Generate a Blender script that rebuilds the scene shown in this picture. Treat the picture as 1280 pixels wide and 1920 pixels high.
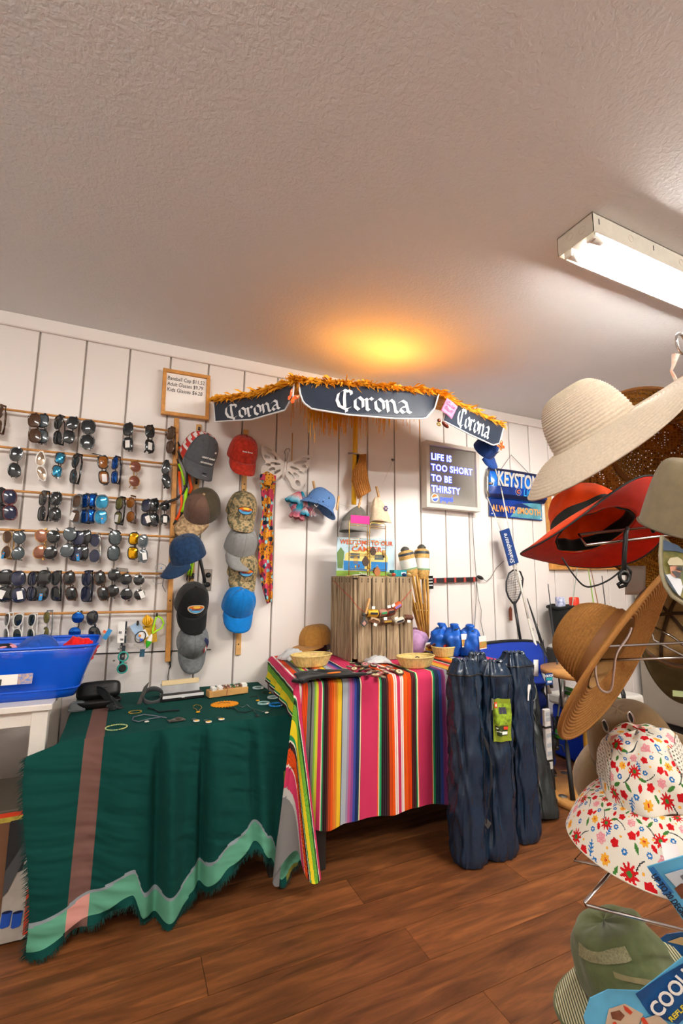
import bpy, bmesh, math, random
from mathutils import Vector, Matrix, noise
random.seed(7)
for o in list(bpy.data.objects): bpy.data.objects.remove(o)
SC = bpy.context.scene
COL = SC.collection
PI = math.pi
# ------------------------------------------------------------------ camera
FPX = 864.5
CAMLOC = Vector((.4742, -2.5636, 1.17))
YAW, PITCH, ROLL = .4287, .1426, .0086
_f = Vector((math.sin(YAW)*math.cos(PITCH), math.cos(YAW)*math.cos(PITCH), math.sin(PITCH)))
_r = Vector((math.cos(YAW), -math.sin(YAW), 0)); _u = _r.cross(_f)
CR = _r*math.cos(ROLL) + _u*math.sin(ROLL); CU = -_r*math.sin(ROLL) + _u*math.cos(ROLL); CF = _f
cd = bpy.data.cameras.new('camera'); cam = bpy.data.objects.new('camera', cd); COL.objects.link(cam)
cd.sensor_fit = 'HORIZONTAL'; cd.sensor_width = 24; cd.lens = FPX/1280*24; cd.clip_start = .05
cam.matrix_world = Matrix((( CR.x, CU.x, -CF.x, CAMLOC.x), (CR.y, CU.y, -CF.y, CAMLOC.y), (CR.z, CU.z, -CF.z, CAMLOC.z), (0,0,0,1)))
SC.camera = cam
# ------------------------------------------------------------------ world, exposure
w = bpy.data.worlds.new('world'); SC.world = w; w.use_nodes = True
w.node_tree.nodes['Background'].inputs[0].default_value = (.9, .95, 1, 1)
w.node_tree.nodes['Background'].inputs[1].default_value = .05
SC.view_settings.view_transform = 'Standard'; SC.view_settings.look = 'None'
SC.view_settings.gamma = 1; SC.view_settings.use_curve_mapping = False
SC.view_settings.exposure = 1.12
TUBE = 90.0         # radiance of the fluorescent tubes
ADDED_BULB = .45         # unseen warm bulbs added on the parasol for the ceiling glow (watts)
# ------------------------------------------------------------------ geometry of the view: pixel -> point on a real plane
def ray(x, y): return CF + CR*((x-640)/FPX) - CU*((y-960)/FPX)
def onY(x, y, Y=0.0):
    d = ray(x, y); return CAMLOC + d*((Y-CAMLOC.y)/d.y)
def onZ(x, y, Z=0.0):
    d = ray(x, y); return CAMLOC + d*((Z-CAMLOC.z)/d.z)
def onX(x, y, X=0.0):
    d = ray(x, y); return CAMLOC + d*((X-CAMLOC.x)/d.x)
def atD(x, y, D):                     # point at depth D metres along the view axis
    return CAMLOC + ray(x, y)*D
def lerp(a, b, t): return a + (b-a)*t
# ------------------------------------------------------------------ materials
MATS = {}
def lin(c):
    if isinstance(c, str):
        c = c.lstrip('#'); c = [int(c[i:i+2], 16)/255 for i in (0, 2, 4)]
        return tuple((x/12.92 if x <= .04045 else ((x+.055)/1.055)**2.4) for x in c)
    return tuple(c)
def M(key, col='#808080', rough=.6, metal=0., spec=.5, var=0., vscale=30., bump=0., bscale=200., bdist=.002, trans=0., alpha=1., coat=0., emit=0., sheen=0., ior=1.45, vcol=None):
    """procedural principled material: base colour with noise variation and noise bump"""
    if key in MATS: return MATS[key]
    m = bpy.data.materials.new(key); m.use_nodes = True; nt = m.node_tree; N = nt.nodes; L = nt.links
    b = N['Principled BSDF']; c = lin(col)
    b.inputs['Base Color'].default_value = (*c, 1); b.inputs['Roughness'].default_value = rough
    b.inputs['Metallic'].default_value = metal; b.inputs['Specular IOR Level'].default_value = spec
    b.inputs['Transmission Weight'].default_value = trans; b.inputs['Alpha'].default_value = alpha
    b.inputs['Coat Weight'].default_value = coat; b.inputs['IOR'].default_value = ior
    b.inputs['Sheen Weight'].default_value = sheen
    if emit: b.inputs['Emission Color'].default_value = (*c, 1); b.inputs['Emission Strength'].default_value = emit
    if var or bump:
        tc = N.new('ShaderNodeTexCoord')
    if var:
        n = N.new('ShaderNodeTexNoise'); n.inputs['Scale'].default_value = vscale; n.inputs['Detail'].default_value = 5
        L.new(tc.outputs['Object'], n.inputs['Vector'])
        r = N.new('ShaderNodeValToRGB'); d = lin(vcol) if vcol else tuple(x*(1-var) for x in c); e = tuple(min(1, x*(1+var*.6)) for x in c)
        r.color_ramp.elements[0].position = .32; r.color_ramp.elements[1].position = .68
        r.color_ramp.elements[0].color = (*d, 1); r.color_ramp.elements[1].color = (*e, 1)
        L.new(n.outputs['Fac'], r.inputs[0]); L.new(r.outputs[0], b.inputs['Base Color'])
    if bump:
        n2 = N.new('ShaderNodeTexNoise'); n2.inputs['Scale'].default_value = bscale; n2.inputs['Detail'].default_value = 3
        L.new(tc.outputs['Object'], n2.inputs['Vector'])
        bp = N.new('ShaderNodeBump'); bp.inputs['Strength'].default_value = bump; bp.inputs['Distance'].default_value = bdist
        L.new(n2.outputs['Fac'], bp.inputs['Height']); L.new(bp.outputs[0], b.inputs['Normal'])
    MATS[key] = m; return m
def nodes_of(m): return m.node_tree.nodes, m.node_tree.links, m.node_tree.nodes['Principled BSDF']
def cloth_m(key, col='#808080', rough=.85, weave=900, var=.12, bump=.25):
    return M(key, col, rough=rough, spec=.2, var=var, vscale=60, bump=bump, bscale=weave, sheen=.15)
def attr_m(key, rough=.85, bump=.3, bscale=700, spec=.2, metal=0):
    """colour printed or woven into the thing, stored on the mesh as attribute Col"""
    if key in MATS: return MATS[key]
    m = M(key, '#808080', rough=rough, spec=spec, bump=bump, bscale=bscale, metal=metal); N, L, b = nodes_of(m)
    a = N.new('ShaderNodeAttribute'); a.attribute_name = 'Col'; L.new(a.outputs['Color'], b.inputs['Base Color'])
    return m
# ------------------------------------------------------------------ mesh builder
class MB:
    def __init__(s): s.v = []; s.f = []; s.mi = []; s.cur = 0; s.sm = []; s.c = []; s.col = None
    def add(s, vs, fs, smooth=True, T=None):
        o = len(s.v)
        for p in vs:
            p = Vector(p); s.v.append(T @ p if T is not None else p)
        for f in fs: s.f.append([i+o for i in f]); s.mi.append(s.cur); s.sm.append(smooth); s.c.append(s.col)
        return s
    def box(s, c, d, T=None, smooth=False):
        x, y, z = c; a, b, e = d[0]/2, d[1]/2, d[2]/2
        vs = [(x+i*a, y+j*b, z+k*e) for k in (-1, 1) for j in (-1, 1) for i in (-1, 1)]
        return s.add(vs, [(0,2,3,1), (4,5,7,6), (0,1,5,4), (2,6,7,3), (0,4,6,2), (1,3,7,5)], smooth, T)
    def tube(s, pts, r, n=8, closed=False, T=None, cap=True):
        P = [Vector(p) for p in pts]; k = len(P); vs = []; fs = []
        R = r if isinstance(r, (list, tuple)) else [r]*k
        up = None
        for i in range(k):
            if closed: t = P[(i+1) % k]-P[i-1]
            else: t = P[min(i+1, k-1)]-P[max(i-1, 0)]
            t.normalize()
            if up is None: up = Vector((0,0,1)) if abs(t.z) < .9 else Vector((1,0,0))
            a = t.cross(up)
            if a.length < 1e-6: a = t.orthogonal()
            a.normalize(); up = a.cross(t).normalized()
            for j in range(n):
                q = 2*PI*j/n; vs.append(P[i] + (a*math.cos(q)+up*math.sin(q))*R[i])
        for i in range(k if closed else k-1):
            for j in range(n):
                i2 = (i+1) % k
                fs.append((i*n+j, i2*n+j, i2*n+(j+1) % n, i*n+(j+1) % n))
        if cap and not closed: fs.append(tuple(range(n))); fs.append(tuple(reversed(range((k-1)*n, k*n))))
        return s.add(vs, fs, True, T)
    def cyl(s, a, b, r, n=12, r2=None, T=None): return s.tube([a, b], [r, r if r2 is None else r2], n, T=T)
    def lathe(s, prof, n=24, T=None, arc=2*PI):
        full = arc > 6.28; k = len(prof); m = n if full else n+1
        vs = [(r*math.cos(arc*j/n), r*math.sin(arc*j/n), z) for r, z in prof for j in range(m)]
        fs = []
        for i in range(k-1):
            for j in range(n): fs.append((i*m+j, i*m+(j+1) % m, (i+1)*m+(j+1) % m, (i+1)*m+j))
        return s.add(vs, fs, True, T)
    def grid(s, fn, nu, nv, cu=False, T=None, colf=None, smooth=True):
        m = nu if cu else nu+1
        vs = [fn(i/nu, j/nv) for j in range(nv+1) for i in range(m)]
        fs = [(j*m+i, j*m+(i+1) % m, (j+1)*m+(i+1) % m, (j+1)*m+i) for j in range(nv) for i in range(nu)]
        if colf:
            o = s.col
            start = len(s.c); s.add(vs, fs, smooth, T); k = 0
            for j in range(nv):
                for i in range(nu): s.c[start+k] = colf((i+.5)/nu, (j+.5)/nv); k += 1
            s.col = o; return s
        return s.add(vs, fs, smooth, T)
    def prism(s, pts, y0, y1, T=None):
        """polygon in the XZ plane extruded between y0 (front) and y1"""
        n = len(pts)
        vs = [(x, y0, z) for x, z in pts]+[(x, y1, z) for x, z in pts]
        fs = [tuple(range(n)), tuple(reversed(range(n, 2*n)))]+[(i, i+n, (i+1) % n+n, (i+1) % n) for i in range(n)]
        return s.add(vs, fs, False, T)
    def ball(s, c, r, nu=12, nv=8, T=None):
        rx, ry, rz = r if isinstance(r, (list, tuple)) else (r, r, r)
        return s.grid(lambda u, v: (c[0]+rx*math.cos(2*PI*u)*math.sin(PI*max(.002, min(.998, v))), c[1]+ry*math.sin(2*PI*u)*math.sin(PI*max(.002, min(.998, v))), c[2]-rz*math.cos(PI*v)), nu, nv, True, T)
    def torus(s, c, R, r, n=20, m=6, T=None, arc=1.0, rz=None):
        pts = [(c[0]+R*math.cos(2*PI*arc*i/n), c[1]+(rz or R)*math.sin(2*PI*arc*i/n), c[2]) for i in range(n if arc == 1 else n+1)]
        return s.tube(pts, r, m, closed=(arc == 1.0), T=T)
    def mesh(s, name, mats):
        me = bpy.data.meshes.new(name); me.from_pydata([tuple(p) for p in s.v], [], s.f)
        for m in (mats if isinstance(mats, (list, tuple)) else [mats]): me.materials.append(m)
        me.polygons.foreach_set('material_index', s.mi); me.polygons.foreach_set('use_smooth', s.sm)
        if any(c is not None for c in s.c):
            a = me.color_attributes.new('Col', 'FLOAT_COLOR', 'CORNER'); k = 0; buf = []
            for f, c in zip(s.f, s.c):
                c = c or (.5, .5, .5); buf += [c[0], c[1], c[2], 1.0]*len(f)
            a.data.foreach_set('color', buf)
        me.update(); return me
    def build(s, name, mats, parent=None, loc=None, rot=None, bevel=0, seg=1, solid=0, sub=0, off=0):
        o = bpy.data.objects.new(name, s.mesh(name, mats)); COL.objects.link(o)
        if parent is not None: o.parent = parent
        if loc is not None: o.location = loc
        if rot is not None: o.rotation_euler = rot
        if solid: md = o.modifiers.new('thick', 'SOLIDIFY'); md.thickness = solid; md.offset = off
        if sub: md = o.modifiers.new('sub', 'SUBSURF'); md.levels = sub; md.render_levels = sub
        if bevel: md = o.modifiers.new('bev', 'BEVEL'); md.width = bevel; md.segments = seg; md.limit_method = 'ANGLE'
        return o
def tag(o, label=None, cat=None, group=None, kind=None):
    if label: o['label'] = label
    if cat: o['category'] = cat
    if group: o['group'] = group
    if kind: o['kind'] = kind
    return o
def thing(name, label, cat, loc=(0,0,0), rot=(0,0,0), group=None):
    o = bpy.data.objects.new(name, None); COL.objects.link(o); o.empty_display_size = .05
    o.location = loc
    if isinstance(rot, Matrix): o.rotation_euler = rot.to_euler()
    else: o.rotation_euler = rot
    return tag(o, label, cat, group)
def dup(o, parent=None):
    c = o.copy(); COL.objects.link(c); c.parent = parent
    for ch in list(o.children): dup(ch, c)
    return c
def textmesh(s, size=.05, bold=0., shear=0., ext=.0006, align='CENTER', spacing=1., line=1.):
    cu = bpy.data.curves.new('lettering', 'FONT'); cu.body = s; cu.size = size; cu.offset = bold; cu.shear = shear; cu.extrude = ext
    cu.align_x = align; cu.align_y = 'CENTER'; cu.space_character = spacing; cu.space_line = line; cu.resolution_u = 3
    ob = bpy.data.objects.new('lettering', cu); me = bpy.data.meshes.new_from_object(ob); me.name = 'lettering'
    bpy.data.objects.remove(ob); bpy.data.curves.remove(cu); return me
def text(s, size, mat, parent, loc, rot=(PI/2, 0, 0), name='lettering', label=None, sx=1., fit=None, **k):
    me = textmesh(s, size, **k)
    if fit: xs = [v.co.x for v in me.vertices]; sx = fit/(max(xs)-min(xs))
    me.materials.clear(); me.materials.append(mat)
    o = bpy.data.objects.new(name, me); COL.objects.link(o); o.parent = parent; o.location = loc; o.rotation_euler = rot; o.scale = (sx, 1, 1)
    if label: o['label'] = label
    return o
def frame_mat(axis_z, axis_x):
    """rotation whose local z is axis_z and local x is close to axis_x"""
    z = Vector(axis_z).normalized(); x = Vector(axis_x); x = (x - z*x.dot(z)).normalized(); y = z.cross(x)
    return Matrix(((x.x, y.x, z.x), (x.y, y.y, z.y), (x.z, y.z, z.z)))
def spline(P, n=6):
    """Catmull-Rom points through P"""
    P = [Vector(p) for p in P]; out = []
    for i in range(len(P)-1):
        a, b, c, d = P[max(0, i-1)], P[i], P[i+1], P[min(len(P)-1, i+2)]
        for k in range(n):
            t = k/n; out.append(.5*((2*b)+(c-a)*t+(2*a-5*b+4*c-d)*t*t+(3*b-a-3*c+d)*t*t*t))
    return out+[P[-1]]
def fbm(x, y=0., z=0.): return noise.noise(Vector((x, y, z)))
# ------------------------------------------------------------------ the room
CEIL = 2.43; XL, XR, YF = -1.9, 5.3, -4.6
def wood_floor():
    m = M('floor_wood', '#6a4427', rough=.42, spec=.4); N, L, b = nodes_of(m)
    tc = N.new('ShaderNodeTexCoord'); oi = N.new('ShaderNodeObjectInfo'); ad = N.new('ShaderNodeVectorMath'); ad.operation = 'ADD'
    sc = N.new('ShaderNodeVectorMath'); sc.operation = 'SCALE'; sc.inputs['Scale'].default_value = 37.
    cx = N.new('ShaderNodeCombineXYZ'); L.new(oi.outputs['Random'], cx.inputs[0]); L.new(oi.outputs['Random'], cx.inputs[1]); L.new(cx.outputs[0], sc.inputs[0])
    L.new(tc.outputs['Object'], ad.inputs[0]); L.new(sc.outputs[0], ad.inputs[1])
    mp = N.new('ShaderNodeMapping'); mp.inputs['Scale'].default_value = (1.6, 13, 1); L.new(ad.outputs[0], mp.inputs['Vector'])
    n = N.new('ShaderNodeTexNoise'); n.inputs['Scale'].default_value = 2.2; n.inputs['Detail'].default_value = 9; n.inputs['Roughness'].default_value = .62; n.inputs['Distortion'].default_value = .9
    L.new(mp.outputs[0], n.inputs['Vector'])
    r = N.new('ShaderNodeValToRGB'); e = r.color_ramp.elements
    e[0].position = .3; e[0].color = (*lin('#4a2b15'), 1); e[1].position = .72; e[1].color = (*lin('#8e5830'), 1)
    k = e.new(.5); k.color = (*lin('#6c4022'), 1)
    L.new(n.outputs['Fac'], r.inputs[0])
    hs = N.new('ShaderNodeHueSaturation'); mr = N.new('ShaderNodeMapRange'); mr.inputs[3].default_value = .8; mr.inputs[4].default_value = 1.15
    L.new(oi.outputs['Random'], mr.inputs[0]); L.new(mr.outputs[0], hs.inputs['Value']); L.new(r.outputs[0], hs.inputs['Color']); L.new(hs.outputs[0], b.inputs['Base Color'])
    bp = N.new('ShaderNodeBump'); bp.inputs['Strength'].default_value = .12; bp.inputs['Distance'].default_value = .002; L.new(n.outputs['Fac'], bp.inputs['Height']); L.new(bp.outputs[0], b.inputs['Normal'])
    return m
fl = MB().box(((XL+XR)/2, YF/2, -.03), (XR-XL, -YF, .05)).build('floor', M('subfloor', '#24150c', rough=.8)); tag(fl, kind='structure')
PW, PL = .152, 1.22
pm = MB().box((0, 0, 0), (PL-.0016, PW-.0016, .006)).mesh('plank', wood_floor())
row = 0; y = -PW/2
while y > YF:
    x = XL + PL/2 - (row*.47 % 1.0)*PL
    while x < XR + PL/2:
        o = bpy.data.objects.new('plank', pm); COL.objects.link(o); o.parent = fl; o.location = (x, y, -.003)
        x += PL
    y -= PW; row += 1
def wall_paint(key, col):
    m = M(key, col, rough=.55, spec=.35); N, L, b = nodes_of(m)
    tc = N.new('ShaderNodeTexCoord'); mp = N.new('ShaderNodeMapping'); mp.inputs['Scale'].default_value = (6, 6, 160); L.new(tc.outputs['Object'], mp.inputs['Vector'])
    n = N.new('ShaderNodeTexNoise'); n.inputs['Scale'].default_value = 1.5; n.inputs['Detail'].default_value = 4; L.new(mp.outputs[0], n.inputs['Vector'])
    bp = N.new('ShaderNodeBump'); bp.inputs['Strength'].default_value = .25; bp.inputs['Distance'].default_value = .002; L.new(n.outputs['Fac'], bp.inputs['Height']); L.new(bp.outputs[0], b.inputs['Normal'])
    return m
WP = wall_paint('wall_white_paint', '#ece6e2')
BW = .203
wb = MB().box(((XL+XR)/2, .041, CEIL/2), (XR-XL, .06, CEIL)).build('wall_back', M('groove_backing_board', '#b3a8a0', rough=.9)); tag(wb, kind='structure')  # grey-brown backing board visible between the boards
bm_ = MB().box((0, 0, 0), (BW-.008, .011, CEIL)).mesh('board', WP)
x = -9*BW
while x < XR:
    o = bpy.data.objects.new('board', bm_); COL.objects.link(o); o.parent = wb; o.location = (x+BW/2, .0055, CEIL/2)
    md = o.modifiers.new('bev', 'BEVEL'); md.width = .003; md.segments = 1
    x += BW
t = MB().box(((XL+XR)/2, -.009, CEIL-.034), (XR-XL, .018, .068)).build('trim_1', WP, bevel=.004); tag(t, kind='structure')
t = MB().box(((XL+XR)/2, -.008, .05), (XR-XL, .016, .1)).build('baseboard_back', WP, bevel=.004); tag(t, kind='structure')
# textured ceiling
cm = M('ceiling_texture', '#e8e9ea', rough=.85, spec=.2); N, L, b = nodes_of(cm)
tc = N.new('ShaderNodeTexCoord'); n = N.new('ShaderNodeTexNoise'); n.inputs['Scale'].default_value = 75; n.inputs['Detail'].default_value = 4; n.inputs['Distortion'].default_value = .6
L.new(tc.outputs['Object'], n.inputs['Vector']); bp = N.new('ShaderNodeBump'); bp.inputs['Strength'].default_value = .55; bp.inputs['Distance'].default_value = .006
L.new(n.outputs['Fac'], bp.inputs['Height']); L.new(bp.outputs[0], b.inputs['Normal'])
c_ = MB().box(((XL+XR)/2, YF/2, CEIL+.03), (XR-XL, -YF+.1, .06)).build('ceiling', cm); tag(c_, kind='structure')
side = M('side_wall_paint', '#e6e0da', rough=.7)
for nm, c, d in (('wall_left', (XL-.03, YF/2, CEIL/2), (.06, -YF, CEIL)), ('wall_right', (XR+.03, YF/2, CEIL/2), (.06, -YF, CEIL)), ('wall_front', ((XL+XR)/2, YF-.03, CEIL/2), (XR-XL+.12, .06, CEIL))):
    tag(MB().box(c, d).build(nm, side), kind='structure')
# ------------------------------------------------------------------ fluorescent fixtures
def fixture(x0, y0, label, vis=True):
    ln, wd, h = 1.22, .145, .075
    r = thing('fluorescent_fixture', label, 'ceiling light', (x0, y0, CEIL), group='twin tube ceiling fixtures')
    wm = M('fixture_enamel', '#d8d3c6', rough=.4, spec=.5, var=.06, vscale=25)
    hb = MB()
    hb.box((ln/2, 0, -.002), (ln, wd, .003))
    for s in (-1, 1): hb.box((ln/2, s*(wd/2-.001), -h/2), (ln, .002, h))
    for e in (.001, ln-.001): hb.box((e, 0, -h/2), (.002, wd, h))
    hb.box((ln/2, 0, -.035), (ln-.02, .05, .06))
    hb.build('housing', wm, r)
    MB().add([(0,-wd/2,-.03),(ln,-wd/2,-.03),(ln,-.025,-.05),(0,-.025,-.05)], [(0,1,2,3)]).add([(0,wd/2,-.03),(ln,wd/2,-.03),(ln,.025,-.05),(0,.025,-.05)], [(3,2,1,0)]).build('reflector', M('fixture_white', '#f2f0ea', rough=.35), r)
    if vis:
        for (kx, kz) in ((-.03, -.04), (.02, -.03)):
            MB().torus((0, 0, 0), .013, .0012, 16, 4).build('knockout', wm, r, (-.0005, kx, kz), (0, PI/2, 0))
        for kx in (.2, .5, .8): MB().torus((0, 0, 0), .013, .0012, 16, 4).build('knockout', wm, r, (kx, -wd/2-.0005, -.035), (PI/2, 0, 0))
        for kx in (.03, .33): MB().box((0, 0, 0), (.003, .0012, .02)).build('slot', M('slot_black', '#1a1815'), r, (kx, -wd/2-.001, -.03))
    tm = M('tube_glow', '#fffaf2', emit=TUBE); dim = M('tube_end_glass', '#eee8e0', rough=.3)
    for s in (-1, 1):
        yy = s*.046; zz = -h+(-.002 if vis else -.016)
        tb = MB().cyl((.09, yy, zz), (ln-.09, yy, zz), .0127, 16).build('tube', tm, r)
        for e, a in ((.03, .09), (ln-.03, ln-.09)): MB().cyl((e, yy, zz), (a, yy, zz), .0127, 16).build('tube_end', dim, tb)
        for e in (.022, ln-.022):
            hd = MB().box((e, yy, zz+.008), (.012, .032, .036)).build('socket', M('socket_white', '#efece4', rough=.4), r, bevel=.003)
            MB().box((e+(.0065 if e < .1 else -.0065), yy, zz), (.002, .006, .006)).build('contact', M('socket_green', '#2c5a3a'), hd)
    return r
fixture(1.845, -1.55, 'white fluorescent fixture with two glowing tubes at right of the ceiling')
fixture(1.845, -3.35, 'unseen white fluorescent fixture added behind the hat rack to light the room evenly', False)  # extra fixture added out of view to light the room evenly
fixture(-.9, -2.75, 'unseen white fluorescent fixture added at the far left beside the viewer to brighten the wall', False)  # another fixture added out of view so the wall's left is equally bright
# ------------------------------------------------------------------ sunglasses rack on the back wall
def seg_box(mb, a, b, w, d):
    """straight bar of section w (across, in the wall plane) by d (out of the wall) from a to b"""
    a = Vector(a); b = Vector(b); t = (b-a).normalized(); n = Vector((0, 1, 0)); s = t.cross(n).normalized(); n = s.cross(t)
    vs = [p + s*(i*w/2) + n*(j*d/2) for p in (a, b) for i, j in ((-1,-1), (1,-1), (1,1), (-1,1))]
    return mb.add(vs, [(0,1,2,3), (7,6,5,4), (0,4,5,1), (1,5,6,2), (2,6,7,3), (3,7,4,0)], False)
DOWEL = M('dowel_wood', '#c58a4a', rough=.55, var=.2, vscale=40); PINE = M('pine_strip', '#d9a866', rough=.6, var=.18, vscale=25)
OAK = M('oak_strip', '#cf9148', rough=.5, var=.2, vscale=30)
RODS = []                                   # heights of the six dowels
for (py) in (787, 854, 930, 999.5, 1074, 1149): RODS.append(onY(160, py, -.05).z)
rk = thing('sunglasses_rack', 'wooden wall rack of six thin horizontal dowels holding sunglasses', 'display rack', (0, 0, 0))
a, b = onY(331, 785, -.03), onY(314, 1240, -.03)
def onup(z): return a.x + (b.x-a.x)*(a.z-z)/(a.z-b.z)
up = seg_box(MB(), a, b, .024, .03).build('upright', OAK, rk, bevel=.002)
for z in (1.87, 1.32, 1.05): MB().cyl((onup(z), -.0455, z), (onup(z), -.0475, z), .004, 10).build('screw', M('screw_dark', '#5a5048', rough=.4, metal=.8), up)
for z in RODS: MB().cyl((-.75, -.05, z), (onup(z)+.008, -.05, z), .0058, 8).build('rod', DOWEL, rk)
seg_box(MB(), (-.75, -.03, 2.02), (-.75, -.03, .78), .024, .03).build('upright', OAK, rk, bevel=.002)
# ---- sunglasses
def outline(kind, n=20):
    P = []
    for i in range(n):
        t = 2*PI*i/n; c, s = math.cos(t), math.sin(t)
        if kind == 'round': x, z = .0245*c, .0245*s
        elif kind == 'aviator': x, z = .028*c - .004*s*0, .024*s; z += -.004 - (.0035*c if s < 0 else 0)
        elif kind == 'sport': x, z = .033*c, .017*s*(1-.25*c); z += .004*c
        elif kind == 'cat': x, z = .029*math.copysign(abs(c)**.8, c), .021*math.copysign(abs(s)**.8, s); z += .006*c if s > 0 else 0
        elif kind == 'oval': x, z = .026*c, .019*s
        elif kind == 'big': x, z = .031*math.copysign(abs(c)**.75, c), .026*math.copysign(abs(s)**.8, s)
        else: x, z = .028*math.copysign(abs(c)**.65, c), .021*math.copysign(abs(s)**.7, s) + .0015*c
        P.append((x, z))
    return P
GM = {}
def glasses_meshes(kind, fr, ln):
    k = (kind, fr, ln)
    if k in GM: return GM[k]
    fm = FRAMES[fr]; lm = LENSES[ln]; O = outline(kind); thin = kind in ('aviator', 'round', 'oval')
    F = MB(); sep = .0335
    for s in (-1, 1):
        F.tube([(s*(x+sep), .00012/.001*abs(x)*.02, z) for x, z in O], .0013 if thin else .0028, 6, closed=True)
    F.tube([(-.0085, 0, .006), (0, -.003, .010), (.0085, 0, .006)], .0013 if thin else .0026, 6)
    if kind == 'aviator': F.tube([(-.012, 0, .016), (.012, 0, .016)], .0012, 6)
    for s in (-1, 1): F.box((s*(sep+.030), .008, .009), (.006, .026, .007))
    Ls = []
    for s in (-1, 1):
        m = MB(); n = len(O); vs = [(s*sep, -.004, 0)]+[(s*(x*.55+sep), -.003, z*.55) for x, z in O]+[(s*(x+sep), 0, z) for x, z in O]
        fs = [(0, 1+i, 1+(i+1) % n) for i in range(n)]+[(1+i, 1+n+i, 1+n+(i+1) % n, 1+(i+1) % n) for i in range(n)]
        m.add(vs, fs); Ls.append(m.mesh('lens', lm))
    T = []
    for s in (-1, 1):                                   # temple folded behind the front
        m = MB(); r = .0014 if thin else .0024
        m.tube([(s*(sep+.030), .021, .009), (s*.02, .024+.002*s, .008), (-s*.035, .027+.002*s, .004), (-s*.062, .027, -.010)], [r, r, r*1.1, r*1.5], 6)
        T.append(m.mesh('temple', fm))
    To = MB().tube([(-(sep+.030), .021, .009), (-.075, .05, .006), (-.085, .085, -.002), (-.08, .10, -.02)], [.0024, .0024, .0026, .003], 6).mesh('temple', fm)
    GM[k] = (F.mesh('frame', fm), Ls, T, To); return GM[k]
def gl(key, col, **k): return M(key, col, rough=.12, spec=.6, coat=.6, **k)
FRAMES = {'k': gl('frame_black', '#17191b'), 'n': gl('frame_navy', '#1d2536'), 'b': gl('frame_tortoise', '#4a2c16', var=.6, vscale=90), 'w': gl('frame_white', '#e8e6e1'),
          's': M('frame_silver', '#b9b9b4', rough=.25, metal=1), 'g': M('frame_gold', '#c9a05a', rough=.3, metal=1), 'r': gl('frame_red', '#5a1f22'), 'c': gl('frame_smoke', '#6a6f73'), 't': gl('frame_teal', '#2aa79a')}
LENSES = {'k': gl('lens_black', '#1c2226'), 'n': gl('lens_navy', '#222a45'), 'b': gl('lens_brown', '#4b3220'), 'a': gl('lens_amber', '#93571c'), 'g': gl('lens_grey', '#4a555a'),
          'B': M('lens_mirror_blue', '#1c62c8', rough=.1, metal=.8), 'C': M('lens_mirror_cyan', '#3d97c4', rough=.1, metal=.8), 'Y': M('lens_mirror_yellow', '#d9a316', rough=.1, metal=.8),
          'R': M('lens_mirror_rose', '#a3705c', rough=.12, metal=.7), 'P': M('lens_rose_brown', '#7d4a3c', rough=.12), 'S': M('lens_mirror_silver', '#b9a896', rough=.1, metal=.9), 'G': M('lens_gold_grey', '#7f7a45', rough=.12, metal=.5), 'T': gl('lens_teal', '#18282c')}
LNAME = {'k': 'black', 'n': 'navy', 'b': 'brown', 'a': 'amber', 'g': 'grey', 'B': 'blue mirrored', 'C': 'light blue mirrored', 'Y': 'yellow mirrored', 'R': 'rose gold mirrored', 'P': 'rosy brown', 'S': 'silver mirrored', 'G': 'olive gold', 'T': 'teal'}
FNAME = {'k': 'black', 'n': 'navy', 'b': 'tortoiseshell', 'w': 'white', 's': 'silver', 'g': 'gold', 'r': 'dark red', 'c': 'smoky', 't': 'teal'}
ORD = ['first', 'second', 'third', 'fourth', 'fifth', 'sixth', 'seventh', 'eighth', 'ninth', 'tenth', 'eleventh', 'twelfth', 'thirteenth', 'fourteenth']
RODN = ['top rod', 'second rod', 'third rod', 'fourth rod', 'fifth rod', 'bottom rod']
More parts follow.
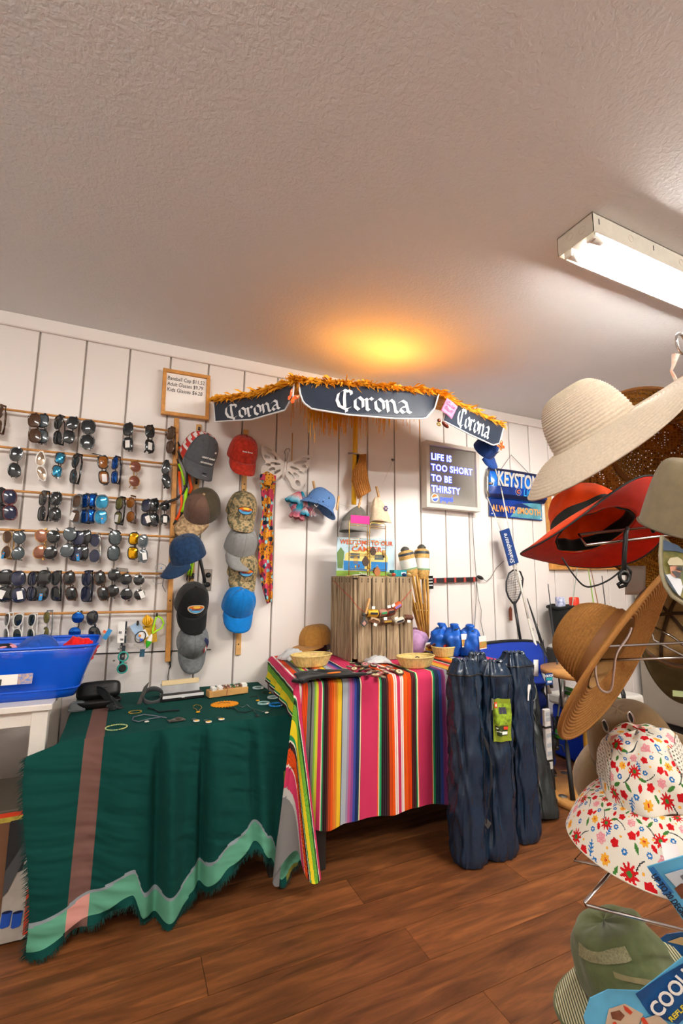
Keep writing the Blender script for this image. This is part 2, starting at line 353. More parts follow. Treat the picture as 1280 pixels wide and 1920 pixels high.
# upper lens px, lower lens px, shape, frame, lens, extras (t tag, o open temple)
SG = [
 [(-2,772,-4,800,'std','b','b',''),(64,788,65,817,'std','b','b','o'),(80,789,79,818,'std','k','g',''),(109,791,108,821,'cat','k','k','o'),(136,793,129,819,'std','k','k','o'),(166,800,164,829,'big','k','k',''),(240,804,240,833,'std','k','k','t'),(281,808,281,837,'std','k','k','t'),(319,811,319,840,'std','b','b','')],
 [(30,852,27,881,'cat','k','k',''),(76,860,78,888,'sport','w','S',''),(113,859,107,884,'std','b','C','o'),(142,864,137,893,'cat','k','k',''),(193,866,195,896,'std','k','a','to'),(215,868,215,895,'std','n','B',''),(254,874,252,903,'round','g','P',''),(311,875,312,903,'sport','k','k','')],
 [(-1,929,0,960,'big','k','k',''),(18,932,19,961,'big','r','n',''),(80,934,78,963,'big','k','k',''),(105,935,103,964,'std','k','k',''),(144,940,142,968,'std','c','b','t'),(159,939,158,968,'std','n','B',''),(174,938,171,967,'std','n','B',''),(191,941,189,969,'big','c','C','T'),(224,944,221,971,'std','k','G','t'),(244,942,245,969,'round','b','a',''),(274,948,273,974,'std','k','n','t'),(289,947,289,974,'std','k','k',''),(309,949,309,973,'round','k','k','t')],
 [(15,1007,13,1035,'aviator','g','b','T'),(38,1008,36,1037,'aviator','k','g',''),(80,1005,77,1035,'aviator','g','R',''),(102,1007,97,1036,'aviator','k','k','o'),(133,1002,128,1032,'aviator','k','g',''),(146,1009,142,1038,'big','k','n','T'),(160,1007,155,1037,'std','k','k',''),(179,1013,179,1042,'aviator','s','n',''),(216,1008,213,1037,'big','k','g','o'),(251,1010,249,1037,'std','k','Y',''),(268,1015,268,1042,'std','c','g','t')],
 [(11,1083,10,1114,'big','k','k','t'),(34,1085,35,1115,'big','k','n','t'),(60,1085,58,1113,'big','k','n',''),(83,1083,77,1112,'big','k','k','To'),(104,1084,104,1113,'cat','k','k',''),(130,1084,134,1113,'std','b','k',''),(162,1084,161,1114,'big','n','n',''),(187,1084,194,1113,'std','b','k',''),(214,1078,211,1108,'round','k','k',''),(236,1086,237,1114,'round','k','k',''),(260,1088,261,1115,'round','s','k','t')],
 [(12,1162,12,1190,'cat','w','T',''),(34,1163,32,1190,'cat','w','T',''),(59,1163,57,1190,'cat','w','T',''),(87,1158,86,1186,'oval','c','G','t'),(146,1158,140,1186,'round','k','B',''),(173,1159,177,1187,'cat','n','k','')]]
TAGM = M('tag_white', '#f1f0ec', rough=.5); TAGB = M('tag_blue_print', '#2f8fd0', rough=.5); TAGO = M('tag_orange_print', '#f08a1f', rough=.5)
random.seed(3)
for ri, rowl in enumerate(SG):
    for gi, (ux, uy, lx, ly, kind, fr, ln, ex) in enumerate(rowl):
        yy = -.066 - .012*(gi % 3 == 1)
        A = onY(ux, uy, yy); B = onY(lx, ly, yy); c = (A+B)/2; d = B-A; tilt = math.atan2(d.x, -d.z)
        frm, L2, T2, To = glasses_meshes(kind, fr, ln)
        lab = ('%s sunglasses with %s lenses, %s from the left on the %s' % (FNAME[fr], LNAME[ln], ORD[gi], RODN[ri]))
        r = thing('sunglasses', lab, 'sunglasses', c, (0, 0, 0), 'sunglasses hanging on the wall rack')
        r.rotation_euler = (random.uniform(-.06, .06), PI/2 - tilt, random.uniform(-.12, .3)); r.rotation_mode = 'XYZ'
        r.rotation_euler = (Matrix.Rotation(random.choice((random.uniform(-.95, -.4), random.uniform(.1, .6), random.uniform(-.2, .2))), 3, 'Z') @ Matrix.Rotation(PI/2 - tilt, 3, 'Y')).to_euler()
        sc = min(1.12, max(.9, d.length/.067)); r.scale = (sc,)*3
        fo = bpy.data.objects.new('frame', frm); COL.objects.link(fo); fo.parent = r
        for me in L2: o = bpy.data.objects.new('lens', me); COL.objects.link(o); o.parent = r
        for k, me in enumerate(T2):
            if k == 0 and 'o' in ex: me = To
            o = bpy.data.objects.new('temple', me); COL.objects.link(o); o.parent = r
        if 't' in ex: MB().box((.036, -.0055, 0), (.034, .0008, .020)).build('price_tag', TAGM, r, rot=(0, random.uniform(-.4, .4), 0))
        if 'T' in ex:
            tg = MB().box((.05, -.006, 0), (.03, .0008, .012)).build('price_tag', TAGB, r, rot=(0, random.uniform(-.3, .3), 0))
            MB().prism([(.04, -.004), (.048, 0), (.04, .004)], -.0075, -.0066).build('print', TAGO, tg)
# clear children's pair with wire at the end of the fifth rod
cg = M('clear_plastic', '#dfe6ea', rough=.1, trans=.7, ior=1.4)
p = onY(299, 1076, -.07); r = thing('sunglasses', 'clear rimless glasses hanging by a wire at the right end of the fifth rod', 'glasses', p)
m = MB()
for s in (-1, 1): m.tube([(x+.012*s*.2, 0, z+s*.03) for x, z in outline('oval', 16)], .0016, 6, closed=True)
m.build('frame', cg, r); MB().tube([(0, 0, .0), (.02, .01, -.02), (.018, .01, -.06), (.035, .01, -.09)], .0018, 6).build('temple', FRAMES['c'], r)
MB().box((.006, -.004, .028), (.006, .003, .006)).build('nose_pad', TAGB, r)
# thin black cable tacked along the wall under the rack
a, b = onY(150, 1227, -.004), onY(395, 1218, -.004)
o = MB().tube([a, lerp(a, b, .5), b], .0028, 6).build('wall_cable', M('cable_black', '#1c1b1b', rough=.5)); tag(o, 'thin black cable running level along the white wall below the sunglasses rack', 'cable')
# ------------------------------------------------------------------ things clipped to the bottom dowel
def clipm(): return M('clip_black', '#232323', rough=.35)
z6 = RODS[5]
def hang(px, py, y=-.062): return onY(px, py, y)
p = hang(234, 1165); r = thing('eyewear_chain', 'bundle of silver clasps and teal round pendant glasses hanging from the bottom rod', 'eyewear', p)
m = MB()
sil = M('clasp_silver', '#9aa0a2', rough=.25, metal=1)
for k in range(16): m.box((random.uniform(-.014, .014), random.uniform(-.01, .004), -.03-.011*k), (random.uniform(.008, .018), .006, random.uniform(.006, .012)), T=Matrix.Rotation(random.uniform(-.15, .15), 4, 'Y'))
m.build('clasps', sil, r); MB().box((0, .004, -.10), (.022, .008, .20)).build('strap', M('strap_dark_navy', '#1e2a35', rough=.6), r, bevel=.002)
MB().box((-.012, .0, -.05), (.03, .002, .1)).build('card', TAGM, r)
tm = FRAMES['t']
q = MB()
for k in (0, 1): q.tube([(.021*math.cos(2*PI*i/18)+.004, -.008, -.218+.0+k*.055+.021*math.sin(2*PI*i/18)) for i in range(18)], .0038, 6, closed=True)
q.box((.004, -.008, -.19), (.01, .004, .012)); q.build('pendant_frame', tm, r)
q = MB().prism([(.019*math.cos(2*PI*i/18)+.004, -.218+.019*math.sin(2*PI*i/18)) for i in range(18)], -.009, -.007).build('pendant_lens', LENSES['T'], r)
MB().box((-.035, .0, -.085), (.02, .001, .05), T=Matrix.Rotation(.5, 4, 'Y')).build('blue_tag', TAGB, r)
MB().box((-.052, -.001, -.08), (.014, .001, .012), T=Matrix.Rotation(.5, 4, 'Y')).build('orange_tag', M('tag_vermilion', '#e8622a', rough=.5), r)
p = hang(258, 1180); r = thing('keychain_card', 'blue and white card with black loop clipped to the bottom rod', 'card', p)
MB().box((0, 0, -.005), (.045, .002, .075)).build('card', M('card_pale_blue', '#a9c6e4', rough=.5), r, rot=(0, -.6, 0))
MB().box((.012, -.003, -.035), (.036, .002, .04)).build('label', TAGM, r, rot=(0, -.5, 0)); MB().box((.02, -.005, -.05), (.012, .001, .012)).build('print', M('print_blue', '#3a63d8'), r); MB().box((.012, -.005, -.03), (.01, .001, .01)).build('print', TAGO, r)
MB().torus((0, 0, 0), .022, .0022, 18, 6, rz=.028).build('loop', clipm(), r, (.014, -.008, -.035), (PI/2, .5, 0)); MB().box((-.002, -.002, .03), (.01, .012, .022)).build('clip', clipm(), r, bevel=.002)
p = hang(277, 1168); r = thing('yellow_packet', 'yellow rope bundle on a yellow printed card hanging from the bottom rod', 'packet', p, (0, -.15, 0))
yel = M('rope_yellow', '#f0b31c', rough=.5)
m = MB()
for k in range(5): m.torus((0, 0, 0), .020+.002*(k % 2), .005, 16, 6, T=Matrix.Translation((.0, -.006-.002*k, .008+.002*k)) @ Matrix.Rotation(PI/2+.25*(k-2), 4, 'X') @ Matrix.Rotation(.5*k, 4, 'Y'))
m.build('rope', yel, r)
MB().box((.006, 0, -.055), (.058, .003, .085)).build('card', M('card_mustard', '#c79a1e', rough=.5, var=.3, vscale=60), r)
p = hang(293, 1155); r = thing('float_keychain', 'lime green cord loop with white and green float hanging from the bottom rod', 'keychain', p)
lime = M('cord_lime', '#aef21c', rough=.45)
MB().tube([(.004, 0, 0), (.026, -.002, -.012), (.036, -.004, -.035), (.028, -.004, -.058), (.0, -.004, -.075), (-.014, -.004, -.085), (-.012, -.004, -.06), (-.004, -.003, -.02), (.002, 0, -.002)], .0042, 8).build('cord', lime, r)
T = Matrix.Translation((-.016, -.004, -.085)) @ Matrix.Rotation(.28, 4, 'Y')
MB().lathe([(.003, 0), (.008, -.012), (.013, -.034)], 14, T).build('float_top', TAGM, r); MB().lathe([(.013, -.034), (.013, -.04), (.009, -.055), (.003, -.068), (.0005, -.069)], 14, T).build('float_tip', M('float_green', '#3fc52a', rough=.4), r)
MB().box((-.05, -.004, -.175), (.022, .002, .036), T=Matrix.Translation((0,0,0))).build('tag', M('tag_dark_teal', '#27536a', rough=.4, var=.4, vscale=80), r, rot=(0, .02, 0)); MB().tube([(-.037, -.004, -.153), (-.045, -.004, -.162)], .001, 5).build('link', sil, r)
MB().box((.002, 0, .006), (.008, .014, .018)).build('clip', clipm(), r, bevel=.002)
# black lanyard below the upright
p = onY(320, 1222, -.01); r = thing('lanyard', 'thin black lanyard dangling against the wall below the rack upright', 'lanyard', p)
MB().tube([(0, 0, 0), (-.003, -.003, -.04), (.002, -.003, -.07), (-.004, -.004, -.085)], [.0055, .005, .004, .002], 6).build('strap', M('strap_black', '#1b1b1d', rough=.7), r)
MB().tube([(-.004, -.004, -.085), (-.007, -.004, -.12), (-.005, -.004, -.14), (.004, -.004, -.165)], .0022, 6).build('cord', M('cord_brown', '#4a4034', rough=.7), r); MB().ball((-.006, -.004, -.142), .005).build('bead', clipm(), r)
# ------------------------------------------------------------------ framed price board
def wallquad(tl, tr, br, bl, y):
    P = [onY(*q, y) for q in (tl, tr, br, bl)]; c = sum(P, Vector())/4; u = ((P[1]-P[0])+(P[2]-P[3]))/2; v = ((P[0]-P[3])+(P[1]-P[2]))/2
    return c, u.length, v.length, -math.atan2(u.z, u.x)
c, W, H, an = wallquad((308, 691), (396, 706), (389, 788), (299, 776), -.03)
pb = thing('price_board', 'oak framed whiteboard with hand written prices for caps and glasses', 'sign', c, (0, an, 0))
def picture_frame(r, W, H, fw, dp, fm, y=0.):
    for (cx, cz, w_, h_) in ((0, H/2-fw/2, W, fw), (0, -H/2+fw/2, W, fw)): MB().box((cx, y, cz), (w_, dp, h_)).build('frame_rail', fm, r, bevel=.0015)
    for s in (-1, 1): MB().box((s*(W/2-fw/2), y, 0), (fw, dp, H-2*fw)).build('frame_rail', fm, r, bevel=.0015)
picture_frame(pb, W, H, .019, .02, OAK)
MB().box((0, .004, 0), (W-.03, .004, H-.03)).build('panel', M('whiteboard', '#f6f1ec', rough=.3), pb)
ink = M('ink_black', '#1d1a1c', rough=.6)
for k, s in enumerate(('Baseball Cap $11.52', 'Adult Glasses $9.79', 'Kids Glasses $6.28')):
    text(s, .030, ink, pb, (-W/2+.024, .0015, H/2-.048-.032*k), rot=(PI/2, 0, 0), align='LEFT', fit=(W-.055)*(1, .97, .95)[k], shear=.1)
# ------------------------------------------------------------------ cap strips
def strip(top, bot, label, w=.028):
    a, b = onY(*top, -.008), onY(*bot, -.008); r = thing('hat_strip', label, 'hanging strip', (a+b)/2)
    seg_box(MB(), a-(a+b)/2, b-(a+b)/2, w, .012).build('strip', PINE, r, bevel=.0015); return r, a, b
def clips(r, pts, hw):
    c = r.location
    for (x, y) in pts:
        q = onY(x, y, -.02)-c
        k = MB().box(q, (.011, .016, .03)).build('clip', hw, r, bevel=.002); MB().cyl(q+Vector((0, -.009, .004)), q+Vector((0, -.012, .004)), .004, 8).build('clip_pin', sil, k)
sA, a_, b_ = strip((373, 796), (358, 1092), 'narrow pine strip behind the striped trucker cap with clips')
clips(sA, [(373, 806), (368, 903), (362, 1080)], clipm())
sB, a_, b_ = strip((461, 806), (446, 1228), 'long pine strip holding the column of caps with the red one on top')
clips(sB, [(461, 820), (457, 925)], clipm())
for (x, y) in ((458, 908), (457, 918), (447, 1208)):
    q = onY(x, y, -.014)-sB.location; MB().cyl(q, q+Vector((0, -.002, 0)), .004, 8).build('screw', M('screw_dark'), sB)
# ------------------------------------------------------------------ baseball caps
CW, CD, CH = .083, .094, .125
def crown_pt(u, v, o=0., high=1.):
    """u: angle fraction (0 = front, counter clockwise), v: 0 rim .. 1 apex"""
    a = 2*PI*u; t = PI/2*v
    r = math.cos(t)**.62 if v < 1 else 0
    z = CH*math.sin(t)**.9*(1+.0*high)
    fr = max(0, math.cos(a)); r *= 1+.03*fr*math.sin(t)
    x = (CW+o)*r*math.sin(a); y = -(CD+o)*r*math.cos(a)
    return Vector((x, y, z+o*math.sin(t)))
def brim_pt(s, t, L=.074, drop=.5, arch=4.5):
    a = s*1.12; bx, by = CW*math.sin(a), -CD*math.cos(a)
    l = L*max(0, 1-abs(s)**2.8)**.55*t
    x = bx*(1-.02*t); y = by - l
    return Vector((x, y, -l*drop - arch*x*x*t*(.3+.7*t)*(1 if t > 0 else 0)+.0))
def patch_on(parent, name, u0, v0, du, dv, o, mats, n=18, half=None):
    """flat sewn or printed oval following the crown"""
    m = MB()
    pts = [crown_pt(u0, v0, o)]
    ring = []
    for i in range(n):
        t = 2*PI*i/n; ring.append(crown_pt(u0+du*math.cos(t), v0+dv*(math.sin(t) if not (half and math.sin(t) > 0) else -math.sin(t)*.1), o))
    m.add(pts+ring, [(0, 1+i, 1+(i+1) % n) for i in range(n)]); return m.build(name, mats, parent)
def cap(label, px, py, wpx, mats, phi=40, roll=0, yaw=0, y=-.10, drop=.5, arch=4.5, stripes=None, name='baseball_cap', L=.074, loc=None, group=None, squash=1., fold=0.):
    """mats: front, back, brim"""
    c = onY(px, py, y) if loc is None else Vector(loc)
    mpp = (c-CAMLOC).dot(CF)/FPX; sc = wpx*mpp/(2*CW)
    R = Matrix.Rotation(math.radians(yaw), 3, 'Z') @ Matrix.Rotation(math.radians(roll), 3, 'Y') @ Matrix.Rotation(math.radians(phi), 3, 'X')
    r = thing(name, label, 'cap', c - R @ Vector((0, -.03, .03))*sc, R, group); r.scale = (sc, sc*squash, sc)
    def cp(u, v):
        p = crown_pt(u, v)
        if fold: p += Vector((fold*.006*math.sin(u*2*PI*11)*(1-v)*v*4*.7, -fold*.006*abs(math.sin(u*2*PI*9))*v*(1-v)*4, -fold*.012*fbm(u*8, v*3)))
        return p
    MB().grid(lambda u, v: cp((u-.5)*.36, v), 18, 14).build('front_panel', mats[0], r)
    bk = MB().grid(lambda u, v: cp(.18+u*.64, v*(1) if True else v), 32, 14, colf=stripes)
    bk.build('back_panel', mats[1], r)
    MB().grid(lambda u, v: brim_pt(u*2-1, v, L, drop, arch), 24, 6).build('brim', mats[2], r, solid=.0035)
    MB().ball((0, 0, CH), (.007, .007, .004), 10, 6).build('button', mats[2], r)
    sm = M('stitch_'+mats[0].name, [x*.55 for x in mats[0].node_tree.nodes['Principled BSDF'].inputs['Base Color'].default_value[:3]], rough=.9)
    m = MB()
    for k in range(6): m.tube([cp(k/6, v/12)+Vector((0, 0, .0003)) for v in range(12)], .0008, 4)
    m.build('seams', sm, r)
    for k in (-1, 1): MB().torus((0, 0, 0), .0035, .0009, 10, 4).build('eyelet', sm, r, crown_pt(k*.09, .62, .001), (-PI/2+.9, 0, k*.5))
    return r
def oval_patch(r, edge):
    patch_on(r, 'patch_border', 0, .27, .085, .13, .0016, edge); p = patch_on(r, 'patch', 0, .27, .075, .108, .0026, M('patch_orange', '#ee7d1c', rough=.8))
    patch_on(r, 'patch_water', 0, .27, .073, .105, .0034, M('patch_blue', '#4fa3d2', rough=.8), half=True)
    patch_on(r, 'patch_sun', 0, .33, .035, .04, .0036, M('patch_yellow', '#f6cf4a', rough=.8))
    me = textmesh('OUTPOST', .0105, bold=.0004, ext=.0003); o = bpy.data.objects.new('patch_lettering', me); me.materials.clear(); me.materials.append(M('patch_red', '#b8331a', rough=.8)); COL.objects.link(o); o.parent = r
    q = crown_pt(0, .27, .0055); o.location = q; o.rotation_euler = (PI/2-.2, 0, 0); o.scale = (1.05, 1.2, 1)
charc = cloth_m('cap_charcoal', '#55585d'); red = cloth_m('cap_red', '#b5301f', var=.3); navy = cloth_m('cap_navy', '#1f3a5c', var=.35); blk = cloth_m('cap_black', '#141415'); lg = cloth_m('cap_light_grey', '#8f9090', var=.08)
hth = cloth_m('cap_heather', '#74797c', var=.25); blu = cloth_m('cap_bright_blue', '#0a78c8', var=.1); brn = cloth_m('cap_brown', '#6d5347'); tanp = M('cap_scaled_tan', '#b59a76', rough=.8, var=.5, vscale=70, vcol='#7a5f42')
def camo():
    m = M('cap_camo', '#8a7d62', rough=.9, spec=.15); N, L, b = nodes_of(m); tc = N.new('ShaderNodeTexCoord')
    sn = N.new('ShaderNodeVectorMath'); sn.operation = 'SNAP'; sn.inputs[1].default_value = (.003, .003, .003); L.new(tc.outputs['Object'], sn.inputs[0])
    n = N.new('ShaderNodeTexNoise'); n.inputs['Scale'].default_value = 42; n.inputs['Detail'].default_value = 3; L.new(sn.outputs[0], n.inputs['Vector'])
    r = N.new('ShaderNodeValToRGB'); r.color_ramp.interpolation = 'CONSTANT'; e = r.color_ramp.elements
    e[0].color = (*lin('#5f5c49'), 1); e[1].position = .43; e[1].color = (*lin('#7b7458'), 1)
    for p, c in ((.5, '#b39a72'), (.6, '#8b8163'), (.66, '#646252')): k = e.new(p); k.color = (*lin(c), 1)
    L.new(n.outputs['Fac'], r.inputs[0]); L.new(r.outputs[0], b.inputs['Base Color']); return m
cmo = camo()
def flag(u, v):
    k = int(v*9+u*3) % 2
    return lin('#c23a34') if k else lin('#e9e2e0')
fb = attr_m('cap_flag_mesh', rough=.8, bump=.5, bscale=900)
r = cap('charcoal trucker cap with red and white flag striped mesh back', 377, 852, 66, (charc, fb, charc), phi=38, roll=6, yaw=18, stripes=flag)
MB().box((0, 0, 0), (.02, .0008, .022)).build('brim_sticker', M('sticker_black', '#141414', rough=.3), r, (.004, -.135, -.0165), (1.05, 0, 0)); MB().box((0, 0, 0), (.019, .0008, .007)).build('brim_sticker', TAGM, r, (.004, -.149, -.0238), (1.05, 0, 0))
MB().box((0, 0, 0), (.006, .0005, .005)).build('sticker_print', M('sticker_red', '#d8342a'), r, (.004, -.1365, -.0150), (1.05, 0, 0))
for k, s in enumerate(('GREAT FUND', 'ADVENTURE')): text(s, .011, TAGM, r, crown_pt(.02, .2-.12*k, .004)+Vector((0, -.001, 0)), rot=(PI/2-.1, 0, .1), bold=.0003, shear=.2)
MB().box((0, 0, 0), (.011, .001, .008)).build('logo_patch', TAGM, r, crown_pt(.09, .36, .003), (-.3, 0, .5))
r = cap('brick red washed cap at the top of the long strip', 457, 852, 56, (red, red, red), phi=36, roll=2, yaw=4)
text('Sandy Shores', .0105, TAGM, r, crown_pt(0, .33, .004), rot=(PI/2-.25, 0, 0), bold=.0003)
r = cap('brown cap with scaly tan brim tilted below the striped trucker cap', 372, 957, 64, (brn, cloth_m('cap_dark_olive', '#4d4535'), tanp), phi=52, roll=32, yaw=-28)
r = cap('navy washed denim cap hanging sideways over the rack upright', 342, 1040, 60, (navy, navy, navy), phi=28, roll=14, yaw=-62, y=-.11)
MB().box((-.085, .0, .02), (.003, .012, .02)).build('strap', M('strap_dark_navy'), r)
r = cap('black trucker cap with an orange and blue oval patch on front', 362, 1135, 62, (blk, cloth_m('cap_black_mesh', '#222222', bump=.8), blk), phi=38, roll=0, yaw=8); oval_patch(r, M('patch_cream', '#e8dcc0', rough=.8))
r = cap('grey heather cap with a flag print along the side, lowest of its column', 362, 1210, 58, (hth, hth, hth), phi=68, roll=-2, yaw=0, y=-.085, drop=.35)
def side_print(r, name, u0, u1, v0, v1, mat, o=.0025):
    MB().grid(lambda a, b: crown_pt(lerp(u0, u1, a), lerp(v0, v1, b), o), 6, 6).build(name, mat, r)
side_print(r, 'flag_print', .16, .21, .12, .7, M('print_navy', '#26305c', rough=.8)); side_print(r, 'flag_stripe', .10, .155, .1, .42, M('print_flag_red', '#b33638', rough=.8), .003); side_print(r, 'flag_stripe', .12, .14, .12, .42, TAGM, .0036)
r = cap('camouflage cap with oval patch hanging above the light grey cap', 455, 958, 57, (cmo, cmo, cmo), phi=34, roll=4, yaw=4, squash=.9); oval_patch(r, M('patch_black', '#15161a', rough=.8))
r = cap('plain light grey cap between the two camouflage caps', 453, 1026, 60, (lg, lg, lg), phi=36, roll=4, yaw=3, y=-.085, squash=.9, fold=.6)
r = cap('camouflage cap with oval patch directly above the bright blue cap', 457, 1073, 57, (cmo, cmo, cmo), phi=34, roll=3, yaw=2, y=-.07, squash=.85); oval_patch(r, M('patch_black'))
r = cap('bright blue cap with pleated crown at the bottom of the strip', 449, 1138, 62, (blu, blu, blu), phi=40, roll=2, yaw=0, y=-.07, squash=.85, fold=1.)
# ------------------------------------------------------------------ neon eyewear cords
def cord_bundle(name, label, px, mat, r, y, ends=None):
    P = [onY(x, yy, y-.01*math.sin(i)) for i, (x, yy) in enumerate(px)]; c = P[0].copy()
    t = thing(name, label, 'eyewear strap', c); MB().tube([p-c for p in P], r, 8).build('cord', mat, t)
    for e in (0, -1):
        d = (P[e]-P[1 if e == 0 else -2]).normalized(); MB().tube([P[e]-c, P[e]-c+d*.03], [r*.9, r*.35], 8).build('tip', M('tip_black', '#1d1d1e', rough=.5), t)
    return t
neo = M('cord_orange', '#ff5a10', rough=.5)
cord_bundle('eyewear_strap', 'neon orange foam strap looping right of the rack upright', [(337, 838), (346, 862), (353, 890), (359, 915), (355, 926)], neo, .0085, -.05)
cord_bundle('eyewear_strap', 'second neon orange foam strap curving down behind the lime cord', [(336, 884), (338, 915), (341, 945), (336, 965), (330, 975)], neo, .0075, -.06)
cord_bundle('eyewear_strap', 'lime foam strap short piece beside the black strap', [(335, 870), (340, 882), (344, 897), (346, 910)], lime, .006, -.055)
cord_bundle('eyewear_strap', 'lime foam strap above the brown scaly brim cap', [(349, 915), (348, 935), (345, 950), (341, 960)], lime, .009, -.066)
cord_bundle('eyewear_strap', 'black foam strap curving through the neon cords', [(337, 855), (345, 872), (350, 885), (350, 905), (345, 922), (332, 935), (318, 940), (306, 945)], M('tip_black'), .0065, -.078)
for k in (0, 1): cord_bundle('eyewear_strap', ('left', 'right')[k]+' lime strap of the pair hanging below the brown cap', (((357, 985), (361, 1010), (362, 1030), (356, 1062), (352, 1078)), ((366, 985), (367, 1010), (366, 1030), (360, 1065), (357, 1080)))[k], lime, .0055, -.028)
cord_bundle('eyewear_strap', 'black ribbed strap hanging in front of the steel outlet plate', [(368, 1030), (374, 1045), (378, 1062), (382, 1080), (384, 1092)], M('tip_black'), .0085, -.045)
# steel outlet plate
c, W, H, an = wallquad((380, 1067), (397, 1067), (396, 1108), (379, 1107), -.004)
o = thing('wall_outlet', 'brushed steel outlet plate on the wall beside the black trucker cap', 'outlet', c, (0, an, 0))
MB().box((.0, 0, 0), (W, .007, H)).build('plate', M('steel_plate', '#8f8a84', rough=.35, metal=.9), o, bevel=.002)
for s in (-1, 1): MB().cyl((.004, -.003, s*.025), (.004, -.007, s*.025), .014, 14).build('socket', clipm(), o)
c, W, H, an = wallquad((218, 1064), (238, 1066), (237, 1092), (217, 1090), -.004)
o = thing('wall_outlet', 'grey metal wall plate half hidden behind sunglasses on the fifth rod', 'outlet', c, (0, an, 0))
MB().box((0, 0, 0), (W, .007, H)).build('plate', M('steel_plate'), o, bevel=.002)
for s in (-1, 1): MB().box((s*.009, -.005, 0), (.008, .004, .02)).build('switch', clipm(), o)
# ------------------------------------------------------------------ tables under the cloths
def table(label, x0, x1, y0, y1, z, mat, th=.03, leg=.045, apron=0, name='side_table', cat='table'):
    r = thing(name, label, cat, ((x0+x1)/2, (y0+y1)/2, 0)); w, d = x1-x0, y1-y0
    MB().box((0, 0, z-th/2), (w, d, th)).build('tabletop', mat, r, bevel=.003)
    for i in (-1, 1):
        for j in (-1, 1): MB().box((i*(w/2-leg/2-.012), j*(d/2-leg/2-.012), (z-th)/2), (leg, leg, z-th)).build('leg', mat, r, bevel=.002)
    if apron:
        for j in (-1, 1): MB().box((0, j*(d/2-.03), z-th-apron/2), (w-2*leg, .018, apron)).build('apron', mat, r)
        for i in (-1, 1): MB().box((i*(w/2-.03), 0, z-th-apron/2), (.018, d-2*leg, apron)).build('apron', mat, r)
    return r
darkt = M('table_dark', '#2a241f', rough=.6)
GT, ST = .61, .74
table('low table hidden under the dark green cloth', .32, 1.115, -.645, -.04, GT-.004, darkt)
table('table hidden under the striped serape blanket', 1.225, 2.30, -.685, -.04, ST-.004, darkt)
wht = M('white_paint', '#ece7df', rough=.45, var=.04, vscale=15)
table('small white painted table under the blue plastic tub', -.62, .262, -.585, -.12, .722, wht, th=.022, leg=.05, apron=.05)
# ------------------------------------------------------------------ green cloth
def smooth(a, b, x): t = max(0, min(1, (x-a)/(b-a))); return t*t*(3-2*t)
GREEN, MAUVE, SEA, LIL, PINKC, OLIVE = lin('#07413b'), lin('#6f5049'), lin('#5fa287'), lin('#8b959b'), lin('#d79a91'), lin('#7d7a35')
def hem(x):
    pts = [(.2, .03), (.30, .012), (.45, .055), (.56, .09), (.60, .01), (.70, .005), (.78, .06), (.88, .11), (.97, .16), (1.02, .10), (1.07, .008), (1.12, .06), (1.2, .2)]
    for (a, za), (b, zb) in zip(pts, pts[1:]):
        if a <= x <= b: return lerp(za, zb, smooth(a, b, x))
    return .1
GX0, GX1, GYF, GYB = .30, 1.145, -.66, -.035
def gfront(u, t):
    x = lerp(GX0, GX1, u); z1 = hem(x); z = lerp(GT+.003, z1, t)
    fold = .55*math.sin((x-.62)*2*PI/.165)+.4*math.sin((x-.3)*2*PI/.29+1)+.5*fbm(x*9, z*1.3)
    crease = -math.exp(-((x-.615-.02*t)/.020)**2)*1.6 - math.exp(-((x-.775)/.012)**2)*1.3 - math.exp(-((x-.95-.015*t)/.02)**2)*1.0 + math.exp(-((x-.655-.03*t)/.03)**2)*1.2 + math.exp(-((x-.82)/.03)**2)*.6
    out = .034*(1-math.exp(-t*7))*(.75+fold*.6+crease*.95) + .035*t
    wr = (.0045*fbm(x*7, (z+x*.3)*30)+.002*fbm(x*20, (z+x*.3)*70))*smooth(0, .1, t)
    xl = x - (1-smooth(0, .09, u))*(.09*smooth(0, .06, t)*(1-.75*smooth(.06, .9, t))) + .03*t*(u-.35)
    if t > .96: out += .015*(t-.96)/.04*math.sin(x*60)
    return Vector((xl, GYF - max(0, out) - wr, z))
def gtop(u, v):
    x = lerp(GX0, GX1, u); y = lerp(GYB, GYF, v)
    e = min(1, (1-v)*12); return Vector((x, y, GT+.003+.0035*(1+fbm(x*7, y*6))*e*e*(3-2*e)))
def gcolf(u, v, front=False):
    x = lerp(GX0, GX1, u)
    d = lerp(GT, hem(x), v)-hem(x) if front else 9
    xs = x
    mau = .375 < xs+.0 < .435
    if d < .085 and d > .02: return PINKC if mau else SEA
    if .085 <= d < .095: return LIL
    if front and x > 1.085 and x < 1.13 and v > .35: return OLIVE
    return MAUVE if mau else GREEN
gc = MB()
gc.grid(gtop, 130, 40, colf=lambda u, v: gcolf(u, v)); gc.grid(gfront, 200, 130, colf=lambda u, v: gcolf(u, v, True))
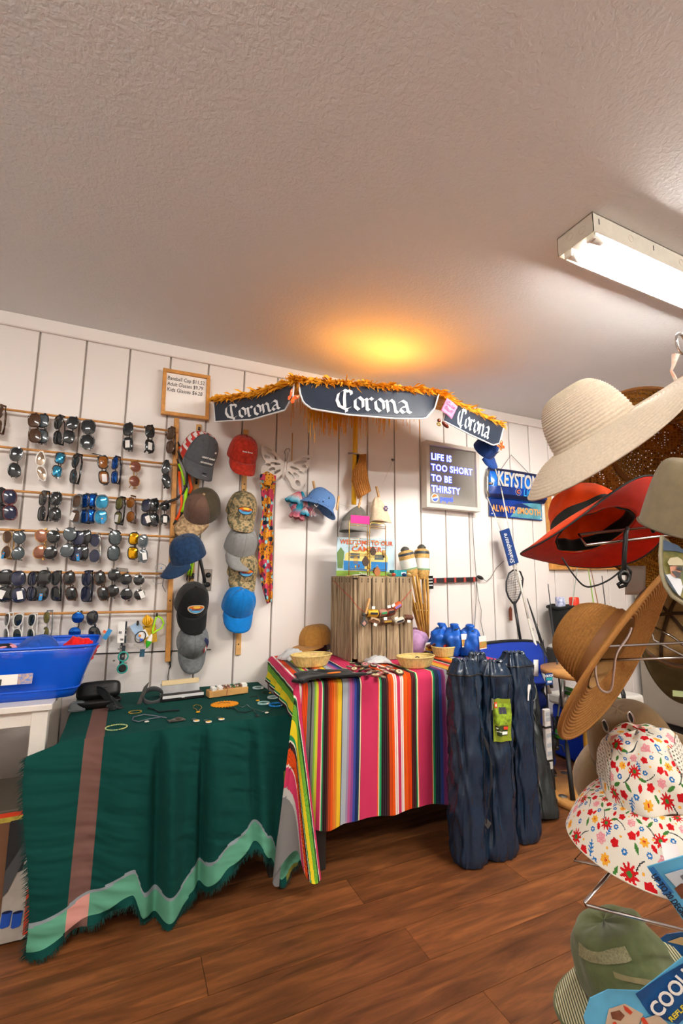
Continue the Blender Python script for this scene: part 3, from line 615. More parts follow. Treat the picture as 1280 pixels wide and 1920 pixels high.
# right hand side falls short beside the serape, left side hangs
gc.grid(lambda u, t: Vector((GX0-.02*smooth(0, .2, t)-.03*t, lerp(GYB, GYF, u), lerp(GT+.002, .2+.1*fbm(u*4), t))), 30, 20, colf=lambda u, v: GREEN)
gcl = thing('green_tablecloth', 'dark green woven cloth with a mauve stripe and fringed seafoam hem', 'tablecloth')
clothm = attr_m('wool_green_cloth', rough=.9, bump=.35, bscale=900)
gc.build('cloth', clothm, gcl)
fr = MB(); random.seed(11)
for k in range(520):
    u = random.random(); p = gfront(u, 1.0); q = p+Vector((random.uniform(-.008, .008), -.004, -random.uniform(.008, .025))); q.z = max(.003, q.z)
    fr.add([p+Vector((-.0016, 0, .002)), p+Vector((.0016, 0, .002)), q], [(0, 1, 2)])
for k in range(320):
    t = random.random(); p = gfront(0, t); q = p+Vector((-random.uniform(.008, .022), -.002, -random.uniform(.004, .02)))
    fr.add([p+Vector((.002, 0, .0016)), p+Vector((.002, 0, -.0016)), q], [(0, 1, 2)])
tag(fr.build('fringe', cloth_m('fringe_green', '#0d3a35'), gcl), kind='stuff')
# ------------------------------------------------------------------ serape
def ser():
    pk = '#c8355f'; L = [(-900, '#7a7a7a'), (-560, '#b8b8b4'), (-520, '#c8355f'), (-430, '#f0e6d8'), (-420, '#e04e14'), (-350, '#2a1114'), (-320, '#f0e6d8'), (-312, '#1f8a4e'), (-290, '#e8d22a'), (-220, '#5f9a2c'), (-150, '#17301c'), (-128, '#1f8a4e'), (-120, '#f0e6d8'), (-110, pk), (-52, '#f0e6d8'), (-40, pk), (-34, '#e8501a'), (-6, '#6a6a66'), (14, '#2a2a2c'), (22, '#7d7d7a'), (36, '#7fae3c'), (48, '#d9c83a'),
     (60, pk), (75, pk), (80, '#f0e0c8'), (85, '#1f9a5c'), (92, '#2a1216'), (114, '#5a1f12'), (124, '#c2481c'), (140, '#e85a14'), (152, '#f08030'), (166, '#e09030'), (178, '#e8c030'), (204, '#151515'), (209, '#a8b2bc'), (240, '#9a8aa8'), (252, '#b85a8a'), (266, '#8a4a8a'), (280, '#3a4a9a'), (294, '#1a2a5c'), (310, '#173a34'), (316, '#e8e0c0'), (322, '#e06a2a'), (325, pk), (424, '#e86a1e'), (429, '#f0e6c8'), (434, '#1f9a5c'), (444, '#24101a'), (474, '#4a1a14'),
     (484, '#c8481a'), (500, '#f05a10'), (516, '#f6efe2'), (522, '#d8a8a0'), (528, '#f6efe2'), (535, pk), (556, '#f6efe2'), (562, '#d8a8a0'), (568, '#f6efe2'), (575, '#f0601a'), (600, '#e8480f'), (624, '#3a1016'), (650, '#1f8a4e'), (657, '#f0e6c8'), (662, '#e86a1e'), (666, pk), (746, '#e86a1e'), (751, '#f0e6c8'), (756, '#1f8a4e'), (766, '#16243c'), (792, '#2a3a7a'), (806, '#6a2a5a'), (820, '#8a3a6a'), (828, '#8a8a8c'), (848, '#151515'), (854, '#c89a3a'), (900, '#e0701a')]
    L += [(a+860, c) for a, c in L if 60 <= a < 860]; L.sort(key=lambda q: q[0])
    return [(.05+(a*(.00070+1.45e-7*a) if a > 0 else a*.00080), lin(c)) for a, c in L]
SER = ser(); SX0, SX1, SYF, SYB = 1.13, 2.32, -.705, -.03
import bisect
SERK = [a for a, c in SER]
def scol(c):
    i = max(0, bisect.bisect(SERK, c)-1); col = SER[i][1]
    if col[0] > .35 and col[1] < .3 and col[2] < .1 and int(c/.0022) % 3 == 0: col = tuple(x*.45 for x in col)
    elif col[2] < .06 and col[0] < .3 and int(c/.003) % 3 == 0: col = tuple(x*1.6+.02 for x in col)
    return col
def shem(x): return .175 + .03*(1-smooth(SX0, SX0+.15, x)) - .015*smooth(1.7, 1.9, x)
def sfront(u, t):
    x = lerp(SX0, SX1, u); z = lerp(ST+.004, shem(x), t)
    out = .012*smooth(0, .04, t) + .012*t*(math.sin((x-1.2)*2*PI/.31)+.6*math.sin(x*41)) + .006*t*fbm(x*20, z*3)
    return Vector((x+.02*t*(u-.5), SYF-out, z))
def sxl(y): return SX0+.085*(y-SYF)/(SYB-SYF)          # the blanket lies a little askew
def stop(u, v):
    y = lerp(SYB, SYF, v); x = lerp(sxl(y), SX1, u); return Vector((x, y, ST+.004+.001*fbm(x*14, y*14)))
def scorner(u, t):                                     # cone of cloth hanging from the front left corner
    ph = u*PI/2; L = .70-.07*math.sin(2*ph) + .03*math.sin(u*9)
    fold = math.sin(u*PI*3.2)
    r = .018*smooth(0, .04, t)+.060*t+.024*t*fold
    spread = Vector((-math.sin(ph)*(1.05), -math.cos(ph)*.9, 0))
    p = Vector((SX0+.055*t*(1-u)**1.5, SYF, ST+.004)) + spread*r
    p.z -= L*t; p.x += .03*t*(1-u); p.y -= .012*t
    if p.x < GX1+.02 and p.y > GYF-.075: p.y = min(p.y, GYF-.075-.01*u)*smooth(0, .1, t)+p.y*(1-smooth(0, .1, t))
    p.z = max(p.z, .006); return p
def sleft(u, t):                                       # u from back to front, folds down to the green table
    y = lerp(SYB, SYF, u); bump = .010*math.sin(y*46)*smooth(.2, 1, t)
    b_ = Vector((sxl(y)-.016*smooth(0, .15, t)-.014*t*t-bump, y, lerp(ST+.004, GT+.016+.006*math.sin(y*46), t)))
    return b_.lerp(scorner(1, t*.18), smooth(.8, 1, u))
NX = 1000
sm = MB()
sm.grid(stop, NX, 30, colf=lambda u, v: scol(u*(SX1-SX0))); sm.grid(sfront, NX, 40, colf=lambda u, v: scol(u*(SX1-SX0)))
sm.grid(sleft, 40, 60, colf=lambda u, v: scol(-v*.22))
sm.grid(scorner, 150, 150, colf=lambda u, t: scol(-t*.7*math.sin(u*PI/2)))
sm.grid(lambda u, t: Vector((SX1+.012*smooth(0, .1, t)+.01*t, lerp(SYF, SYB, u), lerp(ST+.004, .2, t))), 20, 10, colf=lambda u, v: scol((SX1-SX0)+.02+v*.3))
sr = thing('serape_blanket', 'multicoloured striped serape blanket draped over the taller table', 'tablecloth')
sm.build('cloth', attr_m('serape_weave', rough=.9, bump=.4, bscale=800), sr)
# ------------------------------------------------------------------ blue tub
bp = M('blue_plastic', '#0b5fe6', rough=.15, spec=.5, alpha=.74); N, L, b = nodes_of(bp)
tb = thing('plastic_tub', 'translucent blue plastic tub full of hats on the white table', 'tub', (0, -.375, .7235))
def tub(u, v, o=0.):
    """u around the rounded rectangle, v up"""
    a = 2*PI*u; c, s = math.cos(a), math.sin(a); e = .22
    hx = lerp(.34, .405, v)-o; hy = lerp(.13, .175, v)-o
    return Vector((-.02+hx*math.copysign(abs(c)**e, c), hy*math.copysign(abs(s)**e, s), v*.185))
m = MB(); m.grid(lambda u, v: tub(u, v), 96, 8, True); m.grid(lambda u, v: Vector((tub(u, 0).x*v-.02*(1-v), tub(u, 0).y*v, .0)), 96, 3, True)
m.build('body', bp, tb, solid=.003)
MB().tube([tub(i/96, 1.0)+Vector((0, 0, .002)) for i in range(96)], .006, 8, closed=True).build('rim', bp, tb)
MB().tube([tub(i/96, .17, -.002) for i in range(96)], .004, 6, closed=True).build('ridge', bp, tb)
lb = MB().box((0, 0, 0), (.12, .001, .035)).build('label', M('label_white', '#e9e6e0', rough=.4), tb, (.13, -.1802, .085), (-.27, 0, 0))
MB().box((.038, -.001, 0), (.044, .001, .035)).build('label_photo', M('label_photo_blue', '#3a66b0', rough=.4, var=.5, vscale=120, vcol='#c9a070'), lb); MB().box((-.045, -.001, -.007), (.03, .001, .02)).build('label_print', ink, lb)
def blob(name, label, cat, loc, r3, mat, rot=(0, 0, 0), amp=.15, group=None, parts=None, freq=3.):
    m = MB()
    def f(u, v):
        a = 2*PI*u; t = PI*max(.003, min(.997, v)); d = Vector((math.cos(a)*math.sin(t), math.sin(a)*math.sin(t), -math.cos(t)))
        k = 1+amp*noise.noise(d*freq+Vector(loc)*7); return (d.x*r3[0]*k, d.y*r3[1]*k, d.z*r3[2]*k)
    m.grid(f, 28, 18, True)
    o = m.build(name, mat, None, loc, rot); return tag(o, label, cat, group)
cap('royal blue cap lying crown up in the blue tub', 95, 1200, 70, (cloth_m('cap_royal', '#1a4fae'),)*2+(cloth_m('cap_royal'),), loc=(.19, -.36, .86), phi=-18, yaw=150, y=-.36)
blob('red_beanie', 'crumpled bright red knit hat at the right end of the blue tub', 'hat', (.315, -.37, .875), (.06, .06, .045), cloth_m('knit_red', '#e01818'), amp=.5)
blob('swim_cap', 'plum coloured hat pressed against the right wall of the blue tub', 'hat', (.24, -.38, .79), (.09, .085, .06), cloth_m('hat_plum', '#6a2a6a'), amp=.3)
flm = M('floral_black', '#15131a', rough=.8); N, L, b = nodes_of(flm); tc = N.new('ShaderNodeTexCoord'); vo = N.new('ShaderNodeTexVoronoi'); vo.inputs['Scale'].default_value = 34; L.new(tc.outputs['Object'], vo.inputs['Vector'])
rr = N.new('ShaderNodeValToRGB'); rr.color_ramp.interpolation = 'CONSTANT'; rr.color_ramp.elements[0].color = (*lin('#e79aa8'), 1); rr.color_ramp.elements[1].position = .42; rr.color_ramp.elements[1].color = (*lin('#15131a'), 1); L.new(vo.outputs['Distance'], rr.inputs[0]); L.new(rr.outputs[0], b.inputs['Base Color'])
blob('floral_hat', 'black hat with pink flowers at the left end of the blue tub', 'hat', (.04, -.40, .86), (.12, .09, .05), flm, amp=.25)
blob('yellow_beanie', 'small yellow knit hat tucked between the royal cap and the red hat', 'hat', (.262, -.43, .865), (.03, .03, .025), yel, amp=.3)
blob('navy_hat', 'dark navy hat at the bottom middle of the blue tub', 'hat', (.09, -.38, .785), (.08, .09, .05), cloth_m('hat_navy', '#1c2c52'), amp=.3)
# ------------------------------------------------------------------ printed carton under the white table
cb = onY(60, 1755, -.63)
ct = thing('printed_carton', 'cardboard carton printed with a camp chair and blue mugs under the white table', 'carton', (-.02, -.47, 0))
MB().box((0, 0, .205), (.56, .30, .40)).build('box', M('carton_dark', '#5c5347', rough=.7), ct, bevel=.003)
def pr(name, pts, mat, k=0): MB().prism(pts, -.1512-.0006*k, -.1502-.0006*k).build(name, mat, ct)
pr('print_ground', [(-.27, .02), (.27, .008), (.275, .395), (-.27, .395)], M('print_sand', '#b8b1a8', rough=.5, var=.15, vscale=20))
pr('print_grass', [(.10, .26), (.275, .26), (.275, .385), (.10, .385)], M('print_straw', '#c6b44a', rough=.5, var=.35, vscale=35), 1)
pr('print_edge', [(-.27, .385), (.276, .385), (.276, .398), (-.27, .398)], M('print_vermilion', '#d8401c', rough=.5), 2); pr('print_edge', [(.262, .02), (.277, .02), (.277, .18), (.262, .15)], M('print_vermilion'), 2)
pr('print_chair', [(.19, .20), (.245, .215), (.262, .36), (.25, .372), (.20, .372), (.185, .35)], M('print_charcoal', '#25272b', rough=.5), 3)
pr('print_chair', [(.19, .14), (.21, .16), (.255, .27), (.252, .32), (.22, .26), (.19, .21)], M('print_slate', '#4a4c50', rough=.5), 4)
pr('print_trunk', [(.17, .09), (.197, .09), (.197, .37), (.17, .37)], M('print_brown', '#6a4a34', rough=.5), 5)
bm = M('print_mug_blue', '#1d50b0', rough=.4)
for k, (x, z) in enumerate(((.212, .075), (.242, .068))):
    pr('print_mug', [(x-.014, z-.016), (x-.008, z-.02), (x+.008, z-.018), (x+.012, z-.014), (x+.016, z+.026), (x-.012, z+.024)], bm, 5+k); pr('print_mug_mouth', [(x+.001+.0135*math.cos(i*PI/6), z+.0255+.004*math.sin(i*PI/6)) for i in range(12)], M('print_mug_dark', '#0c1c44', rough=.4), 7+k)
# ------------------------------------------------------------------ things on the green cloth
GZ = GT+.0075
def gp(x, y): return onZ(x, y, GZ)
p = gp(186, 1328)
r = thing('glasses_case', 'open black hard glasses case with a grey polishing cloth spilling out', 'glasses case', (p.x-.005, p.y+.02, GZ), (0, 0, .12))
def half_shell(sx, sy, sz, up=1):
    m = MB(); e = .45
    def f(u, v):
        a = 2*PI*u; t = PI/2*v; c, s = math.cos(a), math.sin(a); k = math.cos(t)**.45 if v < 1 else 0
        return (sx*k*math.copysign(abs(c)**e, c), sy*k*math.copysign(abs(s)**e, s), up*sz*math.sin(t)**.8)
    return m.grid(f, 36, 10, True)
bk = M('case_black', '#101112', rough=.45)
half_shell(.085, .036, .03, -1).build('shell', bk, r, (0, 0, .031), solid=.003)
half_shell(.085, .036, .03, 1).build('lid', bk, r, (0, .036, .062), (1.15, 0, 0), solid=.003)
gcm = cloth_m('cloth_charcoal', '#24292b')
MB().grid(lambda u, v: (.01+.085*v+.02*math.sin(u*5)*v-.02, -.02-.06*v*(1-u*.6)+.02*(1-v), max(.002, .06-.075*v*v+.012*math.sin(u*9+v*4)+.02*(1-u)*(1-v))), 24, 24).build('polishing_cloth', gcm, r, solid=.0015)
MB().grid(lambda u, v: (.03+.03*math.cos(u*4.2)+.04*u+.006*math.sin(v*6), -.075-.02*math.sin(u*4.2), .004+.018*v), 24, 4).build('polishing_cloth', gcm, r, solid=.0015)
p = gp(140, 1335); r = thing('glasses_box', 'small clear grey box behind the black glasses case', 'box', (p.x+.005, p.y+.03, GZ))
half_shell(.032, .03, .035, 1).build('lid', M('clear_grey', '#9aa3a8', rough=.15, trans=.4), r); MB().box((0, 0, .006), (.066, .062, .011)).build('base', M('grey_plastic', '#7d8488', rough=.3), r, bevel=.004)
p = gp(320, 1316); r = thing('display_case', 'black tray with silver lid panel and a looped black strap', 'display case', (p.x+.01, p.y+.03, GZ), (0, 0, .1))
silm = M('silver_panel', '#9a9c9e', rough=.3, metal=.7, var=.2, vscale=15)
MB().box((.04, 0, .013), (.19, .05, .026)).build('tray', bk, r, bevel=.004); MB().box((.042, -.026, .02), (.18, .002, .012)).build('trim', M('trim_white', '#d9dadb', rough=.3), r); MB().box((.04, -.0275, .014), (.012, .002, .004)).build('latch', TAGM, r)
MB().box((.04, .03, .05), (.175, .003, .05)).build('lid_panel', silm, r, rot=(-.25, 0, 0)); MB().box((.04, .045, .068), (.165, .012, .02)).build('back_board', M('cream_board', '#e3cda0', rough=.7), r)
MB().grid(lambda u, v: (-.085+.042*math.cos(2*PI*u), .0+.022*math.sin(2*PI*u)*1, .028+.026*math.sin(2*PI*u)+(v-.5)*.02+.0), 30, 3, True).build('strap_loop', M('strap_grey', '#3a3b3e', rough=.5), r, solid=.003)
MB().prism([(-.15, .0), (-.132, .0), (-.115, .05), (-.105, .09), (-.125, .07)], -.004, .0).build('leather_leaf', M('leather_dark', '#43423f', rough=.6), r)
p = gp(427, 1304); r = thing('jewelry_block', 'pale wooden block strewn with white cards and beaded jewelry', 'display block', (p.x, p.y+.015, GZ), (0, 0, .16))
MB().box((0, 0, .016), (.19, .05, .03)).build('block', M('beech', '#c99a5c', rough=.55, var=.15, vscale=20), r, bevel=.002)
for x in (-.072, -.04): MB().box((x, .005, .038), (.02, .03, .012)).build('card', TAGM, r, rot=(.2, 0, .1))
MB().box((.08, .005, .038), (.024, .03, .012)).build('card', TAGM, r, rot=(.1, 0, -.1))
random.seed(5)
bc = [M('bead_green', '#3c7a52', rough=.3), M('bead_rose', '#a86a6a', rough=.3), M('bead_brown', '#6a4030', rough=.3), M('bead_cream', '#d8cdb4', rough=.3)]
for k, mt in enumerate(bc):
    m = MB()
    for j in range(12): m.ball((random.uniform(-.03, .065), random.uniform(-.02, .02), .036+random.uniform(0, .006)), .0042, 6, 4)
    m.build('beads', mt, r)
MB().tube([(-.01, -.01, .04), (-.012, -.03, .03), (-.014, -.032, .012), (-.02, -.045, .004)], .0012, 5).build('red_thread', M('thread_red', '#8a2a2a', rough=.8), r)
p = gp(421, 1321); n = 26
st = MB().prism([((.052 if i % 2 == 0 else .040)*math.cos(PI*i/n)*1.15, (.052 if i % 2 == 0 else .040)*math.sin(PI*i/n)) for i in range(2*n)], 0, .004)
o = st.build('sunburst_ornament', M('felt_orange', '#f29a12', rough=.8, var=.1), None, (p.x, p.y, GZ+.001), (PI/2, 0, 0)); o.rotation_euler = (-PI/2, 0, 0); o.location.z = GZ+.004; tag(o, 'flat orange sunburst shaped ornament in front of the wooden block', 'ornament')
o2 = MB().tube([(-.03, .003, -.005), (-.012, .003, .012), (.0, .003, -.004), (.012, .003, .0), (.02, .003, -.02)], .001, 5).build('drawn_line', ink, o, (0, -.0075, 0))
def bracelet(label, px, py, R, rb, mat, beads=True, n=26, name='bracelet', charm=None):
    p = gp(px, py); r = thing(name, label, 'bracelet', (p.x, p.y, GZ+rb), group=None)
    m = MB()
    if beads:
        for i in range(n): m.ball((R*math.cos(2*PI*i/n), R*.92*math.sin(2*PI*i/n), 0), rb, 7, 5)
    else: m.torus((0, 0, 0), R, rb, 28, 6)
    m.build('beads' if beads else 'band', mat, r)
    if charm: MB().ball((R*.5, -R*.95, .001), (.007, .005, .004), 8, 6).build('charm', charm, r)
    return r
gold = M('jewel_gold', '#d9b04a', rough=.3, metal=.8); pale = M('bead_pale_blue', '#b9d2d6', rough=.25, trans=.2); sky = M('bead_sky_blue', '#1e86d8', rough=.3); shell = M('shell_white', '#eee6da', rough=.4)
bracelet('gold and turquoise beaded bracelet at the front left of the green table', 218, 1365, .036, .0026, M('bead_gold_teal', '#d8c86a', rough=.3, metal=.3, var=.6, vscale=90, vcol='#5fb8a8'), n=40)
bracelet('gold bracelet next to the grey polishing cloth', 253, 1336, .024, .0024, gold, n=26)
bracelet('pale blue bead bracelet farthest back on the green table', 484, 1291, .026, .0042, pale, charm=shell)
bracelet('pale blue bead bracelet behind the bright blue one', 512, 1309, .024, .0042, pale)
bracelet('pale blue bead bracelet with a shell charm in the middle of the group', 494, 1320, .024, .0042, M('bead_pale_teal', '#9cc3c4', rough=.25), charm=shell)
bracelet('bright blue bead bracelet with a silver charm', 518, 1323, .030, .0042, sky, charm=sil)
bracelet('black cord bracelet with yellow flowers among the blue ones', 500, 1299, .022, .002, bk, beads=False, charm=yel)
def on_cloth(name, label, cat, px, py, h=.0): p = gp(px, py); return thing(name, label, cat, (p.x, p.y, GZ+h))
def path(mb, pts, r, n=5):
    P = [gp(*q) for q in pts]; c = P[0]; return mb.tube([(q.x-c.x, q.y-c.y, r+.0004*i % .002) for i, q in enumerate(P)], r, n)
def necklace(label, pts, mat, r=.0018, pend=None, pm=None, name='necklace'):
    p = gp(*pts[0]); t = thing(name, label, 'necklace', (p.x, p.y, GZ)); path(MB(), pts, r).build('chain', mat, t)
    if pend: q = gp(*pend)-p; MB().ball((q.x, q.y, .004), (.009, .006, .003), 10, 6).build('pendant', pm, t)
    return t
necklace('grey braided cord necklace with a white pendant left of the plastic packet', [(312, 1347), (295, 1344), (270, 1341), (250, 1346), (248, 1352), (260, 1354), (280, 1349), (300, 1346)], M('cord_grey', '#6d6f7c', rough=.6), .002, (275, 1355), shell)
necklace('black bead chain in front of the black tray', [(277, 1329), (290, 1332), (298, 1337), (310, 1335), (325, 1334), (336, 1333)], bk, .0028)
necklace('thin gold chain with a yellow drop beside the orange sunburst', [(362, 1325), (367, 1322), (376, 1324), (378, 1328), (373, 1334), (371, 1337), (368, 1331), (362, 1328)], gold, .0014, (371, 1337), yel)
necklace('thin silver chain crossing between the sunburst and the bracelets', [(447, 1324), (455, 1327), (463, 1322), (470, 1329), (480, 1332), (492, 1335), (500, 1334), (512, 1329)], sil, .0013, (500, 1338), shell)
necklace('dark leather cord with a black pendant near the front of the green table', [(423, 1329), (440, 1329), (448, 1336), (460, 1337), (475, 1333), (482, 1341)], bk, .0018, (482, 1344), bk)
necklace('dark cord with two yellow flower beads right of the wooden block', [(468, 1308), (478, 1306), (483, 1305), (485, 1310), (480, 1315)], bk, .0012, (483, 1315), yel)
r = on_cloth('plastic_packet', 'small dark foil packet lying at the front of the green table', 'packet', 330, 1351)
MB().grid(lambda u, v: ((u-.5)*.062, (v-.5)*.044, .003+.003*math.sin(u*7)*math.sin(v*5)), 10, 8).build('bag', M('foil_dark', '#4c4a44', rough=.25, spec=.7, var=.4, vscale=60), r, rot=(0, 0, .15), solid=.001)
for k, (x, y, l) in enumerate(((368, 1352, 'nearest the packet'), (391, 1354, 'in the middle of the three'), (415, 1349, 'farthest right of the three'))):
    r = on_cloth('keyring', 'white enamel keyring with a yellow and red face, '+l, 'keyring', x, y); MB().cyl((0, 0, 0), (0, 0, .003), .012, 18).build('medallion', M('enamel_white', '#f1ece4', rough=.3), r)
    MB().cyl((0, 0, .003), (0, 0, .004), .008, 14).build('print', (M('enamel_yellow', '#f2c02a', rough=.3)), r); MB().torus((-.006, .02, .002), .008, .0012, 14, 5).build('ring', sil, r); MB().ball((-.003, -.002, .0045), (.003, .003, .001), 8, 4).build('dot', M('enamel_red', '#d8402a', rough=.3), r) if k == 0 else None
# ------------------------------------------------------------------ things on the serape table
SZ = ST+.0065
def sp_(x, y): return onZ(x, y, SZ)
wick = M('wicker', '#d9bf7a', rough=.6, var=.25, vscale=60, bump=.6, bscale=250)
def basket(label, px, py, a, b, h, rot=0.):
    p = sp_(px, py); r = thing('woven_basket', label, 'basket', (p.x, p.y, SZ), (0, 0, rot))
    def f(u, v, o=0.):
        w = 2*PI*u; k = lerp(.72, 1., v**.8); q = 1+.012*math.sin(w*26)*(1 if int(v*9) % 2 else -1)
        return Vector((a*k*q*math.cos(w)-o*math.cos(w), b*k*q*math.sin(w)-o*math.sin(w), h*v))
    m = MB(); m.grid(f, 104, 9, True); m.grid(lambda u, v: Vector((f(u, 0).x*v, f(u, 0).y*v, .002)), 40, 3, True); m.build('weave', wick, r, solid=.003)
    MB().tube([f(i/60, 1.) for i in range(60)], .004, 7, closed=True).build('rim', wick, r)
    m = MB()
    for k in range(26): m.tube([f(k/26, v/6., -.001) for v in range(7)], .0017, 5)
    m.build('stakes', M('wicker_light', '#e4cf8e', rough=.6), r); return r
basket('oval wicker basket with pink slips in front of the tan cap', 583, 1248, .105, .072, .052, .1)
p = sp_(572, 1243); o = MB()
for k in range(3): o.box((0, .004*k, .0012*k), (.12, .018, .001), T=Matrix.Rotation(.1*k-.15, 4, 'Z'))
o = o.build('paper_slips', M('paper_pink', '#f2a2b8', rough=.6), None, (p.x, p.y+.005, SZ+.044), (.0, .02, -.1)); tag(o, 'pink paper slips lying in the left wicker basket', 'paper')
basket('oval wicker basket in front of the wooden crate with a ring inside', 779, 1250, .10, .07, .05, .05)
p = sp_(779, 1250); tag(MB().torus((0, 0, 0), .016, .0025, 18, 6).build('hair_ring', bk, None, (p.x+.012, p.y+.0, SZ+.030), (PI/2-.3, 0, 0)), 'small dark ring standing in the front right wicker basket', 'ring')
basket('wicker basket farthest right behind the front one beside the blue sacks', 832, 1230, .075, .06, .052, .2)
p = sp_(832, 1230); tag(MB().torus((0, 0, .02), .018, .006, 18, 8).box((.01, 0, -.0), (.03, .02, .01)).build('hair_claw', M('acrylic_red', '#b8341c', rough=.3), None, (p.x, p.y, SZ+.035), (1.2, 0, .3)), 'red and white hair claw in the far right basket', 'hair clip')
clr = M('clear_film', '#e8ecee', rough=.15, alpha=.55, spec=.6)
def film_bag(label, px, py, w, d, h, rot, mat, inner=None):
    p = sp_(px, py); r = thing('plastic_bag', label, 'bag', (p.x, p.y, SZ), (0, 0, rot))
    MB().grid(lambda u, v: ((u-.5)*w+.01*fbm(u*4, v*4), (v-.5)*d+.01*fbm(u*4+9, v*3), .004+h*(math.sin(PI*u)*math.sin(PI*v))**.6+.010*abs(fbm(u*7, v*7))), 22, 22).build('film', mat, r, solid=.0008)
    if inner: half_shell(w*.22, d*.26, h*.75).build('contents', inner, r, (w*.12, -d*.02, .003))
    return r
film_bag('clear plastic bag leaning over the left wicker basket', 548, 1236, .15, .10, .05, .5, clr)
film_bag('zip bag holding pale teal stones in front of the crate', 708, 1243, .13, .085, .03, -.25, clr, M('stone_teal', '#a9cfc6', rough=.5))
# folded black shirt
p = sp_(612, 1272); r = thing('folded_shirt', 'folded black shirt with an orange oval print over the table edge', 'shirt', (p.x, p.y+.0, SZ), (0, 0, .12))
bkc = cloth_m('shirt_black', '#0f0f10')
def shirt(u, v):
    x = (u-.5)*.31*(1-.25*(1-v)); y = (v-.5)*-.15+.02*math.sin(u*6); z = .010+.006*math.sin(u*PI)*(1+fbm(u*5, v*5))+.004*math.sin(v*9)
    return Vector((x, y, z))
MB().grid(shirt, 30, 20).build('body', bkc, r, solid=.008, off=-1)
MB().box((0, 0, 0), (.05, .06, .012)).build('sleeve', bkc, r, (-.135, -.02, .008), (0, 0, .5), bevel=.005)
MB().prism([(.034*math.cos(i*PI/10), .012*math.sin(i*PI/10)) for i in range(20)], 0, .001).build('oval_print', M('patch_orange'), r, (.01, -.045, .031), (-PI/2, 0, 0)); MB().box((-.03, .045, .030), (.016, .008, .001)).build('neck_label', TAGM, r)
# tan cap over a maroon one
tanc = cloth_m('cap_tan', '#b8843f'); mar = cloth_m('cap_maroon', '#5a2230')
p = sp_(600, 1222); q = Vector((p.x+.02, p.y+.045, SZ))
cap('maroon cap underneath the tan cap on the striped table', 0, 0, 1, (mar,)*3, loc=q, phi=0, yaw=-15, drop=.1, arch=2.)
cap('tan cap lying on the striped table left of the wooden crate', 0, 0, 1, (tanc,)*3, loc=q, phi=0, yaw=-25, drop=.1, arch=2.)
lil = cloth_m('cap_lilac', '#c49ac8')
cap('lilac cap behind the baskets at the right of the crate', 0, 0, 1, (lil,)*3, loc=q, phi=0, yaw=10, drop=.1, arch=2.)
for o in [o for o in bpy.data.objects if o.name.startswith('baseball_cap') and o.get('label', '').startswith(('maroon', 'tan', 'lilac'))]:
    l = o['label']; o.scale = (1, 1, 1)
    if l.startswith('maroon'): o.location = q + Vector((-.055, .0, .004)); o.scale = (1.08, 1.08, .6)
    elif l.startswith('tan'): o.location = q + Vector((-.045, -.03, .052)); o.rotation_euler = (.10, 0, -.95); o.scale = (1.18, 1.18, .85)
    else:
        k = sp_(793, 1222); o.location = (k.x-.02, k.y+.05, SZ+.028); o.scale = (1, 1, .8); o.rotation_euler = (-.35, .0, 2.4)
p = sp_(806, 1228); r = thing('hair_clip', 'donut shaped hair clip with chocolate icing on a card', 'hair clip', (p.x, p.y+.0, SZ+.045), (.35, 0, .2))
MB().box((0, .004, 0), (.075, .001, .05)).build('card', TAGM, r); MB().prism([(.032*math.cos(i*PI/8), -.006+.016*math.sin(i*PI/8)) for i in range(16)], -.012, .002).build('cake', M('clip_yellow', '#e0b84a', rough=.4), r)
MB().prism([(.033*math.cos(i*PI/8), .006+.011*math.sin(i*PI/8)) for i in range(16)], -.015, .002).build('icing', M('clip_chocolate', '#5a2a1c', rough=.3), r); MB().torus((0, 0, .02), .010, .004, 14, 6, T=Matrix.Rotation(PI/2, 4, 'X')@Matrix.Translation((0, -.0, 0))).build('ring', M('clip_chocolate'), r, (0, -.004, .02)); 
# button badges and wooden slices strewn along the table edge
random.seed(21)
woods = [M('slice_brown', '#5a3a22', rough=.5, var=.4, vscale=60), M('slice_dark', '#33211a', rough=.4, var=.4, vscale=60), M('slice_grey', '#7a6e60', rough=.4, var=.4, vscale=60), M('slice_red', '#7a3a30', rough=.4)]
ctrs = [M('centre_cream', '#e3d3a8', rough=.5), M('centre_tan', '#b89a68', rough=.5), M('centre_grey', '#b8b2a4', rough=.4), M('centre_pink', '#c87a80', rough=.5)]
WN = ['brown', 'dark', 'grey', 'reddish']; CN = ['cream', 'tan', 'grey', 'pink']
CNT = ORD+['fifteenth', 'sixteenth', 'seventeenth', 'eighteenth', 'nineteenth', 'twentieth', 'twenty-first', 'twenty-second']
spots = [(646, 1257), (655, 1254), (664, 1260), (671, 1252), (678, 1259), (684, 1251), (690, 1258), (697, 1263), (700, 1254), (706, 1261), (712, 1267), (717, 1258), (722, 1264), (668, 1268), (704, 1272), (748, 1262), (676, 1247), (730, 1256), (736, 1259), (661, 1248), (692, 1268), (715, 1271)]
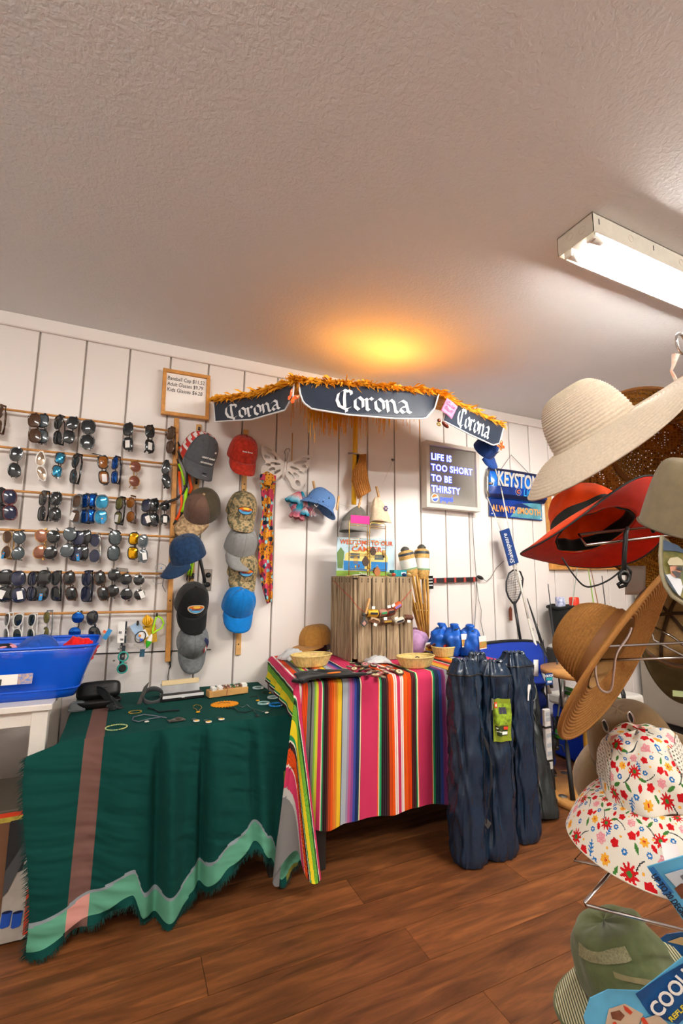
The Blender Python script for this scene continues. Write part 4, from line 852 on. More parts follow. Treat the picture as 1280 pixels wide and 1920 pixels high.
for i, (x, y) in enumerate(spots):
    p = sp_(x, y); w_, c_ = i % 4 if i not in (13,) else 0, (i*7//3) % 4; w_ = (i*5+1) % 4; big = i in (13, 15, 14)
    if big: c_ = 0
    R = .022 if big else random.uniform(.014, .020)
    lab = '%s wooden button with %s centre, %s' % (WN[w_], CN[c_], '%s from the left in the strewn pile' % CNT[sorted(spots).index((x, y))])
    if i == 13: lab = 'large cream centred wooden button at the front edge of the striped table'
    if i == 15: lab = 'lone cream button lying right of the pile near the front basket'
    if i == 14: lab = 'large cream centred button at the front of the pile, right of centre'
    r = thing('wooden_button', lab, 'button', (p.x, p.y, SZ+.002+.004*(i % 3)), (random.uniform(-.25, .35), random.uniform(-.3, .3), random.random()*3), 'wooden buttons on the striped table')
    MB().lathe([(.0005, 0), (R, 0), (R*1.03, .003), (R, .006), (R*.8, .0066), (.0005, .0062)], 20).build('disc', woods[w_], r); MB().lathe([(R*.72, .0066), (R*.68, .0078), (R*.3, .0074), (.0005, .0072)], 18).build('centre', ctrs[c_], r); MB().lathe([(R*.25, .0078), (.0005, .008)], 10).build('hole', woods[1], r)
# ------------------------------------------------------------------ parasol against the wall
um = thing('beach_parasol', 'dark blue beach parasol with orange raffia thatch mounted under the ceiling', 'parasol', (0, 0, 0))
navyv = M('parasol_navy', '#2a3444', rough=.45, spec=.4, var=.15, vscale=12, bump=.5, bscale=18); rafm = M('raffia_orange', '#f3a512', rough=.7, var=.25, vscale=40); canm = M('canopy_yellow', '#f0a010', rough=.7, trans=.0)
whe = M('binding_white', '#e9eaec', rough=.5); lett = M('vinyl_white', '#eef0f2', rough=.5)
def pl(pts, t):
    t = max(0, min(1, t)); L = [0.]
    for a, b in zip(pts, pts[1:]): L.append(L[-1]+math.hypot(b[0]-a[0], b[1]-a[1]))
    d = t*L[-1]
    for i in range(len(pts)-1):
        if d <= L[i+1] or i == len(pts)-2:
            k = (d-L[i])/max(1e-9, L[i+1]-L[i]); return (lerp(pts[i][0], pts[i+1][0], k), lerp(pts[i][1], pts[i+1][1], k))
def panel(name, top, bot, ya, yb, bow=.0):
    def f(s, t, o=0.):
        a = pl(top, s); b = pl(bot, s); x, y = lerp(a[0], b[0], t), lerp(a[1], b[1], t)
        return onY(x, y, lerp(ya, yb, s) - bow*math.sin(PI*s) + .012*t*math.sin(s*9+1) - .03*t - o)
    o = MB().grid(lambda u, v: f(u, v), 40, 10).build(name, navyv, um, solid=.002)
    e = [f(0, v/6) for v in range(7)]+[f(u/40, 1) for u in range(1, 41)]+[f(1, 1-v/6) for v in range(1, 7)]
    MB().tube([q+Vector((0, -.002, 0)) for q in e], .0042, 6).build('binding', whe, o); return f, o
LP = panel('valance', [(400, 753), (440, 749), (500, 738), (551, 719)], [(403, 791), (471, 787), (534, 769), (548, 744)], -.12, -.70)
FP = panel('valance', [(559, 717), (600, 719), (700, 726), (822, 740)], [(562, 738), (568, 755), (584, 767), (652, 778), (742, 785), (797, 785), (814, 766), (820, 745)], -.71, -.73, .03)
RP = panel('valance', [(838, 749), (890, 772), (944, 799)], [(830, 789), (880, 815), (924, 835), (936, 831)], -.72, -.45)
GL = {'C': ([[(.60, .92), (.36, 1.0), (.13, .78), (.08, .42), (.2, .1), (.48, -.02), (.68, .10)], [(.42, .98), (.40, .55), (.44, .06)], [(.56, 1.0), (.70, .92), (.72, .78)], [(.50, .0), (.52, -.16)]], .84),
      'o': ([[(.04, .52), (.04, .16), (.2, .0)], [(.04, .50), (.22, .68), (.38, .52), (.38, .16), (.2, .0)]], .50),
      'r': ([[(.0, .62), (.05, .58), (.05, .08), (.14, .02)], [(.05, .48), (.22, .68), (.32, .58)]], .40),
      'n': ([[(.0, .62), (.05, .58), (.05, .02)], [(.05, .46), (.24, .68), (.36, .54), (.36, .08), (.46, .0)]], .54),
      'a': ([[(.04, .56), (.22, .68), (.36, .56), (.36, .08), (.46, .0)], [(.36, .36), (.12, .30), (.04, .16), (.16, .0), (.36, .14)]], .52)}
def gothic(word, f, par, s0, s1, t0, t1):
    tot = sum(GL[c][1] for c in word); m = MB(); x0 = 0.; nx, ny = .062, .055
    for c in word:
        for st in GL[c][0]:
            for a, b in zip(st, st[1:]):
                n = 4
                for i in range(n):
                    qs = []
                    for k in (i/n, (i+1)/n):
                        x, y = lerp(a[0], b[0], k)+x0, lerp(a[1], b[1], k); qs.append(((x-nx, y-ny), (x+nx, y+ny)))
                    P = [qs[0][0], qs[1][0], qs[1][1], qs[0][1]]
                    m.add([f(lerp(s0, s1, x/tot), lerp(t1, t0, y), .0045) for x, y in P], [(0, 1, 2, 3)], False)
        x0 += GL[c][1]
    return m.build('lettering', lett, par)
gothic('Corona', FP[0], FP[1], .27, .77, .16, .80); gothic('Corona', LP[0], LP[1], .12, .78, .22, .86); gothic('Corona', RP[0], RP[1], .22, .80, .10, .82)
rim = [LP[0](0, 0), LP[0](.5, 0), LP[0](1, 0), FP[0](0, 0), FP[0](.33, 0), FP[0](.66, 0), FP[0](1, 0), RP[0](0, 0), RP[0](.5, 0), RP[0](1, 0)]
apex = Vector((1.72, -.06, 2.36))
def canopy(u, v):
    k = u*(len(rim)-1); i = min(int(k), len(rim)-2); p = rim[i].lerp(rim[i+1], k-i)+Vector((0, .006, .002)); q = p.lerp(apex, v); q.z += .02*math.sin(PI*v)*0; return q
MB().grid(canopy, 60, 10).build('canopy', canm, um, solid=.002)
random.seed(4); raf = MB()
for k in range(11000):
    u = random.random(); v = random.random()**1.5*.8; p = canopy(u, v); p2 = canopy(u+random.uniform(-.012, .012), max(-.02, v-.12)); d = (p2-p); d.z += random.uniform(-.015, .012); d.x += random.uniform(-.02, .02); L_ = random.uniform(.03, .07); d = d.normalized()*L_
    if not False and random.random() < .93:
        a = Vector((random.uniform(-.004, .004), 0, .002)); up_ = Vector((0, 0, random.uniform(.002, .022)*(1.0 if u < .72 else .5)))
        raf.add([p+up_-a, p+up_+a, p+d*.6+up_*1.2+a, p+d+up_*.5], [(0, 1, 2), (0, 2, 3)], False)
tag(raf.build('raffia_thatch', rafm, um), kind='stuff')
raf = MB()                                                         # strands hanging under the canopy
for k in range(700):
    u = random.choice((random.gauss(.36, .07), random.gauss(.5, .12), random.gauss(.27, .03), random.uniform(.15, .66))); v = random.uniform(.15, .75); p = canopy(max(.05, min(.75, u)), v); L_ = random.uniform(.10, .30)*(.5+random.random()*.5); a = Vector((.0022, 0, 0)); d = Vector((random.uniform(-.012, .012), 0, -L_))
    raf.add([p-a, p+a, p+d+a*.6, p+d-a*.6], [(0, 1, 2, 3)], False)
tag(raf.build('raffia_strands', rafm, um), kind='stuff')
MB().tube([LP[0](0, 0)+Vector((-.012, 0, .004)), LP[0](0, 0)+Vector((.05, -.04, .008))], [.004, .012], 8).build('rib_tip', M('tip_black'), um)
pt, pb_ = onY(667, 775, -.055), onY(663, 946, -.055); MB().tube([apex+Vector((0, 0, -.01)), pt, pb_], .0155, 12).build('pole', M('pole_yellow', '#eeb012', rough=.4), um)
br = onY(665, 853, -.055); MB().tube([br+Vector((-.045, 0, .004)), br+Vector((-.02, -.018, .004)), br+Vector((.02, -.018, 0)), br+Vector((.055, 0, -.004))], .006, 6).build('bracket', sil, um)
for q in (LP[0](1, 0)+Vector((.01, .03, .0)), FP[0](1, 0)+Vector((.02, .03, .0))): MB().tube([q, apex], .004, 6).build('rib', M('rib_steel', '#9a9a98', rough=.3, metal=1), um)
# unseen warm bulbs added on the canopy to make the ceiling glow orange
sl = thing('added_glow_bulbs', 'unseen small warm bulbs added on top of the parasol to make the ceiling glow', 'added lights', canopy(.5, .25))
bp_ = [canopy(u, .40)+Vector((0, 0, .012)) for u in (.36, .45, .54, .62, .70)]
MB().tube([p-sl.location-Vector((0, 0, .008)) for p in bp_], .002, 5).build('cord', clipm(), sl)
for k, p in enumerate(bp_):
    g = MB().ball(p-sl.location, .006, 10, 6).build('added_bulb', M('added_bulb_glow', '#ff9a20', emit=20), sl)
    ld = bpy.data.lights.new('added_bulb_light', 'POINT'); ld.energy = ADDED_BULB*(.4, .7, 1.3, 1.7, 1.2)[k]; ld.color = (1, .50, .08); ld.shadow_soft_size = .04; lo = bpy.data.objects.new('added_bulb_light', ld); COL.objects.link(lo); lo.parent = sl; lo.location = p-sl.location+Vector((0, 0, .02))
# small paper butterflies and pink note
def small_butterfly(label, px, py, y, rot):
    c = onY(px, py, y); r = thing('paper_butterfly', label, 'ornament', c, rot)
    for s in (-1, 1):
        w = MB().prism([(0, .0), (s*.012, .028), (s*.026, .034), (s*.028, .018), (s*.016, .002), (s*.022, -.010), (s*.014, -.022), (s*.004, -.014)], -.0008, 0).build('wing', M('butterfly_orange', '#e8741c', rough=.6, var=.4, vscale=90, vcol='#b8281a'), r, rot=(0, 0, s*-.5)); MB().prism([(s*.014, .022), (s*.024, .029), (s*.022, .018)], -.0018, -.0009).build('wing_spot', M('butterfly_cream', '#f3d9b0', rough=.6), w)
    MB().tube([(0, -.002, .014), (0, -.003, -.016)], .0018, 6).build('body', ink, r)
small_butterfly('orange paper butterfly clipped between the left and middle parasol panels', 545, 747, -.76, (0, .5, .3)); small_butterfly('pale orange butterfly at the right tip of the parasol', 938, 838, -.50, (0, -.6, -.3))
c = onY(842, 766, -.77); nt = thing('pink_note', 'pink paper note reading Cute Stuff pinned to the parasol', 'note', c, (0, .5, 0))
MB().grid(lambda u, v: ((u-.5)*.074, -.004*math.sin(PI*u), (v-.5)*.082), 8, 8).build('paper', M('paper_hot_pink', '#f57fa8', rough=.6), nt, solid=.0006)
for k, s in enumerate(('Cute', 'Stuff')): text(s, .028, M('ink_magenta', '#b01860', rough=.5), nt, (-.004, -.0065, .018-.030*k), shear=.15)
c = onY(829, 793, -.78); r = thing('hair_claw', 'glossy brown hair claw clipped under the pink note', 'hair clip', c, (0, .6, 0)); gbr = M('acrylic_brown', '#6a2a1c', rough=.2)
MB().ball((.018, 0, .004), (.024, .010, .010), 14, 8).build('jaw', gbr, r); MB().ball((-.02, .004, .0), (.010, .008, .010), 12, 8).build('jaw', gbr, r); MB().torus((-.012, 0, -.02), .009, .003, 14, 6, T=Matrix.Rotation(0, 4, 'X')).build('hinge', gold, r)
r = cap('dark blue cap hanging from the right end of the parasol', 916, 845, 40, (cloth_m('cap_cobalt', '#1c3f84'),)*3, y=-.40, phi=55, roll=-30, yaw=20)
text('NEW', .026, ink, r, crown_pt(0, .3, .003), rot=(PI/2-.2, 0, 0), bold=.0005)
# ------------------------------------------------------------------ carved white butterfly
def curve_shape(splines, ext):
    cu = bpy.data.curves.new('c', 'CURVE'); cu.dimensions = '2D'; cu.fill_mode = 'BOTH'; cu.extrude = ext; cu.resolution_u = 4
    for pts in splines:
        s = cu.splines.new('BEZIER'); s.bezier_points.add(len(pts)-1); s.use_cyclic_u = True
        for b, p in zip(s.bezier_points, pts): b.co = (p[0], p[1], 0); b.handle_left_type = b.handle_right_type = 'AUTO'
    ob = bpy.data.objects.new('c', cu); me = bpy.data.meshes.new_from_object(ob); bpy.data.objects.remove(ob); bpy.data.curves.remove(cu); return me
def ell(cx, cy, a, b, rot, n=10): return [(cx+a*math.cos(2*PI*i/n)*math.cos(rot)-b*math.sin(2*PI*i/n)*math.sin(rot), cy+a*math.cos(2*PI*i/n)*math.sin(rot)+b*math.sin(2*PI*i/n)*math.cos(rot)) for i in range(n)]
bc_ = onY(533, 882, -.03); bf = thing('butterfly_plaque', 'carved white wooden butterfly with cut out wings hanging on the wall', 'wall ornament', bc_, (0, .13, 0)); bf.scale = (1.18, 1, 1.1)
bw = M('plaque_white', '#e6ded6', rough=.5)
for s in (-1, 1):
    W = [[(s*x, y) for x, y in q] for q in ([(.004, .03), (.03, .06), (.08, .10), (.125, .115), (.132, .08), (.118, .04), (.10, .015), (.115, -.01), (.108, -.055), (.085, -.085), (.06, -.088), (.035, -.055), (.006, -.018)],
        ell(.10, .092, .022, .007, .25), ell(.072, .062, .036, .010, .45), ell(.098, .048, .015, .010, .2), ell(.05, .024, .026, .007, -.1), ell(.087, .008, .016, .008, -.3), ell(.038, -.018, .024, .007, -.75), ell(.062, -.010, .017, .010, -.5), ell(.078, -.052, .018, .013, -.9))]
    me = curve_shape(W, .004); me.materials.append(bw); o = bpy.data.objects.new('wing', me); COL.objects.link(o); o.parent = bf; o.rotation_euler = (PI/2, 0, 0)
MB().tube([(0, 0, .05), (0, -.002, .03), (0, -.003, 0), (0, -.002, -.04)], [.004, .008, .010, .004], 10).build('body', bw, bf); MB().box((0, -.008, .0), (.008, .01, .02)).build('pin', TAGM, bf)
MB().tube([(-.004, 0, .05), (-.008, 0, .085), (-.014, 0, .10), (-.008, -.004, .118), (.008, -.004, .122), (.014, .01, .112)], .0022, 6).build('hook', sil, bf); MB().tube([(0, 0, .05), (.006, 0, .08), (.004, 0, .105)], .0015, 5).build('hook', sil, bf)
a, b = onY(548, 812, -.02), onY(547, 866, -.02); tag(MB().tube([a, b], .003, 6).build('bamboo_stick', M('bamboo', '#c8913c', rough=.5)), 'thin bamboo stick hanging beside the carved butterfly hook', 'stick')
# ------------------------------------------------------------------ scarves
def pattern(key, base, spots, scale=38):
    m = M(key, base, rough=.85, spec=.2); N, L, b = nodes_of(m); tc = N.new('ShaderNodeTexCoord'); prev = None
    for k, (col, thr, sc) in enumerate(spots):
        v = N.new('ShaderNodeTexVoronoi'); v.inputs['Scale'].default_value = sc; v.inputs['Randomness'].default_value = .8; mp = N.new('ShaderNodeMapping'); mp.inputs['Location'].default_value = (k*3.7, k*1.3, k*2.1); L.new(tc.outputs['Object'], mp.inputs[0]); L.new(mp.outputs[0], v.inputs['Vector'])
        lt = N.new('ShaderNodeMath'); lt.operation = 'LESS_THAN'; lt.inputs[1].default_value = thr; L.new(v.outputs['Distance'], lt.inputs[0])
        mx = N.new('ShaderNodeMix'); mx.data_type = 'RGBA'; mx.inputs[7].default_value = (*lin(col), 1); L.new(lt.outputs[0], mx.inputs[0])
        if prev: L.new(prev, mx.inputs[6])
        else: mx.inputs[6].default_value = (*lin(base), 1)
        prev = mx.outputs[2]
    L.new(prev, b.inputs['Base Color']); return m
scm = pattern('scarf_print', '#d8922c', [('#8a2a1c', .28, 70), ('#3a2a2a', .22, 60), ('#c2405a', .42, 17), ('#2a3a50', .34, 24), ('#8fd0d8', .26, 24), ('#c2405a', .12, 24)])
sc_ = thing('hanging_scarf', 'orange scarf with pink and blue flowers hanging knotted from the butterfly', 'scarf', onY(500, 900, -.04))
def scf(u, v):
    a = pl([(488, 905), (492, 960), (485, 1010), (484, 1060), (492, 1105), (500, 1132)], v); b = pl([(516, 905), (510, 960), (512, 1010), (510, 1060), (511, 1100), (510, 1128)], v)
    return onY(lerp(a[0], b[0], u), lerp(a[1], b[1], u), -.035-.012*math.sin(u*11+v*5)-.004*math.sin(v*30)) - sc_.location
MB().grid(scf, 24, 60).build('tail', scm, sc_, solid=.002)
def knot(u, v):
    w = 2*PI*u; z = lerp(.03, -.035, v); r = .034*(.45+.55*abs(math.sin(PI*(v*.9+.08))))*(1+.12*math.sin(w*5)); return Vector((r*math.cos(w)+.003, -.012+.018*math.sin(w), z))
MB().grid(knot, 30, 10, True).build('knot', scm, sc_)
MB().grid(lambda u, v: Vector((-.045+.09*u, -.02-.01*math.sin(u*8), .035-.06*v*(1-.5*abs(u-.5)*2)+.012*math.cos((u-.5)*6))), 14, 8).build('collar', scm, sc_, solid=.003)
# tie dye scarf bundle on the line
def tdcol(v, k): 
    c = [lin('#2aa0b8'), lin('#b0506a'), lin('#d89a9a'), lin('#9cc8d8'), lin('#1f86a8')]; t = v*3.2+k; i = int(t) % 5; f = t-int(t); return tuple(lerp(c[i][j], c[(i+1) % 5][j], f) for j in range(3))
tdm = attr_m('tie_dye', rough=.8); td = thing('tie_dye_scarf', 'crumpled pink and turquoise tie dye scarf beside the blue sun hat', 'scarf', onY(553, 940, -.05))
def lobe(c, w, h, k, roll, yo=0.):
    T = Matrix.Translation(c) @ Matrix.Rotation(roll, 4, 'Y')
    m = MB().grid(lambda u, v: ((.15+.85*v**.8)*w/2*math.cos(2*PI*u)*(1+.16*math.sin(10*PI*u)*v), yo+(.012+.022*v)*math.sin(2*PI*u)*(1+.2*math.sin(12*PI*u)), -h*v+.004*math.sin(14*PI*u)*v), 48, 16, True, T, colf=lambda u, v: tdcol(v, k)); return m
for c, w, h, k, ro in (((.02, -.01, .055), .115, .075, .9, .35), ((.04, .0, .06), .07, .09, 4.2, -.1), ((.035, -.02, .005), .09, .11, 3.4, .25), ((-.03, .0, -.02), .07, .06, 0., -1.0), ((.07, -.012, .0), .06, .09, 4.4, -.3)): lobe(c, w, h, k, ro).build('fold', tdm, td)
lobe((.045, -.035, -.035), .06, .05, 1.2, .1, -.01).build('rosette', tdm, td)
# ------------------------------------------------------------------ clothes line with hats
ln = [onY(*q, -.03) for q in ((545, 918), (588, 925), (632, 944), (676, 955), (706, 935), (736, 864))]
tag(MB().tube(ln, .0014, 5).build('clothes_line', M('string_white', '#d8d0c4', rough=.8)), 'thin white string strung along the wall holding pegged hats', 'string')
tag(MB().cyl(onY(736, 864, 0), onY(736, 864, -.035), .004, 8).box(onY(736, 862, -.03), (.02, .006, .01)).build('wall_hook', sil), 'small metal hook high on the wall holding the string end', 'hook')
peg = M('peg_wood', '#d3a468', rough=.6)
def clothespin(label, a, b, y=-.075):
    A, B = onY(*a, y), onY(*b, y); c = (A+B)/2; r = thing('clothespin', label, 'clothespin', c, group='wooden clothespins')
    for s in (-1, 1): seg_box(MB(), A-c+Vector((0, s*.004, 0)), B-c+Vector((0, s*.002, 0)), .010, .005).build('leg', peg, r)
    MB().torus((0, 0, 0), .006, .0012, 10, 5, T=Matrix.Rotation(PI/2, 4, 'Y')).build('spring', sil, r); return r
clothespin('wooden clothespin on top of the blue sun hat', (587, 902), (591, 925)); clothespin('wooden clothespin at the right edge of the blue sun hat', (635, 930), (631, 956)); clothespin('wooden clothespin gripping the grey hat', (677, 931), (672, 952)); clothespin('wooden clothespin gripping the cream hat', (705, 912), (710, 932))
bhm = pattern('hat_blue_print', '#5f86bd', [('#16202e', .17, 36), ('#b8cde6', .10, 50)])
bh = thing('sun_hat', 'light blue sun hat with small dark prints pegged on the string', 'hat', onY(600, 944, -.08), (0, .45, -.25))
MB().grid(lambda u, v: Vector((.085*math.cos(2*PI*u)*math.cos(PI/2*v)**.5 if v < 1 else 0, .045*math.sin(2*PI*u)*(math.cos(PI/2*v)**.5 if v < 1 else 0), .0+.085*math.sin(PI/2*v)*(1+.08*math.sin(2*PI*u*2)))), 40, 14, True).build('crown', bhm, bh)
MB().grid(lambda u, v: Vector(((.085+.035*v)*math.cos(2*PI*u), (.045+.055*v)*math.sin(2*PI*u), -.035*v-.012*v*math.sin(4*PI*u+1))), 48, 8, True).build('brim', bhm, bh, solid=.003)
MB().tube([(-.02, -.06, -.02), (-.03, -.085, -.04), (-.015, -.085, -.045), (-.01, -.07, -.025)], .003, 6).build('toggle', TAGM, bh); MB().tube([(-.02, -.05, -.04), (-.025, -.05, -.08), (-.015, -.05, -.10), (-.012, -.05, -.06)], .0015, 5).build('chin_string', TAGM, bh)
def pinched(label, top, cx, cy, W, H, mat, band, y=-.06, roll=0., name='bucket_hat', cat='hat'):
    t = onY(*top, y); r = thing(name, label, cat, t, (0, roll, 0))
    def f(u, v):
        w = 2*PI*u; k = (v**.62)*(1-.12*smooth(.75, 1, v)); pl_ = 1+.10*math.sin(w*7+1)*(1-v)*min(1, v*6)
        return Vector((W/2*k*math.cos(w)*pl_+cx*v, .05*k*math.sin(w)*pl_-.02*v, -H*v+.006*math.sin(w*2)*v))
    MB().grid(f, 48, 18, True).build('crown', mat, r)
    MB().grid(lambda u, v: f(u, 1.)+Vector((.014*v*math.cos(2*PI*u), .012*v*math.sin(2*PI*u)-.006*v, -cy*v)), 48, 4, True).build('brim', band, r, solid=.002); return r
gry = cloth_m('hat_grey_green', '#6d6a62'); crm = cloth_m('hat_cream', '#e5d0b2')
pinched('grey floppy hat pegged on the string behind the pink price card', (672, 948), -.035, .055, .20, .11, gry, cloth_m('hat_grey_light', '#8a8782'))
ch = pinched('cream hat with a small purple flower pegged at the right of the string', (706, 930), .012, .05, .135, .12, crm, crm)
for k in range(6): MB().ball((.03+.010*math.cos(k*1.05), -.062, -.085+.012*math.sin(k*1.05)), (.006, .002, .006), 8, 5).build('flower', M('flower_purple', '#6a5a86', rough=.8), ch)
# straw visor on the pole
vs_ = thing('straw_visor', 'woven straw visor hanging on the yellow parasol pole', 'visor', onY(680, 890, -.10)); strw = M('straw_tan', '#b9782f', rough=.7, var=.25, vscale=70, bump=.6, bscale=300)
def vis(u, v, o=0.):
    a = pl([(674, 852), (671, 868), (661, 884), (659, 902), (666, 922), (671, 936)], v); b = pl([(686, 851), (687, 880), (690, 900), (695, 921)], v)
    return onY(lerp(a[0], b[0], u), lerp(a[1], b[1], u), -.09-.035*math.sin(PI*u)*v - o) - vs_.location
MB().grid(vis, 16, 30).build('brim', strw, vs_, solid=.003); m = MB()
for k in range(9): m.tube([vis(k/8, v/20, .003) for v in range(21)], .0022, 5)
m.build('braid', strw, vs_); MB().grid(lambda u, v: onY(lerp(669, 676, u), lerp(853, 874, v), -.075)-vs_.location, 2, 6).build('strap', M('strap_black'), vs_, solid=.004)
# ------------------------------------------------------------------ lit sign
c, W, H, an = wallquad((793, 827), (895, 843), (893, 961), (796, 951), -.04); ls = thing('lit_sign', 'framed sign with glowing blue letters about being thirsty', 'lit sign', c, (0, an, 0))
picture_frame(ls, W, H, .028, .06, M('frame_pale', '#d6cfc6', rough=.4), .0)
scr = M('sign_glass', '#96938d', rough=.05, spec=.9); MB().box((0, .0, 0), (W-.05, .02, H-.05)).build('glass', scr, ls)
glow = M('neon_white', '#cfd4ff', emit=1.1); halo = M('neon_blue', '#3550ff', emit=.9)
for k, s in enumerate(('LIFE IS', 'TOO SHORT', 'TO BE', 'THIRSTY')):
    z = H/2-.105-.074*k
    def wid(q, b_): me = textmesh(q, .062, bold=b_, spacing=1.1, align='LEFT'); xs = [v.co.x for v in me.vertices]; bpy.data.meshes.remove(me); return max(xs)
    ws = s.split(' '); xo = [0.]+([wid(s, .0012)-wid(ws[1], .0012)] if len(ws) > 1 else [])
    for q_, x_ in zip(ws, xo):                       # each word a piece of its own
        text(q_, .062, halo, ls, (-W/2+.05+x_*.92, -.0115, z), align='LEFT', bold=.0040, spacing=1.1, name='letter_glow', sx=.92); text(q_, .062, glow, ls, (-W/2+.05+x_*.92, -.0135, z), align='LEFT', bold=.0012, spacing=1.1, sx=.92)
z = -H/2+.07; R = .028
def disc(cx, cz, R, a0, a1, y0, y1, n=16): return MB().prism([(cx+R*math.cos(lerp(a0, a1, i/n)), cz+R*math.sin(lerp(a0, a1, i/n))) for i in range(n+1)], y0, y1)
bx_ = -W/2+.078
disc(bx_, z, R, 0, 2*PI*15/16, -.0125, -.0115).build('emblem', M('emblem_white', '#f2f2f2', emit=.5), ls); disc(bx_, z, R*.86, .5, PI+.1, -.0140, -.0128).build('emblem_red', M('emblem_orange', '#e0602a', emit=.5), ls); disc(bx_, z, R*.86, PI+.35, 2*PI+.05, -.0140, -.0128).build('emblem_blue', M('emblem_blue', '#3a55c8', emit=.3), ls)
text('pepsi', .052, halo, ls, (bx_+.042, -.0125, z), align='LEFT', bold=.001)
wire = M('wire_grey', '#6a6864', rough=.5)
tag(MB().tube([onY(*q, -.02) for q in ((884, 958), (886, 990), (889, 1040), (893, 1085), (892, 1130), (889, 1180), (890, 1200))], .0024, 6).build('sign_wire', wire), 'thin grey wire hanging from the lit sign down the wall', 'wire')
tag(MB().tube([onY(*q, -.02) for q in ((893, 1090), (896, 1120), (902, 1145), (901, 1165), (907, 1195))], .0022, 6).build('plug_wire', wire), 'second thin grey wire wandering down beside the sign wire', 'wire')
# black rail with red brackets
c, W, H, an = wallquad((804, 1084), (893, 1082), (893, 1090), (804, 1093), -.02); rl = thing('wall_rail', 'black horizontal wall rail with red brackets right of the bamboo torches', 'rail', c, (0, an, 0))
MB().box((0, 0, 0), (W, .02, H)).build('bar', M('rail_black', '#2a2628', rough=.4), rl, bevel=.003)
for k in range(5): MB().box((-W/2+.04+k*(W-.07)/4, -.011, 0), (.016, .006, H*1.05)).build('bracket', M('rail_red', '#b8463c', rough=.4), rl)
MB().box((-W/2+.0, -.015, -.012), (.04, .006, .085)).build('barcode_tag', M('sticker_black'), rl); 
for k in range(3): MB().box((-W/2, -.0185, -.03+.02*k), (.03, .001, .006)).build('tag_print', TAGM, rl)
pg = onY(900, 1083, -.03); pl_ = thing('plug', 'black oval plug at the right end of the wall rail', 'plug', pg); MB().ball((0, 0, 0), (.03, .014, .013), 14, 8).build('body', M('tip_black'), pl_, rot=(0, .35, 0)); MB().tube([Vector((.02, 0, -.008))]+[onY(*q, -.02)-pg for q in ((912, 1090), (920, 1083), (930, 1065), (944, 1052))], .0022, 6).build('lead', wire, pl_)
# ------------------------------------------------------------------ tin beer sign
c, W, H, an = wallquad((916, 878), (1017, 893), (1018, 976), (912, 965), -.02); ks = thing('tin_sign', 'embossed blue tin beer sign hung from a cord', 'sign', c, (0, an, 0))
bl1, bl2, bl3 = M('tin_blue', '#0d3a9a', rough=.25, spec=.6, var=.3, vscale=8, vcol='#0a2460'), M('tin_bright_blue', '#1d78d8', rough=.2, spec=.6, var=.4, vscale=9, vcol='#0c3aa0'), M('tin_navy', '#101a44', rough=.3)
MB().box((0, .004, -H*.31), (W*.95, .004, H*.40)).build('plate', bl1, ks, bevel=.0015)
MB().grid(lambda u, v: Vector(((u-.5)*W, -.004-.032*math.sin(PI*v)**.7*(min(1, u*9)**.5), -H*.14+v*H*.64+.006*math.sin(PI*u))), 30, 16).build('can', bl2, ks, solid=.002)
MB().grid(lambda u, v: Vector(((u-.5)*W, -.006-.0335*math.sin(PI*(.90+.1*v))**.7*(min(1, u*9)**.5), -H*.14+(.88+.12*v)*H*.64+.006*math.sin(PI*u)+.004)), 24, 4).build('can_top', bl3, ks)
MB().grid(lambda u, v: Vector(((u-.5)*W, -.007-.034*math.sin(PI*(.04+.16*v))**.7*(min(1, u*9)**.5), -H*.14+(.02+.12*v)*H*.64+.006*math.sin(PI*u))), 24, 4).build('can_base', bl3, ks)
MB().grid(lambda u, v: Vector(((u-.5)*W+.004, -.009-.034*math.sin(PI*(.2+.26*v))**.7*(min(1, u*9)**.5), -H*.14+(.14+.24*v)*H*.64+.006*math.sin(PI*u))), 24, 4).build('can_band', bl1, ks)
MB().torus((-W/2+.014, -.012, H*.16), .012, .010, 18, 6, T=Matrix.Identity(4)).build('can_rim', M('tin_silver', '#b9b6ae', rough=.25, metal=.9), ks); MB().tube([(-W/2+.01, -.006, H*.46), (-W/2-.012, -.012, H*.30), (-W/2-.014, -.012, H*.0), (-W/2+.0, -.006, -H*.12)], .010, 8).build('can_rim', M('tin_silver'), ks)
slv = M('tin_letters', '#e4e0d8', rough=.3, metal=.3)
text('KEYSTONE', .150, slv, ks, (.004, -.043, H*.26), bold=.0035, shear=.12, sx=.47*W/.42, ext=.002)
text('LIGHT', .072, M('tin_cyan', '#2aa0e8', rough=.3), ks, (W*.20, -.045, H*.025), bold=.001, shear=.15, sx=.85); MB().torus((0, 0, 0), .026, .0016, 20, 5, T=Matrix.Rotation(PI/2, 4, 'X')).build('crest_ring', M('tin_pale', '#b8b4c8', rough=.3), ks, (-.025, -.046, H*.035)); text('C', .036, M('tin_orange', '#e8742a', rough=.3), ks, (-.025, -.046, H*.035), bold=.002)
text('ALWAYS SMOOTH', .066, M('tin_peach', '#f3a25a', rough=.4), ks, (-W*.0, -.002, -H*.345), bold=.0018, sx=.62*W/.42, spacing=1.1)
MB().prism([(-W*.12, -H*.49), (W*.46, -H*.49), (W*.46, -H*.12), (W*.1, -H*.17)], .0005, .0018).build('river_print', M('tin_river', '#5fa6b8', rough=.3, var=.4, vscale=14), ks); MB().prism([(-W*.1, -H*.24), (W*.1, -H*.17), (W*.3, -H*.26), (W*.1, -H*.27)], -.0002, .0006).build('mountain_print', M('tin_mountain', '#12306e', rough=.3), ks)
for x, z in ((-W*.44, -H*.46), (W*.44, -H*.46)): MB().cyl((x, .0, z), (x, -.003, z), .005, 10).build('grommet', TAGM, ks)
